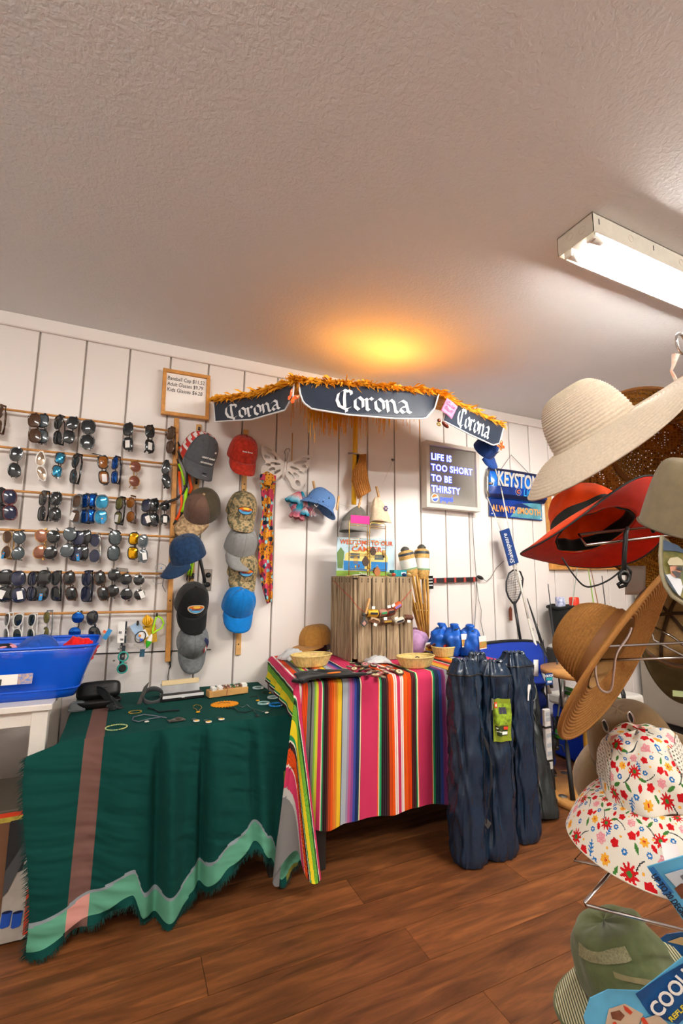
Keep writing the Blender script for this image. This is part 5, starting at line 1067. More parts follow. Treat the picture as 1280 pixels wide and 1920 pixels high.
nl = onY(958, 853, -.02)-c; iv = Matrix.Rotation(-an, 3, 'Y'); nl = iv @ nl; MB().tube([(-W*.30, 0, H*.44), nl, (W*.34, 0, H*.42)], .0022, 6).build('cord', wire, ks)
# framed notice at the right
c, W, H, an = wallquad((1024, 914), (1158, 934), (1162, 1064), (1030, 1072), -.02); fn = thing('framed_notice', 'oak framed white notice behind the orange red hat', 'framed notice', c, (0, an, 0)); picture_frame(fn, W, H, .045, .03, OAK); MB().box((0, .005, 0), (W-.08, .006, H-.08)).build('paper', M('paper_white', '#eef0f0', rough=.4), fn)
for k in range(9): MB().box((-.04*(k % 2), .0008, H*.36-.06*k), (W*.6-.1*(k % 3), .001, .007)).build('text_line', M('print_grey', '#b4b8bc', rough=.6), fn)
# yellow plastic bat on the wall
a, b, d = onY(1172, 922, -.05), onY(1212, 938, -.05), onY(1245, 948, -.05); r = thing('plastic_bat', 'yellow plastic toy bat lying on hooks on the wall', 'toy', a); yb = M('plastic_yellow', '#f2b807', rough=.3)
MB().tube([(0, 0, 0), (.03, 0, -.006), (b-a), (b-a)+Vector((.03, 0, -.012))], [.030, .034, .026, .030], 12).build('handle', yb, r); MB().tube([(b-a)+Vector((.02, 0, .02)), (b-a)+Vector((.06, 0, -.06))], .035, 12).build('guard', yb, r); MB().tube([(b-a)+Vector((.03, 0, -.015)), (d-a)], [.035, .05], 12).build('barrel', yb, r)
# ------------------------------------------------------------------ wooden crate on the striped table
CX0, CX1, CY0, CY1, CZ0, CZ1 = 1.545, 1.905, -.385, -.09, SZ, 1.18
def weathered():
    m = M('crate_wood', '#7d6a52', rough=.85, spec=.2); N, L, b = nodes_of(m); tc = N.new('ShaderNodeTexCoord'); oi = N.new('ShaderNodeObjectInfo')
    mp = N.new('ShaderNodeMapping'); mp.inputs['Scale'].default_value = (26, 26, 1.8); ad = N.new('ShaderNodeVectorMath'); L.new(tc.outputs['Object'], ad.inputs[0]); L.new(oi.outputs['Random'], ad.inputs[1]); L.new(ad.outputs[0], mp.inputs[0])
    n = N.new('ShaderNodeTexNoise'); n.inputs['Scale'].default_value = 3.; n.inputs['Detail'].default_value = 8; n.inputs['Distortion'].default_value = .5; L.new(mp.outputs[0], n.inputs['Vector'])
    r = N.new('ShaderNodeValToRGB'); e = r.color_ramp.elements; e[0].position = .3; e[0].color = (*lin('#65543f'), 1); e[1].position = .7; e[1].color = (*lin('#b7a384'), 1); k = e.new(.5); k.color = (*lin('#948066'), 1)
    L.new(n.outputs['Fac'], r.inputs[0]); L.new(r.outputs[0], b.inputs['Base Color']); bp = N.new('ShaderNodeBump'); bp.inputs['Strength'].default_value = .4; bp.inputs['Distance'].default_value = .003; L.new(n.outputs['Fac'], bp.inputs['Height']); L.new(bp.outputs[0], b.inputs['Normal']); return m
cw = weathered(); ck = thing('wooden_crate', 'weathered slatted wooden crate standing on end on the striped table', 'crate', ((CX0+CX1)/2, (CY0+CY1)/2, CZ0)); W, D_, H = CX1-CX0, CY1-CY0, CZ1-CZ0
random.seed(9)
def slat(x, y, w, d, h=None, par=ck):
    o = MB().box((0, 0, 0), (w, d, h or H)).build('slat', cw, par, (x, y, (h or H)/2), (random.uniform(-.003, .003), random.uniform(-.004, .004), 0), bevel=.0015)
    ver = w > d
    for z in (-.012, .012): 
        for k in (-.25, .25):
            for zz in ((h or H)/2-.02,):
                MB().box((k*w if ver else -.0, (-d/2-.0008) if ver else k*d, zz+z*.5), (.004 if ver else w+.0025, .0015 if ver else .004, .010)).build('nail', M('nail_dark', '#2c241c', rough=.6), o)
for k in range(4): slat(-W/2+.064+k*.085, -D_/2+.005, .077+.003*(k % 2), .010)
for k in range(3): slat(-W/2+.0, -D_/2+.066+k*.092, .010, .080)
for k in range(3): slat(W/2, -D_/2+.055+k*.092, .010, .084)
for x in (-1, 1):
    for y in (-1, 1): MB().box((0, 0, 0), (.022, .022, H-.03)).build('post', cw, ck, (x*(W/2-.018), y*(D_/2-.02), H/2))
for k in range(4): MB().box((0, 0, 0), (W, D_/4-.006, .010)).build('top_slat', cw, ck, (0, -D_/2+D_/8+k*D_/4, H-.004), bevel=.0015)
MB().box((0, D_/2-.004, H/2), (W-.01, .006, H-.02)).build('back_panel', M('crate_back', '#3a3128', rough=.9), ck)
TZ = CZ0+H+.002
# red thread and leather trinkets on the crate front
yf = CY0-.012
thr = [onY(*q, yf) for q in ((641, 1097), (655, 1118), (672, 1140), (690, 1152), (715, 1150), (740, 1140), (758, 1122), (771, 1106))]
tag(MB().tube([Vector((CX0-.006, -.12, 1.16))]+[Vector((CX0-.008, -.30, 1.09))]+thr[1:], .0016, 5).build('red_string', M('string_red', '#b8402c', rough=.8)), 'thin red string tied across the crate front', 'string')
clothespin('wooden clothespin on the red string in front of the crate', (692, 1122), (685, 1151), yf-.012)
def trinket(label, px, py, w, h, mat, mat2, roll, tagp=None):
    c = onY(px, py, yf-.012); r = thing('leather_trinket', label, 'trinket', c, (0, roll, 0), 'leather trinkets on the crate')
    MB().grid(lambda u, v: Vector(((u-.5)*w, -.010*math.cos((v-.5)*PI*1.3)+.002, (v-.5)*h)), 6, 10).build('band', mat, r, solid=.003); MB().box((0, -.0145, 0), (w*.7, .0012, h*.3)).build('engraving', mat2, r)
    if tagp: MB().box((tagp[0], -.012, tagp[1]), (.02, .001, .014)).build('price_tag', TAGM, r)
lt = lambda k, c: M('leather_'+k, c, rough=.5, var=.15, vscale=60)
trinket('yellow leather cuff clipped on the red string', 699, 1150, .060, .036, lt('yellow', '#e3b02c'), ink, .05, (-.005, .03)); trinket('pink and green leather cuff right of the yellow one', 718, 1149, .045, .036, lt('rose', '#b07a66'), lt('green', '#2c8a50'), -.1); trinket('dark red leather cuff in the upper row on the crate', 732, 1147, .05, .04, lt('russet', '#8a4028'), ink, -.2, (-.01, .03)); trinket('orange cuff with lilac edge, highest on the red string', 744, 1137, .055, .036, lt('orange', '#c2521c'), lt('lilac', '#8a78c0'), -.5, (-.022, .02))
trinket('tan leather cuff at the left of the lower row', 702, 1163, .055, .028, lt('tan', '#b89a78'), lt('brown', '#5a3a28'), .35, (.005, -.02)); trinket('dark brown gold patterned cuff in the lower row', 725, 1165, .062, .03, lt('brown', '#5a3a28'), gold, -.05, (-.015, .016)); trinket('black and white lettered cuff in the lower row', 748, 1164, .058, .03, lt('ivory', '#cfc9b8'), ink, -.25, (-.02, .02)); trinket('brown cuff at the far right of the lower row', 766, 1158, .05, .026, lt('walnut', '#6a4030'), lt('brown', '#5a3a28'), .1, (-.005, -.018))
c = onY(682, 1165, yf-.014); r = thing('leather_key_fob', 'dark leather fob with a pink stone hanging left on the crate', 'key fob', c, group='leather trinkets on the crate'); MB().prism([(0, .03), (.008, .02), (.008, .01), (.022, -.01), (0, -.03), (-.022, -.01), (-.008, .01), (-.008, .02)], -.003, .003).build('leather', lt('dark', '#33201a'), r); MB().prism([(0, .004), (.012, -.01), (0, -.022), (-.012, -.01)], -.0055, -.003).build('stone', M('stone_pink', '#b98a80', rough=.4), r); MB().ball((0, 0, .034), (.012, .006, .010), 10, 6).build('knot', lt('dark', '#33201a'), r)
# ------------------------------------------------------------------ on top of the crate
c, W, H, an = wallquad((628, 1003), (738, 1006), (740, 1074), (634, 1077), -.18); c.z = TZ+H/2
ps = thing('camper_sign', 'tin sign reading welcome to our camper standing on the crate', 'sign', c, (.06, 0, 0))
MB().box((0, 0, 0), (W, .003, H)).build('panel', M('sign_sky', '#bfdcea', rough=.4, var=.2, vscale=10), ps)
def q(name, pts, mat, k=0): MB().prism([(x*W, z*H) for x, z in pts], -.0024-.0005*k, -.0018-.0005*k).build(name, mat, ps)
q('grass', [(-.5, -.5), (.5, -.5), (.5, -.38), (-.5, -.36)], M('sign_grass', '#8ab04a', rough=.4)); cmp_ = [(-.38, -.30), (.36, -.32), (.38, .0), (.32, .16), (-.24, .18), (-.36, .08)]
q('camper', cmp_, M('sign_cream', '#ecd78a', rough=.4), 1); q('camper_stripe', [(-.38, -.34), (.37, -.36), (.375, -.12), (-.385, -.10)], M('sign_blue', '#2f86d0', rough=.4), 2); q('camper_window', [(-.28, -.04), (-.12, -.04), (-.12, .10), (-.28, .10)], M('sign_slate', '#5a6a70', rough=.4), 2); q('camper_window', [(.14, -.06), (.30, -.06), (.30, .08), (.14, .08)], M('sign_slate'), 2); q('camper_door', [(-.03, -.32), (.08, -.32), (.08, .12), (-.03, .12)], M('sign_cream2', '#dcc374', rough=.4), 3); q('wheel', [(.16+.05*math.cos(i*PI/6), -.35+.09*math.sin(i*PI/6)) for i in range(12)], ink, 4)
q('tree', [(-.48, -.3), (-.40, -.3), (-.38, .12), (-.44, .24), (-.5, .1)], M('sign_tree', '#6a8a50', rough=.4), 1)
so = M('sign_orange', '#e0662c', rough=.4); text('WELCOME TO OUR', .036, so, ps, (0, -.005, H*.38), bold=.0004, fit=W*.92, spacing=1.05); text('CAMPER', .040, so, ps, (.0, -.0055, H*.205), bold=.0006, fit=W*.52, spacing=1.05)
text('Thank you', .022, TAGM, ps, (0, -.005, -H*.44))
gw = M('wire_gold', '#dcb860', rough=.25, metal=.9)
def stand(label, p0, p1, y, rows, rot):
    a, b = onY(p0[0], p0[1], y), onY(p1[0], p1[1], y); w = (b-a).x; h = a.z-TZ; r = thing('earring_stand', label, 'earring stand', ((a.x+b.x)/2, y, TZ), (0, 0, rot)); m = MB(); w = abs(w)
    m.tube([(-w/2, 0, 0), (-w/2, 0, h-.012), (-w/2+.01, 0, h), (w/2-.01, 0, h), (w/2, 0, h-.012), (w/2, 0, 0)], .0022, 6); m.build('frame', gw, r); m = MB()
    for k in range(rows): 
        z = h*(.9-.27*k); m.tube([(-w/2, 0, z), (w/2, 0, z)], .0017, 5); m.tube([(-w/2, -.008, z+.01), (w/2, -.008, z+.01)], .0012, 5)
    m.build('bars', gw, r); MB().box((0, 0, .002), (w+.01, .05, .004)).build('foot', gw, r); return r, w, h
s1, w1, h1 = stand('gold wire earring stand with a pink price card on top', (654, 974), (689, 974), -.30, 4, .05); MB().box((.008, -.006, h1+.002), (w1*1.02, .002, .045)).build('price_card', M('card_magenta', '#e8128a', rough=.5), s1)
s2, w2, h2 = stand('gold wire earring stand at the right behind the brown teardrops', (693, 980), (722, 979), -.27, 4, -.05)
for k, (x, z) in enumerate(((-.03, .17), (-.012, .165), (.02, .17), (.03, .168), (-.02, .05), (.0, .055))): MB().ball((x, -.006, z), (.006, .004, .009), 8, 5).build('earring', (shell, gold, M('bead_rose'))[k % 3], s1)
m = MB()
for k in range(9): m.ball((w1/2+.004*math.sin(k*2), -.008, .03+.016*k), (.006, .004, .008), 7, 5)
m.build('chain_earrings', gold, s1)
def drop(label, px, py, y, h, mat, name='earring', st=False):
    c = onY(px, py, y); 
    if st: c.z = TZ+h*.5
    n = 20; P = [(h*.36*math.sin(2*PI*i/n)*(1 if math.cos(2*PI*i/n) < 0 else (1-.75*math.cos(2*PI*i/n)**1.2)), h*.5*math.cos(2*PI*i/n)) for i in range(n)]
    r = thing(name, label, 'earring', c); MB().prism(P, -.003, .003).build('drop', mat, r, bevel=.001); MB().torus((0, 0, 0), .004, .0008, 10, 4, T=Matrix.Translation((0, 0, h*.55)) @ Matrix.Rotation(PI/2, 4, 'X')).build('hook', gold, r); return r
lea = M('leather_speckled', '#4a3528', rough=.6, var=.6, vscale=160)
drop('speckled brown teardrop earring hanging lower in front of the stand', 685, 1052, -.335, .058, lea); drop('speckled brown teardrop earring hanging higher at the right', 699, 1033, -.32, .052, lea)
e = drop('cut out wooden teardrop earring standing on the crate edge', 707, 1062, -.345, .055, M('wood_cedar', '#a8683c', rough=.5), st=True)
for k in (.6, .35): MB().torus((0, -.0035, -.004), .018*k, .001, 16, 4, T=Matrix.Rotation(PI/2, 4, 'X')).build('cut_line', M('wood_dark', '#5a3018'), e)
c = onY(719, 1037, -.30); r = thing('cork_pendant', 'cork cylinder pendant hanging at the right of the gold stand', 'pendant', c); MB().cyl((0, 0, -.014), (0, 0, .016), .010, 12).build('cork', M('cork', '#c09a5c', rough=.8, var=.3, vscale=120), r); MB().cyl((0, 0, -.026), (0, 0, -.014), .006, 10).build('tip', clipm(), r); MB().torus((0, 0, .028), .010, .001, 12, 4, T=Matrix.Rotation(0, 4, 'X')).build('hoop', sil, r)
c = onY(667, 1050, -.31); r = thing('gold_fringe_earring', 'gold fringe earring hanging in the lower left of the pink card stand', 'earring', c); m = MB()
for k in range(5): m.tube([((k-2)*.005, 0, .016), ((k-2)*.006, 0, -.02-.003*(k % 2))], .0014, 5)
m.build('fringe', gold, r); MB().tube([(-.012, 0, .016), (.012, 0, .016)], .002, 6).build('bar', gold, r)
c = onY(676, 1071, -.345); tag(MB().grid(lambda u, v: ((u-.5)*.085, (v-.5)*.06, .003+.006*math.sin(u*4)), 8, 6).build('white_card', TAGM, None, (c.x, -.345, TZ), (0, 0, .1), solid=.001), 'curled white card lying at the front of the crate top', 'card')
c = onY(746, 1062, -.30); r = thing('teal_box', 'small teal box with a white label on the right of the crate', 'box', (c.x, -.30, TZ)); MB().box((0, 0, .018), (.085, .05, .036)).build('box', M('card_teal', '#1f8f9a', rough=.4, var=.2, vscale=30), r, bevel=.002); MB().box((.02, -.0258, .016), (.03, .001, .016)).build('label', TAGM, r)
for k, (x, col, l) in enumerate(((729, '#7a8a5a', 'olive'), (736, '#c8523a', 'coral'), (755, '#1c3a6e', 'navy'), (763, '#d8b070', 'pale gold'))):
    c = onY(x, 1070, -.345); tag(MB().ball((0, 0, .010), (.014, .010, .010), 10, 6).torus((0, 0, .012), .013, .002, 12, 5).build('bead_ring', M('bead_'+l, col, rough=.4), None, (c.x, -.35-.004*k, TZ)), l+' beaded ring on the right front of the crate top', 'ring')
# ------------------------------------------------------------------ bamboo torches
def torch(label, top, neck, foot, y0, y1):
    a, b, f = onY(*top, y0), onY(*neck, y0-.01), onY(*foot, y1); f.z = SZ+.004; r = thing('bamboo_torch', label, 'torch', f); L_ = lambda p: p-f
    ax = (a-b).normalized(); T = Matrix.Translation(L_(b)) @ frame_mat(ax, (1, 0, 0)).to_4x4(); h = (a-b).length; bam = M('bamboo_cane', '#c69546', rough=.45, var=.25, vscale=30)
    MB().lathe([(.030, 0), (.044, h*.12), (.047, h*.25), (.047, h*.75), (.044, h*.86), (.02, h*.93), (.018, h)], 20, T).build('basket', M('bamboo_weave', '#cda35c', rough=.6, var=.4, vscale=90, bump=.6, bscale=180), r)
    MB().lathe([(.0482, h*.26), (.0484, h*.62)], 20, T).build('paper_label', M('label_green_white', '#e6e9e2', rough=.5), r); MB().lathe([(.0488, h*.26), (.0489, h*.31)], 20, T).build('label_band', M('label_green', '#7aa27a', rough=.5), r); MB().lathe([(.046, h*.72), (.048, h*.78), (.046, h*.83)], 20, T).build('wick_band', M('torch_navy', '#39424a', rough=.4), r); MB().lathe([(.024, h*.90), (.028, h*.96), (.016, h*1.03), (.004, h*1.06), (.0005, h*1.06)], 16, T).build('cap', M('torch_cap', '#4a4a44', rough=.4), r)
    T3 = frame_mat(ax, (1, 0, 0)); 
    for k in range(7):
        w = 2*PI*k/7; s = T3 @ Vector((.036*math.cos(w), .036*math.sin(w), .01)); e = Vector((.008*math.cos(w), .008*math.sin(w), .02)); mid = (L_(b)+s).lerp(e, .45)+Vector((.004*math.cos(w), .004*math.sin(w), 0))
        MB().tube([L_(b)+s, mid, e], [.005, .006, .0055], 7).build('splint', bam, r)
    MB().cyl((0, 0, 0), L_(b).lerp(Vector(), .35), .012, 10).build('pole', bam, r); MB().torus((0, 0, 0), .022, .003, 14, 5, T=Matrix.Translation(L_(b).lerp(Vector(), .45))).build('binding', M('bamboo_light', '#e2c27a', rough=.5), r)
torch('bamboo torch leaning at the left with a dark cap', (758, 1028), (771, 1082), (797, 1222), -.22, -.2); torch('bamboo torch standing upright at the right with a green label', (790, 1024), (791, 1086), (800, 1222), -.16, -.16)
# ------------------------------------------------------------------ blue stuff sacks on the table
for k, (x, y, l, yy) in enumerate(((826, 1208, 'blue nylon sack leftmost of three beside the torches', -.34), (852, 1208, 'blue nylon sack in the middle of the three with a picture tag', -.40), (880, 1212, 'blue nylon sack rightmost of the three with a white tag', -.44))):
    c = onY(x, y, yy); r = thing('stuff_sack', l, 'sack', (c.x, yy, SZ), (.10*(k-1), .12*(1-k), .2*k)); bn = M('nylon_blue', '#0f55b4', rough=.4, spec=.5, bump=.6, bscale=30)
    def f(u, v):
        w = 2*PI*u; t = PI*max(.004, min(.996, v)); d = Vector((math.cos(w)*math.sin(t), math.sin(w)*math.sin(t), -math.cos(t))); kk = 1+.38*noise.noise(d*1.9+Vector((k*4., 1, 2)))+.16*(.3-abs(noise.noise(d*4.5+Vector((k*3., 0, 5)))))
        return Vector((d.x*.066*kk, d.y*.062*kk, max(0, .072+d.z*.085*kk)))
    MB().grid(f, 40, 18, True).build('body', bn, r); MB().tube([(-.02, -.02, .142), (.0, -.026, .148), (.02, -.018, .146), (.03, -.03, .12)], .005, 6).build('drawstring', clipm(), r); MB().lathe([(.02, .135), (.012, .15), (.026, .168), (.02, .175), (.0005, .16)], 16).build('gathered_top', bn, r)
    if k: t_ = MB().box((0, 0, 0), (.05, .001, .07)).build('tag', TAGM, r, (.0, -.076, .09), (-.1, 0, -.2*k)); MB().box((0, -.001, -.012), (.05, .001, .034)).build('tag_photo', M('photo_camp', '#7a9a4a', rough=.5, var=.6, vscale=90, vcol='#c85a2a'), t_)
# ------------------------------------------------------------------ folding chair bags
nyl = M('nylon_navy', '#15283d', rough=.27, spec=.65, bump=.25, bscale=16, bdist=.012); nyk = M('nylon_blackgreen', '#1b2021', rough=.36, spec=.5, bump=.25, bscale=16, bdist=.012)
def chair_bag(label, foot, top, fy, ty, rx, ry, mat, seed, topw=.62, tz=None, strap=False):
    f = onY(*foot, fy); f.z = 0.002; t = onY(*top, ty); t.z = tz or t.z; ax = (t-f); h = ax.length; r = thing('folding_chair_bag', label, 'bag', f, frame_mat(ax, (1, 0, 0)), 'folding chairs in carry bags')
    def s_(u, v, o=0.):
        w = 2*PI*u; c, s = math.cos(w), math.sin(w); e = .72; k = 1+.05*math.sin(v*4+seed); 
        if v > .93: k *= lerp(1, topw, smooth(.93, 1., v))
        if v < .03: k *= lerp(.86, 1, v/.03)
        wr = 1+.13*fbm(c*1.4+seed, s*1.4, v*3)+.42*(.2-abs(fbm(c*2.2+seed+v*2.2, s*2.2-v*1.6, v*3.5+seed)))*smooth(.02, .15, v)+.26*(.15-abs(fbm(c*4+seed-v*4, s*4+v*3, v*6)))+(.08*math.sin(w*9)*smooth(.9, 1, v))
        return Vector(((rx*k*wr+o)*math.copysign(abs(c)**e, c), (ry*k*wr+o)*math.copysign(abs(s)**e, s), h*v+.01*fbm(c*3, s*3, seed)*(1 if v > .95 else 0)))
    MB().grid(s_, 64, 60, True).build('body', mat, r); MB().grid(lambda u, v: Vector((s_(u, 0).x*v, s_(u, 0).y*v, 0)), 64, 3, True).build('bottom', mat, r)
    MB().grid(lambda u, v: Vector((s_(u, 1).x*(1-.75*v), s_(u, 1).y*(1-.75*v), h+.016*math.sin(PI*v)-.02*v+.006*math.sin(2*PI*u*11)*(1-v))), 64, 6, True).build('gathered_top', mat, r)
    m = MB(); m.tube([s_(i/40, .93, .002) for i in range(40)], .0035, 5, closed=True); m.build('drawcord', clipm(), r)
    MB().tube([s_(.80, .9-.6*i/10, .002) for i in range(11)], .0022, 5).build('seam', M('seam_navy', '#0a111c', rough=.6), r)
    return r, s_, h
chair_bag('navy chair bag mostly hidden behind the two front ones', (905, 1575), (893, 1226), -.785, -.775, .055, .042, nyl, 5.2)
b1, f1, h1_ = chair_bag('navy chair bag with a black carrying strap nearest the striped blanket', (880, 1602), (868, 1238), -.865, -.835, .076, .062, nyl, 1.)
m = MB(); m.grid(lambda u, v: f1(.80+.02*u+.05*math.sin(PI*v)*0+.06*v*(1-v), lerp(.66, .20, v), .006+.02*math.sin(PI*v)), 3, 24); m.build('strap', M('webbing_black', '#17171a', rough=.7), b1, solid=.002); MB().box((0, 0, 0), (.035, .003, .025)).build('strap_end', M('webbing_grey', '#3c3c3c'), b1, f1(.82, .20, .012), (0, .8, 0))
b2, f2, h2_ = chair_bag('navy chair bag with a green picture label in front', (933, 1603), (922, 1240), -.875, -.845, .080, .064, nyl, 2.3)
def label_on(par, f, u0, u1, v0, v1, mat, name, o=.004): return MB().grid(lambda a, b_: f(lerp(u0, u1, a), lerp(v0, v1, b_), o), 8, 8).build(name, mat, par)
lb = label_on(b2, f2, .648, .79, .59, .81, M('label_olive_green', '#7d8c22', rough=.35), 'label', .012)
label_on(b2, f2, .652, .786, .675, .785, M('label_lawn', '#8fae2c', rough=.35, var=.5, vscale=60, vcol='#5a6a1c'), 'label_photo', .0135); label_on(b2, f2, .715, .76, .73, .765, M('label_chair', '#3a3c50', rough=.4), 'label_chair', .0145); label_on(b2, f2, .665, .70, .765, .795, M('label_red', '#e0452c', rough=.4), 'label_logo', .0145); label_on(b2, f2, .674, .69, .772, .786, TAGM, 'label_logo_mark', .0155); label_on(b2, f2, .668, .765, .62, .67, M('label_dark_green', '#2f3d18', rough=.4), 'label_text_box', .0135); label_on(b2, f2, .73, .762, .625, .64, TAGM, 'barcode', .0145); label_on(b2, f2, .745, .762, .65, .665, M('label_red'), 'label_mark', .0145); label_on(b2, f2, .674, .70, .655, .663, TAGM, 'label_text', .0145); label_on(b2, f2, .674, .72, .64, .644, TAGM, 'label_text', .0145)
label_on(b2, f2, .635, .665, .75, .81, TAGM, 'white_tag', .01)
b3, f3, h3_ = chair_bag('navy chair bag with a zip right of the labelled one', (984, 1572), (962, 1224), -.83, -.79, .076, .062, nyl, 3.7)
label_on(b3, f3, .76, .775, .74, .83, TAGM, 'white_tag', .006); MB().tube([f3(.90+.02*math.sin(i), .82-.2*i/8, .004) for i in range(9)], .0022, 5).build('zip', M('zip_grey', '#8a9088', rough=.3, metal=.6), b3)
chair_bag('black chair bag leaning farthest right beside the rod stand', (1022, 1542), (965, 1240), -.74, -.46, .072, .06, nyk, 4.6)
# ------------------------------------------------------------------ blue ribbed pad against the wall
pd = thing('ribbed_pad', 'royal blue ribbed foam pad with black edging leaning on the wall', 'foam pad', (0, 0, 0)); pbm = M('pad_blue', '#12349a', rough=.4, spec=.4); P0, P1, P2, P3 = onY(872, 1216, -.22), onY(1003, 1206, -.22), onY(1035, 1430, -.42), onY(900, 1430, -.42)
def padf(u, v, o=0.):
    t = P0.lerp(P1, u); t.z += .022*math.sin(PI*min(1, max(0, u)))**.6; b_ = P3.lerp(P2, u); b_.z = .02; p = t.lerp(b_, v); amp = .050 if v < .32 else .034; ph = v*13 if v < .32 else v*22+1.
    return p+Vector((0, -amp*abs(math.sin(ph))-o-(.03 if v < .32 else 0), 0))
MB().grid(padf, 24, 120).build('foam', pbm, pd, solid=.006); e = [padf(0, 1-i/20, .004) for i in range(20)]+[padf(i/20, 0, .0) for i in range(21)]+[padf(1, i/20, .004) for i in range(1, 21)]
MB().tube([p+Vector((0, .012, .006)) for p in e], .012, 8).build('edging', M('pad_black', '#131417', rough=.5), pd); MB().grid(lambda u, v: padf(u, v)+Vector((0, .06+.03*abs(math.sin(v*13)), 0)), 4, 10).build('backing', M('pad_black'), pd)
MB().grid(lambda u, v: onY(lerp(1000, 1009, u), lerp(1237, 1268, v), -.33), 2, 2).build('white_tag', TAGM, pd, solid=.001)
# ------------------------------------------------------------------ fishing rods, net and stand
gph = M('rod_graphite', '#2a2c30', rough=.3); rwh = M('rod_white', '#d8d4ca', rough=.3); rgn = M('rod_green', '#7fae2c', rough=.3)
def rod(label, pts, y, mats, rad, name='fishing_rod', guides=(), group='fishing rods'):
    P = [onY(px, py, yy) for (px, py), yy in zip(pts, y)]; r = thing(name, label, 'fishing rod', P[-1], group=group); Q = [p-P[-1] for p in P]
    for k in range(len(Q)-1): MB().tube([Q[k], Q[k+1]], [rad[k], rad[k+1]], 8).build('section', mats[min(k, len(mats)-1)], r)
    for g in guides:
        k = min(int(g), len(Q)-2); p = Q[k].lerp(Q[k+1], g-k); MB().tube([p+Vector((-.004, 0, .006)), p+Vector((.014, -.004, .004)), p+Vector((.016, -.006, -.006)), p+Vector((0, 0, -.008))], .0022, 5).build('guide', clipm(), r)
    return r, P
r1, P_ = rod('white telescopic fishing rod with the blue packaging card', [(925, 868), (928, 878), (940, 920), (968, 1060), (990, 1160), (1018, 1262), (1030, 1300)], [-.05, -.05, -.06, -.12, -.2, -.32, -.38], [clipm(), rwh], [.003, .004, .0045, .006, .008, .012, .014], guides=(2.1, 3.3, 4.2, 4.7, 5.2))
r2, P_ = rod('thin white fishing rod left of the telescopic one behind the card', [(913, 932), (921, 950), (945, 1010), (968, 1080), (985, 1130)], [-.05, -.05, -.08, -.12, -.16], [rwh], [.003, .003, .004, .005, .005], guides=(1.2, 2.5))
c = (onY(945, 993, -.125)+onY(963, 1058, -.125))/2; cdv = onY(963, 1058, -.125)-onY(945, 993, -.125); rl_ = math.atan2(cdv.x, -cdv.z); ca = thing('packaging_card', 'dark blue packaging card with white script around the fishing rods', 'card', c, (0, -rl_, 0)); MB().box((0, 0, 0), (.085, .012, cdv.length)).build('card', M('card_navy', '#123a7c', rough=.4), ca); text('Shakespeare', .056, TAGM, ca, (-.012, -.0075, -.01), rot=(PI/2, -PI/2, 0), shear=.35, fit=cdv.length*.86)
rod('black fishing rod leaning against the wall right of the white ones', [(988, 1122), (997, 1150), (1015, 1205), (1027, 1245), (1033, 1290)], [-.10, -.12, -.18, -.24, -.28], [gph], [.003, .006, .010, .013, .014], guides=(1.4, 2.3))
# net
c = onY(962, 1090, -.10); nt_ = thing('landing_net', 'black landing net with a long handle leaning behind the blue pad', 'landing net', c); hp = [(954, 1075), (963, 1068), (975, 1072), (980, 1085), (978, 1105), (972, 1122), (966, 1131), (961, 1131), (953, 1120), (949, 1108), (949, 1090)]
H_ = [onY(*q_, -.10)-c for q_ in hp]; MB().tube(H_, .006, 8, closed=True).build('hoop', gph, nt_); hb = onY(964, 1131, -.10)-c; he = onY(976, 1205, -.14)-c; MB().tube([hb, he], .010, 8).build('handle', gph, nt_); MB().tube([onY(962, 1055, -.06)-c, H_[1], H_[2]], .003, 6).build('hanger', gph, nt_)
m = MB()
for i in range(9):
    for j in range(14):
        a, b_ = i/9, j/14
        for (da, db) in ((1/9, 0), (0, 1/14)):
            def np_(a, b_): q1 = pl([(954, 1075), (949, 1090), (949, 1108), (953, 1120), (962, 1131)], b_); q2 = pl([(965, 1068), (980, 1085), (978, 1105), (972, 1122), (964, 1131)], b_); return onY(lerp(q1[0], q2[0], a), lerp(q1[1], q2[1], a), -.08+.05*math.sin(PI*a)*math.sin(PI*b_))-c
            m.tube([np_(a, b_), np_(min(1, a+da), min(1, b_+db))], .0011, 4, cap=False)
m.build('mesh', gph, nt_)
tag(MB().prism([(-.012, -.05), (.012, -.05), (.014, .03), (0, .05), (-.014, .03)], -.002, .002).build('leather_strap', M('strap_rust', '#8a4a34', rough=.7), None, onY(957, 1150, -.02)), 'small rust coloured tag hanging on the wall beside the net', 'tag')
# rod stand
SC_ = Vector((2.86, -.665, 0)); sd = thing('rod_stand', 'round wooden fishing rod stand with a mustard post', 'rod stand', SC_); swd = M('stand_wood', '#c08a4c', rough=.5, var=.2, vscale=14); stz = .05
MB().lathe([(.0005, 0), (.26, 0), (.265, .012), (.265, .03), (.255, .036), (.0005, .036)], 48).build('base', swd, sd); 
for k in range(14): MB().cyl((.215*math.cos(2*PI*k/14), .215*math.sin(2*PI*k/14), .0365), (.215*math.cos(2*PI*k/14), .215*math.sin(2*PI*k/14), .0385), .022, 16).build('cup', M('cup_grey', '#6a645c', rough=.4, metal=.3), sd)
MB().lathe([(.0005, .64), (.22, .64), (.225, .65), (.225, .67), (.0005, .68)], 40).build('top_ring', swd, sd); MB().lathe([(.03, .036), (.026, .08), (.024, .12), (.028, .125), (.024, .13), (.024, .64)], 16).build('post', M('post_mustard', '#b8862c', rough=.45), sd)
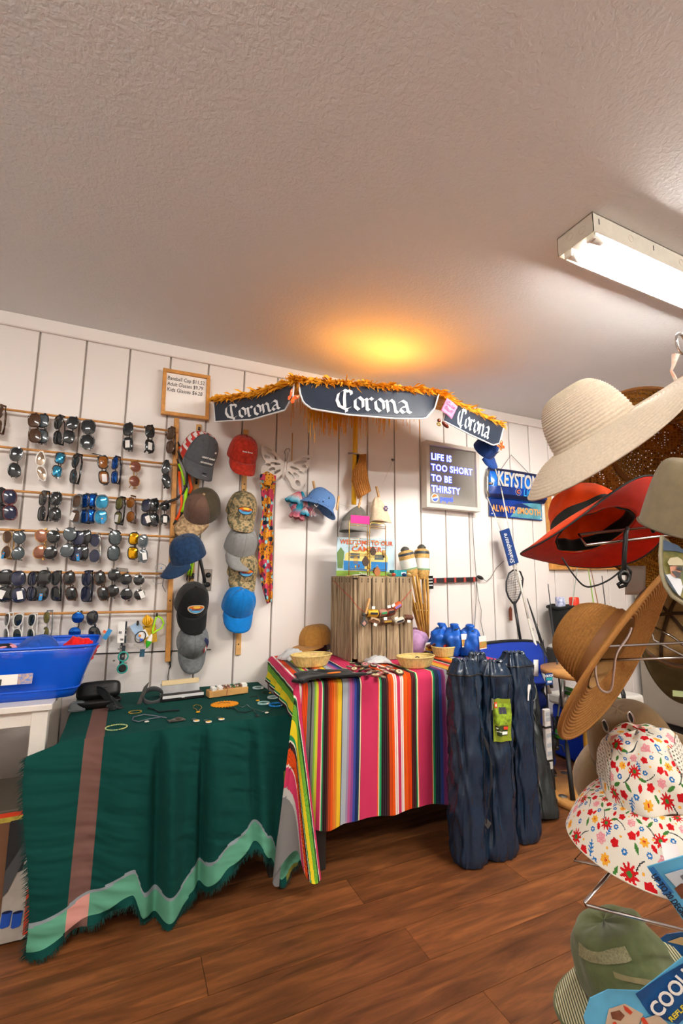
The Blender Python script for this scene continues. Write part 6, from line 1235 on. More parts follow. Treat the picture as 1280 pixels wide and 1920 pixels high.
def stand_rod(label, ang, topp, ty, mat, reel=None, grip=M('grip_black', '#141416', rough=.6)):
    b_ = SC_+Vector((.215*math.cos(ang), .215*math.sin(ang), .04)); t = onY(*topp, ty); r = thing('fishing_rod', label, 'fishing rod', b_, group='fishing rods'); d = t-b_; n_ = d.normalized()
    MB().tube([Vector(), d*.22], [.013, .011], 8).build('handle', grip, r); MB().tube([d*.22, d], [.006, .0025], 8).build('blank', mat, r)
    if reel:
        rp = d*.30+Vector((-.03, -.05, 0)); bd = MB().ball((0, 0, 0), (.028, .03, .05), 14, 10).build('reel', reel, r, rp, (0, .35, 0)); MB().cyl((0, -.03, .03), (0, -.03, .075), .026, 16).build('spool', M('spool_green', '#3c8a2c', rough=.3), bd); MB().torus((0, -.03, .05), .032, .004, 18, 6).build('bail', sil, bd); MB().tube([(0, 0, .04), (-.02, .0, .10), (.0, .03, .13)], .007, 6).build('stem', reel, bd); MB().tube([(.03, 0, 0), (.06, -.01, 0), (.06, -.03, -.03)], .004, 6).build('crank', clipm(), bd); MB().cyl((0, -.032, -.02), (0, -.036, -.02), .012, 12).build('drag_knob', clipm(), bd)
rs = M('reel_silver', '#c9c5bd', rough=.3, metal=.5); rk_ = M('reel_black', '#1c1e22', rough=.3)
stand_rod('fishing rod in the stand carrying a blue catch more fish card', 3.4, (1027, 1095), -.36, gph, rk_); stand_rod('fishing rod in the stand with a silver reel and green spool', 4.6, (1098, 1040), -.15, rgn, rs); stand_rod('fishing rod in the stand with a black reel behind the silver one', 5.4, (1106, 1060), -.2, M('rod_brown', '#8a5a34', rough=.3), rk_); stand_rod('pale grey fishing rod at the back of the stand', 2.0, (1085, 1040), -.1, M('rod_sage', '#9aa89c', rough=.3), rs); stand_rod('dark fishing rod at the left back of the stand', 2.8, (1018, 1200), -.3, gph, rk_); stand_rod('fishing rod at the right of the stand with a graphite reel', 6.0, (1128, 1080), -.3, gph, rk_)
c = onY(1029, 1273, -.66); cr_ = thing('catch_card', 'blue card reading catch more fish hanging on a rod', 'card', c); MB().box((0, 0, 0), (.052, .003, .060)).build('card', M('card_navy'), cr_, bevel=.001)
for s, z, mt in (('CATCH', .016, TAGM), ('MORE', .0, M('print_teal', '#2ab8b0')), ('FISH', -.016, TAGM)): text(s, .017, mt, cr_, (0, -.002, z), bold=.0006, shear=.1)
c = onY(1026, 1385, -.68); pk_ = thing('rod_package', 'long clear blister package with printed labels on a rod', 'package', c); MB().box((0, 0, 0), (.042, .022, .30)).build('blister', M('blister_clear', '#c9c8c4', rough=.2, var=.2, vscale=30), pk_, bevel=.004)
for z in (.06, -.105): MB().box((0, 0, z), (.045, .025, .010)).build('band', clipm(), pk_)
for z in (.02, -.03, .1, .125, -.07): MB().box((0, -.0118, z), (.03, .001, .02)).build('print', M('print_greyblue', '#9aa0a8'), pk_)
# black mesh bucket on the wall
c = onY(1062, 1168, -.16); bk_ = thing('tackle_bucket', 'black fabric bucket hanging on the wall holding cans', 'bucket', c); fb_ = cloth_m('bucket_black', '#1c1d1e'); MB().grid(lambda u, v: Vector(((.10+.035*v)*math.cos(2*PI*u)*(1+.03*math.sin(2*PI*u*5)), (.08+.02*v)*math.sin(2*PI*u), -.17+.29*v+.008*math.sin(2*PI*u*3)*v)), 40, 10, True).build('body', fb_, bk_, solid=.004); MB().tube([(.14*math.cos(2*PI*i/30), .105*math.sin(2*PI*i/30), .115+.006*math.sin(i)) for i in range(30)], .010, 8, closed=True).build('rim', fb_, bk_); MB().grid(lambda u, v: Vector((.1*v*math.cos(2*PI*u), .08*v*math.sin(2*PI*u), -.17)), 30, 3, True).build('bottom', fb_, bk_)
for px_, l, mt in ((1050, 'white and blue can standing in the black bucket', M('can_white', '#d4d8e2', rough=.3, var=.3, vscale=40, vcol='#6a78b0')), (1076, 'bright red can standing in the black bucket', M('can_red', '#e0341c', rough=.3))):
    k = onY(px_, 1130, -.16); tag(MB().lathe([(.0005, -.08), (.032, -.08), (.034, -.07), (.034, .03), (.03, .04), (.0005, .04)], 18).build('drink_can', mt, None, k), l, 'can')
# grey motor box and white bracket above the stand
c = onY(1040, 1225, -.14); r = thing('trolling_motor', 'grey and black outboard motor head hanging behind the rods', 'motor', c); MB().ball((.04, 0, .03), (.10, .06, .045), 16, 10).build('cowl', M('motor_grey', '#b4b2ac', rough=.35), r, rot=(0, .3, 0)); MB().box((-.02, -.01, -.01), (.09, .07, .11)).build('bracket', clipm(), r, bevel=.01); MB().cyl((.03, 0, -.02), (.05, 0, -.12), .025, 12).build('shaft', clipm(), r); MB().box((.06, -.04, -.06), (.06, .03, .08)).build('clamp', clipm(), r, bevel=.006)
# ------------------------------------------------------------------ cooler
cl = thing('cooler', 'blue cooler with a white lid on the floor before the fridge', 'cooler', (3.42, -.30, 0)); MB().box((0, 0, .17), (.50, .30, .33)).build('body', M('cooler_blue', '#0b3ac0', rough=.35), cl, bevel=.02, seg=3); MB().box((0, 0, .375), (.53, .33, .075)).build('lid', M('cooler_white', '#e6e4de', rough=.35), cl, bevel=.02, seg=3); MB().tube([(-.2, -.165, .30), (-.2, -.19, .24), (.2, -.19, .24), (.2, -.165, .30)], .010, 8).build('handle', M('cooler_white'), cl)
MB().box((0, -.153, .2), (.16, .004, .06)).build('badge', M('cooler_white'), cl)
# ------------------------------------------------------------------ refrigerator
fg = thing('refrigerator', 'stainless steel refrigerator at the right beside the wall', 'refrigerator', (4.66, -.44, 0)); ssm = M('stainless', '#a49c90', rough=.42, metal=.35, var=.05, vscale=6); MB().box((.03, 0, .93), (.68, .80, 1.74)).build('cabinet', M('fridge_grey', '#8a857c', rough=.5), fg, bevel=.008)
MB().box((-.335, 0, .48), (.05, .79, .78)).build('door', ssm, fg, bevel=.01, seg=2); MB().box((-.335, 0, 1.34), (.05, .79, .90)).build('door', ssm, fg, bevel=.01, seg=2); MB().box((-.30, 0, .05), (.04, .78, .08)).build('kick_plate', clipm(), fg)
MB().box((-.364, .10, 1.02), (.001, .05, .05)).build('magnet', TAGM, fg)
for z0, z1 in ((.25, .80), (.98, 1.6)): MB().tube([(-.36, -.33, z0), (-.40, -.33, z0+.02), (-.40, -.33, z1-.02), (-.36, -.33, z1)], .012, 8).build('handle', M('fridge_grey'), fg)
# ------------------------------------------------------------------ chrome hat rack at the right, close to the viewer
def cdir(a, b, c, px=None, py=None):                            # direction given as right, up, towards the viewer
    if px is None: return (CR*a + CU*b - CF*c).normalized()
    t = -ray(px, py).normalized(); r_ = (CR - t*CR.dot(t)).normalized(); u_ = t.cross(r_); return (r_*a + u_*b + t*c).normalized()
chrome = M('chrome_wire', '#c8c8ca', rough=.18, metal=1)
PB = atD(1352, 1200, .98); hr = thing('hat_rack', 'chrome wire hat rack with looped arms at the right edge', 'hat rack', (PB.x, PB.y, 0))
def hl(p): return Vector(p)-hr.location
MB().tube([(0, 0, .02), (0, 0, 1.72)], .012, 12).build('pole', chrome, hr); MB().lathe([(.0005, 0), (.20, 0), (.20, .012), (.02, .025), (.014, .04)], 36).build('base', M('rack_black', '#1d1d1f', rough=.4), hr)
def arm(pts, r=.0028):
    P = [hl(atD(*p)) for p in pts]; a = Vector((0, 0, P[0].z)); b = Vector((0, 0, P[-1].z)); MB().tube([a]+P+[b], r, 8).build('arm', chrome, hr)
arm([(1300, 985, .97), (1240, 986, .93), (1085, 1002, .88), (1098, 1022, .86), (1240, 1005, .90), (1300, 1001, .95)])
arm([(1300, 1204, .97), (1280, 1205, .95), (1136, 1212, .90), (1124, 1238, .88), (1280, 1233, .93), (1300, 1232, .96)])
arm([(1300, 765, .98), (1250, 790, .95), (1165, 808, .92), (1178, 850, .90), (1232, 800, .93), (1300, 780, .97)])
arm([(1300, 1225, 1.0), (1262, 1195, 1.03), (1220, 1172, 1.05), (1225, 1200, 1.05), (1300, 1240, 1.0)])
arm([(1300, 1600, .98), (1165, 1632, .95), (1076, 1613, .96), (1098, 1588, .98), (1300, 1560, 1.0)])
arm([(1300, 1750, .86), (1280, 1744, .84), (1098, 1697, .80), (1096, 1692, .80), (1152, 1626, .86), (1300, 1600, .92)], .0032)
arm([(1300, 1420, 1.0), (1230, 1440, 1.02), (1235, 1470, 1.02), (1300, 1450, 1.0)])
MB().torus((0, 0, 0), .022, .003, 24, 8, T=Matrix.Translation(hl(atD(1277, 645, .98))) @ frame_mat(cdir(.5, .1, .8), CR).to_4x4()).build('top_ring', chrome, hr)
MB().tube([hl(atD(1266, 665, .97)), hl(atD(1262, 685, .97)), hl(atD(1258, 695, .97)), hl(atD(1280, 740, .98)), hl(atD(1340, 760, .98))], [.008, .004, .003, .006, .008], 6).build('cord', M('ribbon_peach', '#e8b8a0', rough=.7, var=.3, vscale=80, vcol='#f2efe8'), hr)
# ---- generic hat: crown and brim turned around a local axis
def hat(name, label, px, py, D, axis, xref, rc, hc, bw, mats, droop=.35, wave=(0, 2, 0.), flat=.55, ridge=0., step=.006, rim=None, ell=1.12, floppy=None, seg=96, group='hats on the chrome rack', brimcol=None, crowncol=None, dent=0.):
    """mats: crown, brim (top and bottom)"""
    c = atD(px, py, D); R = frame_mat(axis, xref); r = thing(name, label, 'hat', c, R, group)
    def prof(s):                       # s metres up the crown from the brim line
        Lc = hc*.75+rc*.95; t = min(1, s/Lc)
        a = t*PI/2; rr_ = rc*(1-.10*min(1, t*1.6))*(math.cos(a)**flat if t < 1 else 0); return rr_, hc*math.sin(a)**.85
    def cpt(u, v, o=0.):
        w = 2*PI*u; Lc = hc*.75+rc*.95; s = v*Lc; rr_, z = prof(s); rd = ridge*math.sin(2*PI*s/step); k = 1+(dent*fbm(math.cos(w)*2, math.sin(w)*2, v*3) if dent else 0)
        return Vector(((rr_*k+rd+o)*math.cos(w), (rr_*k+rd+o)*math.sin(w)*ell, z*(1+(dent*.6*fbm(math.cos(w)*1.5+4, math.sin(w)*1.5, 1) if dent else 0))+o*.5))
    def bpt(u, v, o=0.):
        w = 2*PI*u; b_ = bw*(floppy(w)[0] if floppy else 1); rr_ = rc+b_*v; dz = -droop*b_*v*v*.9-droop*.1*b_*v + wave[0]*v*v*math.sin(wave[1]*w+wave[2]) + (floppy(w)[1]*v*v if floppy else 0); rd = ridge*math.sin(2*PI*v*bw/step)
        return Vector((rr_*math.cos(w), rr_*math.sin(w)*lerp(ell, 1.06, v), dz+rd+o))
    nr = max(14, int((hc*.75+rc*.95)/step*4)) if ridge else 20; nb = max(8, int(bw/step*4)) if ridge else 14
    if crowncol: nr, nb, seg2 = 130, 130, 540
    else: seg2 = seg
    cr = MB().grid(lambda u, v: cpt(u, v), seg2, nr, True, colf=crowncol and (lambda u, v: crowncol(cpt, u, v))).build('crown', mats[0], r, solid=.0015)
    br = MB().grid(lambda u, v: bpt(u, v), seg2, nb, True, colf=brimcol and (lambda u, v: brimcol(bpt, u, v))).build('brim', mats[1], r, solid=.002)
    if rim: MB().tube([bpt(i/90, 1.) for i in range(90)], rim[0], 6, closed=True).build('brim_edge', rim[1], r)
    return r, cpt, bpt
def straw(key, col, var=.14, sc=220): return M(key, col, rough=.75, spec=.25, var=var, vscale=sc, bump=.35, bscale=420)
# cream sun hat
cs = straw('straw_cream', '#dccdb8', .10)
r, cpt, bpt = hat('sun_hat', 'cream ridged straw sun hat with a wide curling brim, highest on the rack', 1112, 812, .93, cdir(-.58, .81, .05, 1112, 812), cdir(.8, .6, 0, 1118, 815), .082, .105, .100, (cs, cs), droop=.25, wave=(.008, 2, .9), ridge=.0009, step=.0062, rim=(.0022, cs), flat=.5, floppy=lambda w: (1+.10*math.cos(w), .020*max(0, math.cos(w))-.016*max(0, -math.sin(w))-.03*max(0, -math.cos(w))))
# crochet hat with open holes
def crochet(key, c1, c2, sc, hole):
    m = M(key, c1, rough=.7, spec=.3); N, L, b = nodes_of(m); tc = N.new('ShaderNodeTexCoord'); v = N.new('ShaderNodeTexVoronoi'); v.inputs['Scale'].default_value = sc; v.inputs['Randomness'].default_value = .35; L.new(tc.outputs['Object'], v.inputs['Vector'])
    rp = N.new('ShaderNodeValToRGB'); rp.color_ramp.elements[0].color = (*lin(c2), 1); rp.color_ramp.elements[1].color = (*lin(c1), 1); rp.color_ramp.elements[0].position = .25; rp.color_ramp.elements[1].position = .6; L.new(v.outputs['Distance'], rp.inputs[0]); L.new(rp.outputs[0], b.inputs['Base Color'])
    if hole:
        gt = N.new('ShaderNodeMath'); gt.operation = 'GREATER_THAN'; gt.inputs[1].default_value = hole; L.new(v.outputs['Distance'], gt.inputs[0]); L.new(gt.outputs[0], b.inputs['Alpha'])
    bp = N.new('ShaderNodeBump'); bp.inputs['Strength'].default_value = .8; bp.inputs['Distance'].default_value = .003; L.new(v.outputs['Distance'], bp.inputs['Height']); L.new(bp.outputs[0], b.inputs['Normal']); return m
cro = crochet('crochet_brown', '#b07a34', '#6a4318', 150, .30)
r, cpt, bpt = hat('crochet_hat', 'brown open crochet hat seen from inside behind the cream hat', 1226, 858, 1.05, cdir(.10, .48, -.85, 1226, 858), cdir(1, .1, 0, 1226, 858), .090, .10, .080, (cro, cro), droop=.5, wave=(.02, 3, 1.), rim=(.004, M('crochet_edge', '#7a4c1e', rough=.8)), ell=1.05)
MB().grid(lambda u, v: cpt(u, .02+.10*v, -.003), 64, 3, True).build('sweatband', M('band_tan', '#8a5218', rough=.6), r)
for sft in (.0, .02): MB().tube([cpt(.62+sft*2, .08, -.004), cpt(.62+sft, .0, -.008)+Vector((0, 0, -.02)), cpt(.63, .0, -.006)+Vector((.004, 0, -.05))], .0022, 6).build('tie', M('band_tan'), r)
# orange red boonie hat
ora = cloth_m('boonie_orange', '#f8510e', var=.08, bump=.15); red2 = cloth_m('boonie_red', '#dc2a10', var=.1, bump=.15); slate = M('boonie_slate', '#2c3838', rough=.7); bkm = cloth_m('boonie_lining', '#0c0c0d')
r, cpt, bpt = hat('boonie_hat', 'bright orange red boonie hat with a slate band and black chin cord', 1114, 996, .95, cdir(-.40, .82, -.38, 1114, 1000), cdir(1, .47, 0, 1114, 1000), .080, .092, .070, (ora, red2), droop=.10, wave=(.030, 2, 2.3), rim=(.0018, slate), flat=.42, ell=1.15, dent=.12)
MB().grid(lambda u, v: cpt(u, .02+.13*v, .0022), 72, 3, True).build('band', slate, r); MB().grid(lambda u, v: bpt(u, v*.9+.08, .0028), 72, 6, True).build('brim_top', ora, r)
MB().grid(lambda u, v: cpt(u, .01+.16*v, -.004), 72, 3, True).build('sweatband', bkm, r, solid=.004); MB().grid(lambda u, v: cpt(u, .55+.4*v, -.004), 48, 6, True).build('lining', M('lining_red', '#b81c14', rough=.5, var=.4, vscale=50, vcol='#d89a94'), r)
p0, p1 = r.location, None
rm = r.matrix_world if False else (Matrix.Translation(r.location) @ r.rotation_euler.to_matrix().to_4x4()); iv = rm.inverted()
def loc_(px, py, D): return iv @ atD(px, py, D)
MB().tube(spline([loc_(1053, 1045, .87), loc_(1075, 1078, .86), loc_(1096, 1099, .86), loc_(1120, 1097, .86), loc_(1145, 1085, .86), loc_(1168, 1066, .86)]), .0016, 6).build('chin_cord', M('tip_black'), r)
MB().tube([loc_(1176, 990, .87), loc_(1173, 1000, .86), loc_(1170, 1045, .86), loc_(1169, 1078, .86)], .0042, 6).build('chin_strap', M('tip_black'), r); MB().tube([loc_(1174, 1060, .86), loc_(1182, 1072, .86), loc_(1180, 1085, .86)], .0025, 6).build('chin_cord', M('tip_black'), r)
k = MB(); k.torus((0, 0, 0), .010, .0035, 14, 6, T=Matrix.Translation(loc_(1170, 1082, .855)) @ frame_mat(iv.to_3x3() @ cdir(.2, .2, 1), (1, 0, 0)).to_4x4()); k.tube([loc_(1164, 1092, .855), loc_(1158, 1096, .855), loc_(1161, 1101, .855), loc_(1172, 1098, .855), loc_(1176, 1090, .855)], .0032, 6); k.build('toggle', M('tip_black'), r)
MB().tube([loc_(1222, 996, .90), loc_(1226, 994, .90)], .0045, 8).build('eyelet', bkm, r)
# tan flat cap with a photo card under its brim
kh = cloth_m('cap_khaki', '#83775e', var=.1); vs = cloth_m('strap_grey_weave', '#b9b4aa')
c = atD(1292, 960, .72); kc = thing('khaki_cap', 'khaki cap cut by the right edge with a photo card on its brim', 'cap', c, frame_mat(cdir(.1, .95, .3), cdir(1, 0, .25)), 'hats on the chrome rack')
MB().grid(lambda u, v: Vector((.062*math.cos(2*PI*u)*(1-.30*v**3), .062*math.sin(2*PI*u)*(1-.30*v**3), -.028+.105*math.sin(PI/2*v)**.9)), 56, 16, True).build('crown', kh, kc); MB().grid(lambda u, v: Vector((.062*.70*(1-v)*math.cos(2*PI*u), .062*.70*(1-v)*math.sin(2*PI*u), .077+.006*v)), 40, 5, True).build('crown_top', kh, kc)
MB().tube([(.063*math.cos(2*PI*i/40), .063*math.sin(2*PI*i/40), -.028) for i in range(40)], .0022, 6, closed=True).build('seam', cloth_m('khaki_seam', '#6d6350'), kc)
MB().grid(lambda u, v: Vector((-.012+.006*v-.0*u, -.0625-.002, .05-.075*u)) + Vector((.006*(v-.5), 0, 0)), 24, 3).build('mesh_strip', vs, kc, solid=.002)
T = iv_ = (Matrix.Translation(kc.location) @ kc.rotation_euler.to_matrix().to_4x4()).inverted()
def kl(px, py, D): return iv_ @ atD(px, py, D)
bpx = [(1241, 1005), (1238, 1040), (1240, 1075), (1248, 1100), (1260, 1118), (1280, 1131), (1305, 1138), (1335, 1130), (1350, 1100), (1352, 1050), (1348, 1005)]
def brimz(x, y): return .70-.00035*(y-1005)
nb = len(bpx); m = MB(); B0 = [kl(x, y, brimz(x, y)) for x, y in bpx]; cc = kl(1295, 1050, brimz(0, 1050)-.004); m.add([cc]+B0, [(0, i+2, i+1) for i in range(nb-1)]); m.build('brim', kh, kc, solid=.004); MB().tube([p for p in B0], .0032, 6).build('brim_edge', cloth_m('khaki_light', '#a0977c'), kc)
def card(name, px, mat, dz=.004): 
    P = [kl(x, y, brimz(x, y)-dz-.002) for x, y in px]; m = MB(); ce = sum(P, Vector())/len(P); m.add([ce]+P, [(0, i+1, (i+1) % len(P)+1) for i in range(len(P))], False); return m.build(name, mat, kc)
card('photo_card', [(1243, 1012), (1300, 1040), (1340, 1040), (1340, 1110), (1300, 1126), (1280, 1122), (1262, 1110), (1250, 1092), (1243, 1060)], M('photo_forest', '#3d4a26', rough=.35, var=.6, vscale=70, vcol='#8a7a3a'), .003)
card('photo_sky', [(1243, 1012), (1270, 1022), (1290, 1040), (1270, 1034), (1243, 1032)], M('photo_blue', '#4a5a72', rough=.35), .0045)
card('photo_shirt', [(1246, 1078), (1256, 1076), (1266, 1082), (1276, 1086), (1280, 1100), (1275, 1118), (1262, 1106), (1252, 1092)], M('photo_white', '#cfd2d8', rough=.35), .005); card('photo_strap', [(1244, 1074), (1250, 1080), (1262, 1100), (1272, 1116), (1262, 1108), (1250, 1090)], M('photo_slate', '#2c3a44', rough=.35), .006)
card('photo_face', [(1255, 1062), (1266, 1060), (1275, 1066), (1276, 1078), (1268, 1084), (1258, 1078)], M('photo_skin', '#b0785c', rough=.4), .006); card('photo_beard', [(1259, 1071), (1266, 1070), (1276, 1074), (1275, 1082), (1268, 1084)], M('photo_dark', '#2c2220', rough=.4), .0066); card('photo_hat', [(1251, 1054), (1256, 1046), (1270, 1044), (1279, 1050), (1281, 1060), (1266, 1060), (1254, 1060)], M('photo_cap', '#b3a888', rough=.4), .0072); card('photo_glasses', [(1267, 1063), (1279, 1064), (1279, 1070), (1268, 1068)], ink, .0075)
# gold sequin hat behind
sq = crochet('sequin_gold', '#e0aa44', '#7a5016', 260, 0); sq.node_tree.nodes['Principled BSDF'].inputs['Metallic'].default_value = .45; sq.node_tree.nodes['Principled BSDF'].inputs['Roughness'].default_value = .35
r, cpt, bpt = hat('sequin_hat', 'gold sequined hat half hidden behind the khaki cap', 1256, 1024, 1.05, cdir(.30, .72, -.55, 1256, 1024), cdir(1, .2, 0, 1256, 1024), .075, .09, .075, (sq, sq), droop=.6, wave=(.02, 3, .4), rim=(.003, M('crochet_edge')))
c = atD(1188, 1088, 1.12); tag(MB().grid(lambda u, v: Vector(((u-.5)*.042+.006*v, .004*math.sin(3*u), (v-.5)*.07)), 6, 6).build('care_label', M('label_paper', '#d9d4cc', rough=.6), None, c, frame_mat(Vector((0, 0, 1)), cdir(1, 0, .5)).to_euler(), solid=.001), 'white care label hanging below the gold sequined hat', 'tag')
# big brown straw hat
bs = straw('straw_brown', '#9a6a34', .22); bs2 = straw('straw_brown_edge', '#a4713a', .1)
r, cpt, bpt = hat('straw_hat', 'large brown ridged straw hat tilted on its side in the middle of the rack', 1146, 1224, .86, cdir(-.79, .57, -.15, 1146, 1224), cdir(.57, .80, 0, 1146, 1224), .080, .092, .098, (bs, bs), droop=.16, wave=(.006, 2, .6), ridge=.0011, step=.0064, rim=(.0045, bs2), flat=.4, ell=1.1)
MB().grid(lambda u, v: cpt(u, .01+.09*v, .003), 72, 3, True).build('band', M('band_brown', '#7d4f24', rough=.6), r); MB().grid(lambda u, v: cpt(u, .0+.14*v, -.004), 72, 3, True).build('sweatband', cloth_m('sweat_tan', '#a27a48'), r)
iv = (Matrix.Translation(r.location) @ r.rotation_euler.to_matrix().to_4x4()).inverted(); MB().tube(spline([loc_(1183, 1178, .86), loc_(1176, 1195, .84), loc_(1156, 1225, .82), loc_(1150, 1260, .81), loc_(1146, 1290, .81), loc_(1136, 1298, .81), loc_(1122, 1288, .81), loc_(1116, 1262, .82), loc_(1116, 1248, .84)]), .0022, 6).build('chin_strap', M('strap_mauve', '#b9a49c', rough=.6), r)
# brown mesh cap seen from inside
mb_ = M('cap_mesh_brown', '#b8925c', rough=.7, bump=.6, bscale=600, var=.15, vscale=200); ob_ = cloth_m('cap_olive_brown', '#4c3f22')
r = thing('mesh_cap', 'brown mesh cap seen from inside with a dark olive brim hanging down', 'cap', atD(1268, 1172, 1.0), frame_mat(cdir(-.10, .25, -.95, 1268, 1172), cdir(-1, -.05, 0, 1268, 1172)), 'hats on the chrome rack')
MB().grid(lambda u, v: Vector((.082*math.cos(2*PI*u)*math.cos(PI/2*v)**.6 if v < 1 else 0, .092*math.sin(2*PI*u)*(math.cos(PI/2*v)**.6 if v < 1 else 0), .11*math.sin(PI/2*v))), 56, 16, True).build('crown', mb_, r)
MB().grid(lambda u, v: Vector((.082*math.cos(2*PI*u), .092*math.sin(2*PI*u), -.006+.026*v))*1.0, 56, 3, True).build('sweatband', cloth_m('sweat_brown', '#6d4c2c'), r, solid=.003)
for a0 in (.0, 1.05, 2.1): MB().tube([Vector((.079*math.cos(a0+0)*math.cos(PI*(t/16-.5)) if False else .079*math.sin(PI*(t/16-.5))*math.cos(a0), .088*math.sin(PI*(t/16-.5))*math.sin(a0), .104*math.cos(PI*(t/16-.5))**.9)) for t in range(1, 16)], .004, 6).build('seam_tape', cloth_m('tape_brown', '#4c341c'), r)
MB().grid(lambda u, v: Vector((.082*math.cos(PI+PI*(.12+.76*u)), .092*math.sin(PI+PI*(.12+.76*u))-.085*v*max(0, 1-abs(2*u-1)**2.6)**.5, -.004+.012*v-.02*v*abs(2*u-1)**2)), 36, 8).build('brim', ob_, r, solid=.004)
MB().grid(lambda u, v: Vector((.078*math.cos(PI+PI*(.12+.76*u)), .09*math.sin(PI+PI*(.12+.76*u))-.085*v*max(0, 1-abs(2*u-1)**2.6)**.5, -.0055+.012*v-.02*v*abs(2*u-1)**2)), 36, 8).build('under_brim', cloth_m('cap_tan_mesh', '#9a8260'), r) if False else None
tag(MB().box((0, 0, 0), (.05, .001, .012)).build('green_tag', M('tag_sage', '#b9cf9a', rough=.5), None, atD(1285, 1302, .98), (0, .05, -.6)), 'pale green paper tag below the olive brim', 'tag')
# khaki hat with eyelets behind the floral one
kb = cloth_m('hat_khaki_brown', '#755c3c', var=.12)
r, cpt, bpt = hat('bucket_hat', 'khaki brown bucket hat with metal eyelets behind the floral hat', 1188, 1408, .98, cdir(-.12, .86, .48, 1188, 1408), cdir(1, .05, 0, 1188, 1408), .084, .092, .054, (kb, kb), droop=.9, wave=(.01, 3, 0), rim=(.0025, cloth_m('hat_khaki_edge', '#8a7250')), flat=.38)
for (x, y) in ((1134, 1361), (1182, 1346)):
    iv = (Matrix.Translation(r.location) @ r.rotation_euler.to_matrix().to_4x4()).inverted(); e = loc_(x, y, .93); d = iv.to_3x3() @ cdir(0, 0, 1); f_ = frame_mat(d, iv.to_3x3() @ cdir(.35, -.9, 0)).to_4x4(); m = MB().torus((0, 0, 0), .013, .0022, 18, 6, T=Matrix.Translation(e) @ f_, rz=.005); m.build('eyelet', chrome, r); MB().lathe([(.0005, 0), (.011, 0)], 14, T=Matrix.Translation(e) @ f_ @ Matrix.Diagonal((1, .4, 1, 1))).build('eyelet_hole', ink, r)
# floral bucket hat
FW, FR, FB, FY, FP_, FG, FD = lin('#e9e3d6'), lin('#c8141c'), lin('#1f6fb8'), lin('#efae36'), lin('#e795a0'), lin('#3f7a34'), lin('#1c3030')
random.seed(31); MOT = []; TS = .096
def motif_col(x, y):
    x %= TS; y %= TS
    for (kx, ky, kind, ro, sz) in MOT:
        dx = (x-kx+TS/2) % TS-TS/2; dy = (y-ky+TS/2) % TS-TS/2
        if abs(dx) > .017 or abs(dy) > .017: continue
        c, s = math.cos(ro), math.sin(ro); a, b = (dx*c+dy*s)/sz, (-dx*s+dy*c)/sz; d = math.hypot(a, b); th = math.atan2(b, a)
        if kind == 'daisy':
            if d < .28: return FG
            if d < .78+.24*math.cos(th*10): return FR
        elif kind == 'poppy':
            if d < .8+.10*math.cos(th*5): return tuple(q*.8 for q in FR) if (abs(math.sin(th*3+d*5)) < .12) else FR
        elif kind == 'blue':
            if d < .34: return FW
            if d < .85+.1*math.cos(th*6): return FB
        elif kind == 'yellow':
            if d < .3 and math.sin(a*40)*math.sin(b*40) > 0: return FR
            if d < .8+.13*math.cos(th*7): return FY
        elif kind == 'pink':
            if d < .85+.12*math.cos(th*6): return FW if (.2 < d < .75 and abs(math.sin(th*3)) < .18) else FP_
        elif kind == 'leaf':
            if abs(a) < 1 and abs(b) < .34*(1-a*a): return FG
        elif kind == 'stem':
            if abs(a) < 1 and abs(b-.25*a*a) < .07: return FD
        elif kind == 'sprig':
            if abs(a) < 1 and abs(b) < .45*(1-a*a) and (abs(b) < .08 or math.sin(a*14+abs(b)*9) > .1): return FB
        elif kind == 'bud':
            if abs(a) < 1 and abs(b) < .5*(1-a*a): return FR
        elif kind == 'dot':
            if d < .6: return FY
    return FW
place = [(.012, .014, 'daisy', .2, .0125), (.060, .060, 'daisy', .9, .0125), (.036, .020, 'poppy', 0, .0085), (.084, .034, 'poppy', 1, .0085), (.014, .062, 'poppy', 2, .0085), (.084, .082, 'poppy', .5, .008), (.058, .022, 'blue', 0, .0052), (.030, .046, 'blue', 0, .0052), (.080, .058, 'blue', 0, .0052), (.040, .082, 'blue', 0, .005), (.004, .088, 'blue', 0, .005), (.074, .012, 'yellow', 0, .0085), (.034, .066, 'yellow', 0, .0085), (.060, .086, 'pink', 0, .0095), (.010, .040, 'pink', .5, .009), (.024, .032, 'leaf', .6, .009), (.046, .034, 'leaf', 2.2, .009), (.072, .046, 'leaf', -.5, .008), (.022, .078, 'leaf', 1.2, .008), (.090, .018, 'leaf', 1.9, .007), (.048, .010, 'sprig', 1.3, .011), (.070, .070, 'sprig', 1.8, .010), (.048, .048, 'stem', 1.0, .014), (.024, .002, 'stem', -1.0, .012), (.088, .048, 'stem', .5, .012), (.066, .034, 'bud', 1.4, .007), (.048, .072, 'bud', 1.1, .0065), (.024, .056, 'bud', 1.8, .006), (.030, .008, 'dot', 0, .0034), (.068, .050, 'dot', 0, .0034), (.048, .060, 'dot', 0, .003), (.092, .070, 'dot', 0, .0034), (.002, .028, 'dot', 0, .003), (.074, .094, 'dot', 0, .003)]
MOT = place
fm_ = attr_m('floral_cotton', rough=.85, bump=.2, bscale=900)
def bcol(bpt, u, v): w = 2*PI*u; rr_ = .080+.085*v; return motif_col(.135*w+.3, rr_*1.3)
def ccol(cpt, u, v):
    w = 2*PI*u
    if v > .62: p = cpt(u, v); return motif_col(p.x*1.05+.2, p.y*1.05+.2)
    return motif_col(.090*w+.05, v*.16)
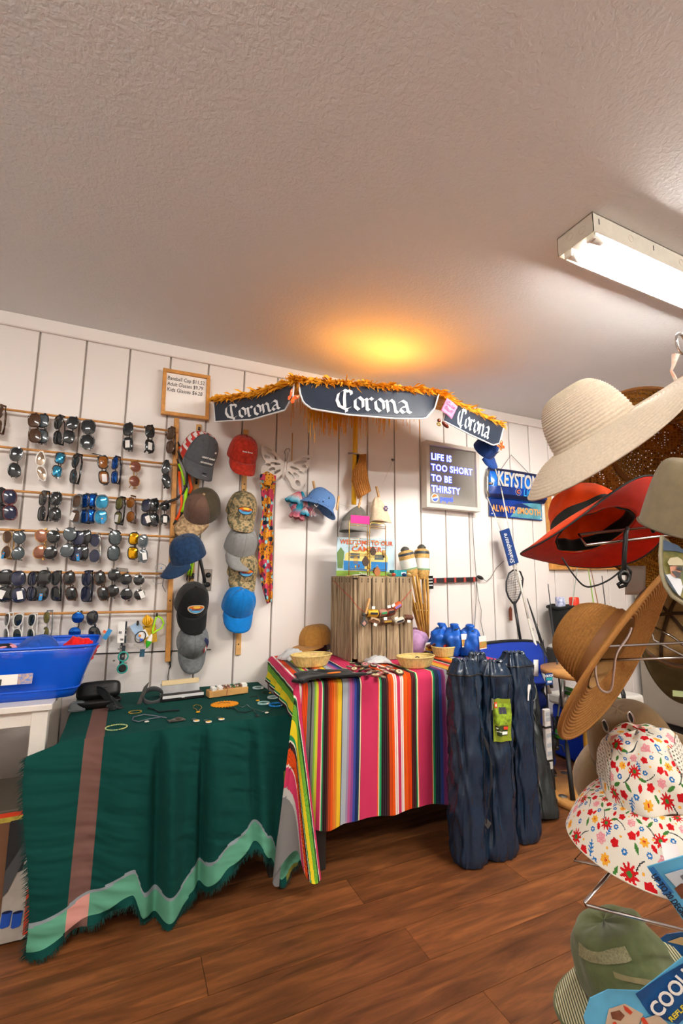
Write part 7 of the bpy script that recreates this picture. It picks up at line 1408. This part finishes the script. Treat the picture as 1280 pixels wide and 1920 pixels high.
r, cpt, bpt = hat('floral_bucket_hat', 'white bucket hat printed with red, blue and yellow flowers low on the rack', 1222, 1484, .86, cdir(.06, .90, .42, 1222, 1484), cdir(1, .06, 0, 1222, 1484), .082, .108, .078, (fm_, fm_), droop=.95, wave=(.010, 2, .6), rim=(.0016, cloth_m('floral_edge', '#e2dccf')), flat=.40, brimcol=bcol, crowncol=ccol, dent=.14, ell=1.05)
def meshm():
    m = M('hat_mesh_white', '#d9d4c8', rough=.7); N, L, b = nodes_of(m); tc = N.new('ShaderNodeTexCoord'); v = N.new('ShaderNodeTexVoronoi'); v.inputs['Scale'].default_value = 210; v.inputs['Randomness'].default_value = .05; L.new(tc.outputs['Object'], v.inputs['Vector'])
    rp = N.new('ShaderNodeValToRGB'); rp.color_ramp.interpolation = 'CONSTANT'; rp.color_ramp.elements[0].color = (*lin('#5d594f'), 1); rp.color_ramp.elements[1].color = (*lin('#ddd8cc'), 1); rp.color_ramp.elements[1].position = .36; L.new(v.outputs['Distance'], rp.inputs[0]); L.new(rp.outputs[0], b.inputs['Base Color']); return m
mm_ = meshm()
for (u0, u1) in ((.86, 1.02), (.48, .60)):
    MB().grid(lambda a, b: cpt(lerp(u0, u1, a)+.02*math.sin(PI*b)*(a-.5), lerp(.12, .66, b), .0025), 20, 20).build('mesh_panel', mm_, r)
MB().grid(lambda a, b: bpt(.735+.028*a, .50+.20*b, .003), 4, 4).build('size_sticker', M('sticker_clear', '#e9dedd', rough=.3), r)
# olive cooling hat and its cards
sg = cloth_m('hat_sage', '#59613f', var=.12); stp = M('brim_striped', '#a8a583', rough=.85); N, L, b = nodes_of(stp); tc = N.new('ShaderNodeTexCoord'); wv = N.new('ShaderNodeTexWave'); wv.bands_direction = 'X'; wv.inputs['Scale'].default_value = 62; L.new(tc.outputs['Object'], wv.inputs['Vector']); rp = N.new('ShaderNodeValToRGB'); rp.color_ramp.elements[0].color = (*lin('#4f5338'), 1); rp.color_ramp.elements[1].color = (*lin('#c9c5a2'), 1); rp.color_ramp.elements[0].position = .35; rp.color_ramp.elements[1].position = .6; L.new(wv.outputs['Fac'], rp.inputs[0]); L.new(rp.outputs[0], b.inputs['Base Color'])
r, cpt, bpt = hat('cooling_hat', 'sage green cooling hat with a striped brim, lowest on the rack', 1180, 1838, .92, cdir(-.14, .86, .48, 1180, 1838), cdir(1, .25, 0, 1180, 1838), .092, .098, .066, (sg, stp), droop=.35, wave=(.012, 2, 1.1), rim=(.003, sg), flat=.25, dent=.10)
MB().grid(lambda a, b: cpt(.56+.22*a, .5+.22*b, .003), 20, 12).build('mesh_panel', M('mesh_khaki', '#8f8a68', rough=.8, bump=.8, bscale=700, var=.3, vscale=300), r); MB().grid(lambda a, b: cpt(.70+.16*a, lerp(.36, .08, a)+.07*b, .003), 20, 4).build('tape', cloth_m('tape_khaki', '#857a58'), r)
def flatcard(name, label, px, D, mats, pieces, cat='card'):
    """rigid printed card given by its corners on a plane facing the viewer's side"""
    P = [atD(x, y, d) for (x, y), d in zip(px, D)]; c = sum(P, Vector())/len(P); t = thing(name, label, cat, c); m = MB(); n = len(P); nrm = (P[1]-P[0]).cross(P[2]-P[0]).normalized()
    if nrm.dot(CAMLOC-c) < 0: nrm = -nrm
    m.add([p-c for p in P]+[p-c-nrm*.0015 for p in P], [tuple(range(n)), tuple(reversed(range(n, 2*n)))]+[(i, i+n, (i+1) % n+n, (i+1) % n) for i in range(n)], False); m.build('card', mats, t)
    def onc(x, y, o=.0012): d = ray(x, y); k = (c-CAMLOC).dot(nrm)/d.dot(nrm); return CAMLOC+d*k-c+nrm*o
    for k, (nm, pts, mt) in enumerate(pieces):
        q = [onc(x, y, .0010+.0004*k) for x, y in pts]; MB().add(q, [tuple(range(len(q)))], False).build(nm, mt, t)
    return t, onc, nrm
def ctext(t, onc, nrm, s, size, mat, a, b, **k):
    A, B = onc(*a, .0045), onc(*b, .0045); R = frame_mat(nrm, B-A); o = text(s, size, mat, t, A, rot=R.to_euler(), align='LEFT', ext=.0002, **k); return o
cb1, cb2, cy_ = M('card_sky', '#5fb2dc', rough=.3, var=.25, vscale=12), M('card_deep_blue', '#14508c', rough=.3, var=.4, vscale=25), M('print_yellow', '#e6d22c', rough=.4)
t, onc, nrm = flatcard('info_card', 'light blue card about staying twenty degrees cooler at the right edge', [(1213, 1626), (1330, 1590), (1400, 1720), (1310, 1780), (1290, 1740)], (.68, .68, .70, .70, .69), cb1, [('side_print', [(1214, 1628), (1224, 1624), (1300, 1720), (1300, 1752)], M('card_mid_blue', '#2a7ac0', rough=.3)), ('photo', [(1244, 1638), (1330, 1612), (1330, 1690), (1275, 1672)], M('card_pale', '#c9d8e4', rough=.3)), ('photo_figure', [(1262, 1664), (1275, 1654), (1320, 1660), (1330, 1690), (1280, 1690)], M('photo_hair', '#7a4a34', rough=.5, var=.4, vscale=60)), ('photo_cap', [(1272, 1640), (1285, 1634), (1300, 1650), (1285, 1658)], M('photo_steel', '#6a747e', rough=.4))])
ctext(t, onc, nrm, 'UP TO 20 DEGREES COOLER', .0125, M('print_navy_ink', '#10203c', rough=.4), (1219, 1634), (1292, 1728), shear=.2, bold=.0003)
t, onc, nrm = flatcard('cooling_card', 'blue card reading cooling clipped across the front of the sage hat', [(1094, 1908), (1106, 1872), (1140, 1856), (1200, 1858), (1280, 1795), (1330, 1770), (1360, 1850), (1300, 1960), (1130, 1960), (1100, 1930)], (.745,)*10, cb1, [('deep_print', [(1190, 1862), (1240, 1828), (1330, 1775), (1350, 1840), (1270, 1920), (1215, 1900)], cb2), ('photo', [(1140, 1890), (1170, 1880), (1205, 1900), (1185, 1945), (1130, 1935)], M('photo_beige', '#c9b49c', rough=.4)), ('photo_face', [(1143, 1896), (1160, 1892), (1170, 1902), (1162, 1912), (1146, 1908)], M('photo_hair')), ('arrow', [(1166, 1882), (1174, 1886), (1184, 1895), (1180, 1900), (1170, 1892)], M('arrow_red', '#c8452c', rough=.4)), ('arrow', [(1146, 1914), (1152, 1912), (1158, 1924), (1150, 1926)], M('arrow_red')), ('photo', [(1200, 1908), (1230, 1898), (1260, 1925), (1230, 1945), (1195, 1935)], M('photo_beige')), ('arrow', [(1198, 1906), (1204, 1902), (1216, 1920), (1208, 1924)], M('arrow_red'))])
ctext(t, onc, nrm, 'COOLING', .036, TAGM, (1222, 1896), (1290, 1818), bold=.0008, sx=.78); ctext(t, onc, nrm, 'REFLECTIVE', .0125, cy_, (1252, 1908), (1300, 1862), bold=.0002)
t, onc, nrm = flatcard('blue_side_card', 'smaller blue picture card behind the crown of the sage hat', [(1236, 1762), (1250, 1752), (1330, 1740), (1345, 1800), (1290, 1805), (1262, 1775)], (.93,)*6, cb2, [('fish_print', [(1250, 1765), (1275, 1756), (1300, 1760), (1280, 1772)], M('print_sand2', '#c9a878', rough=.4))])
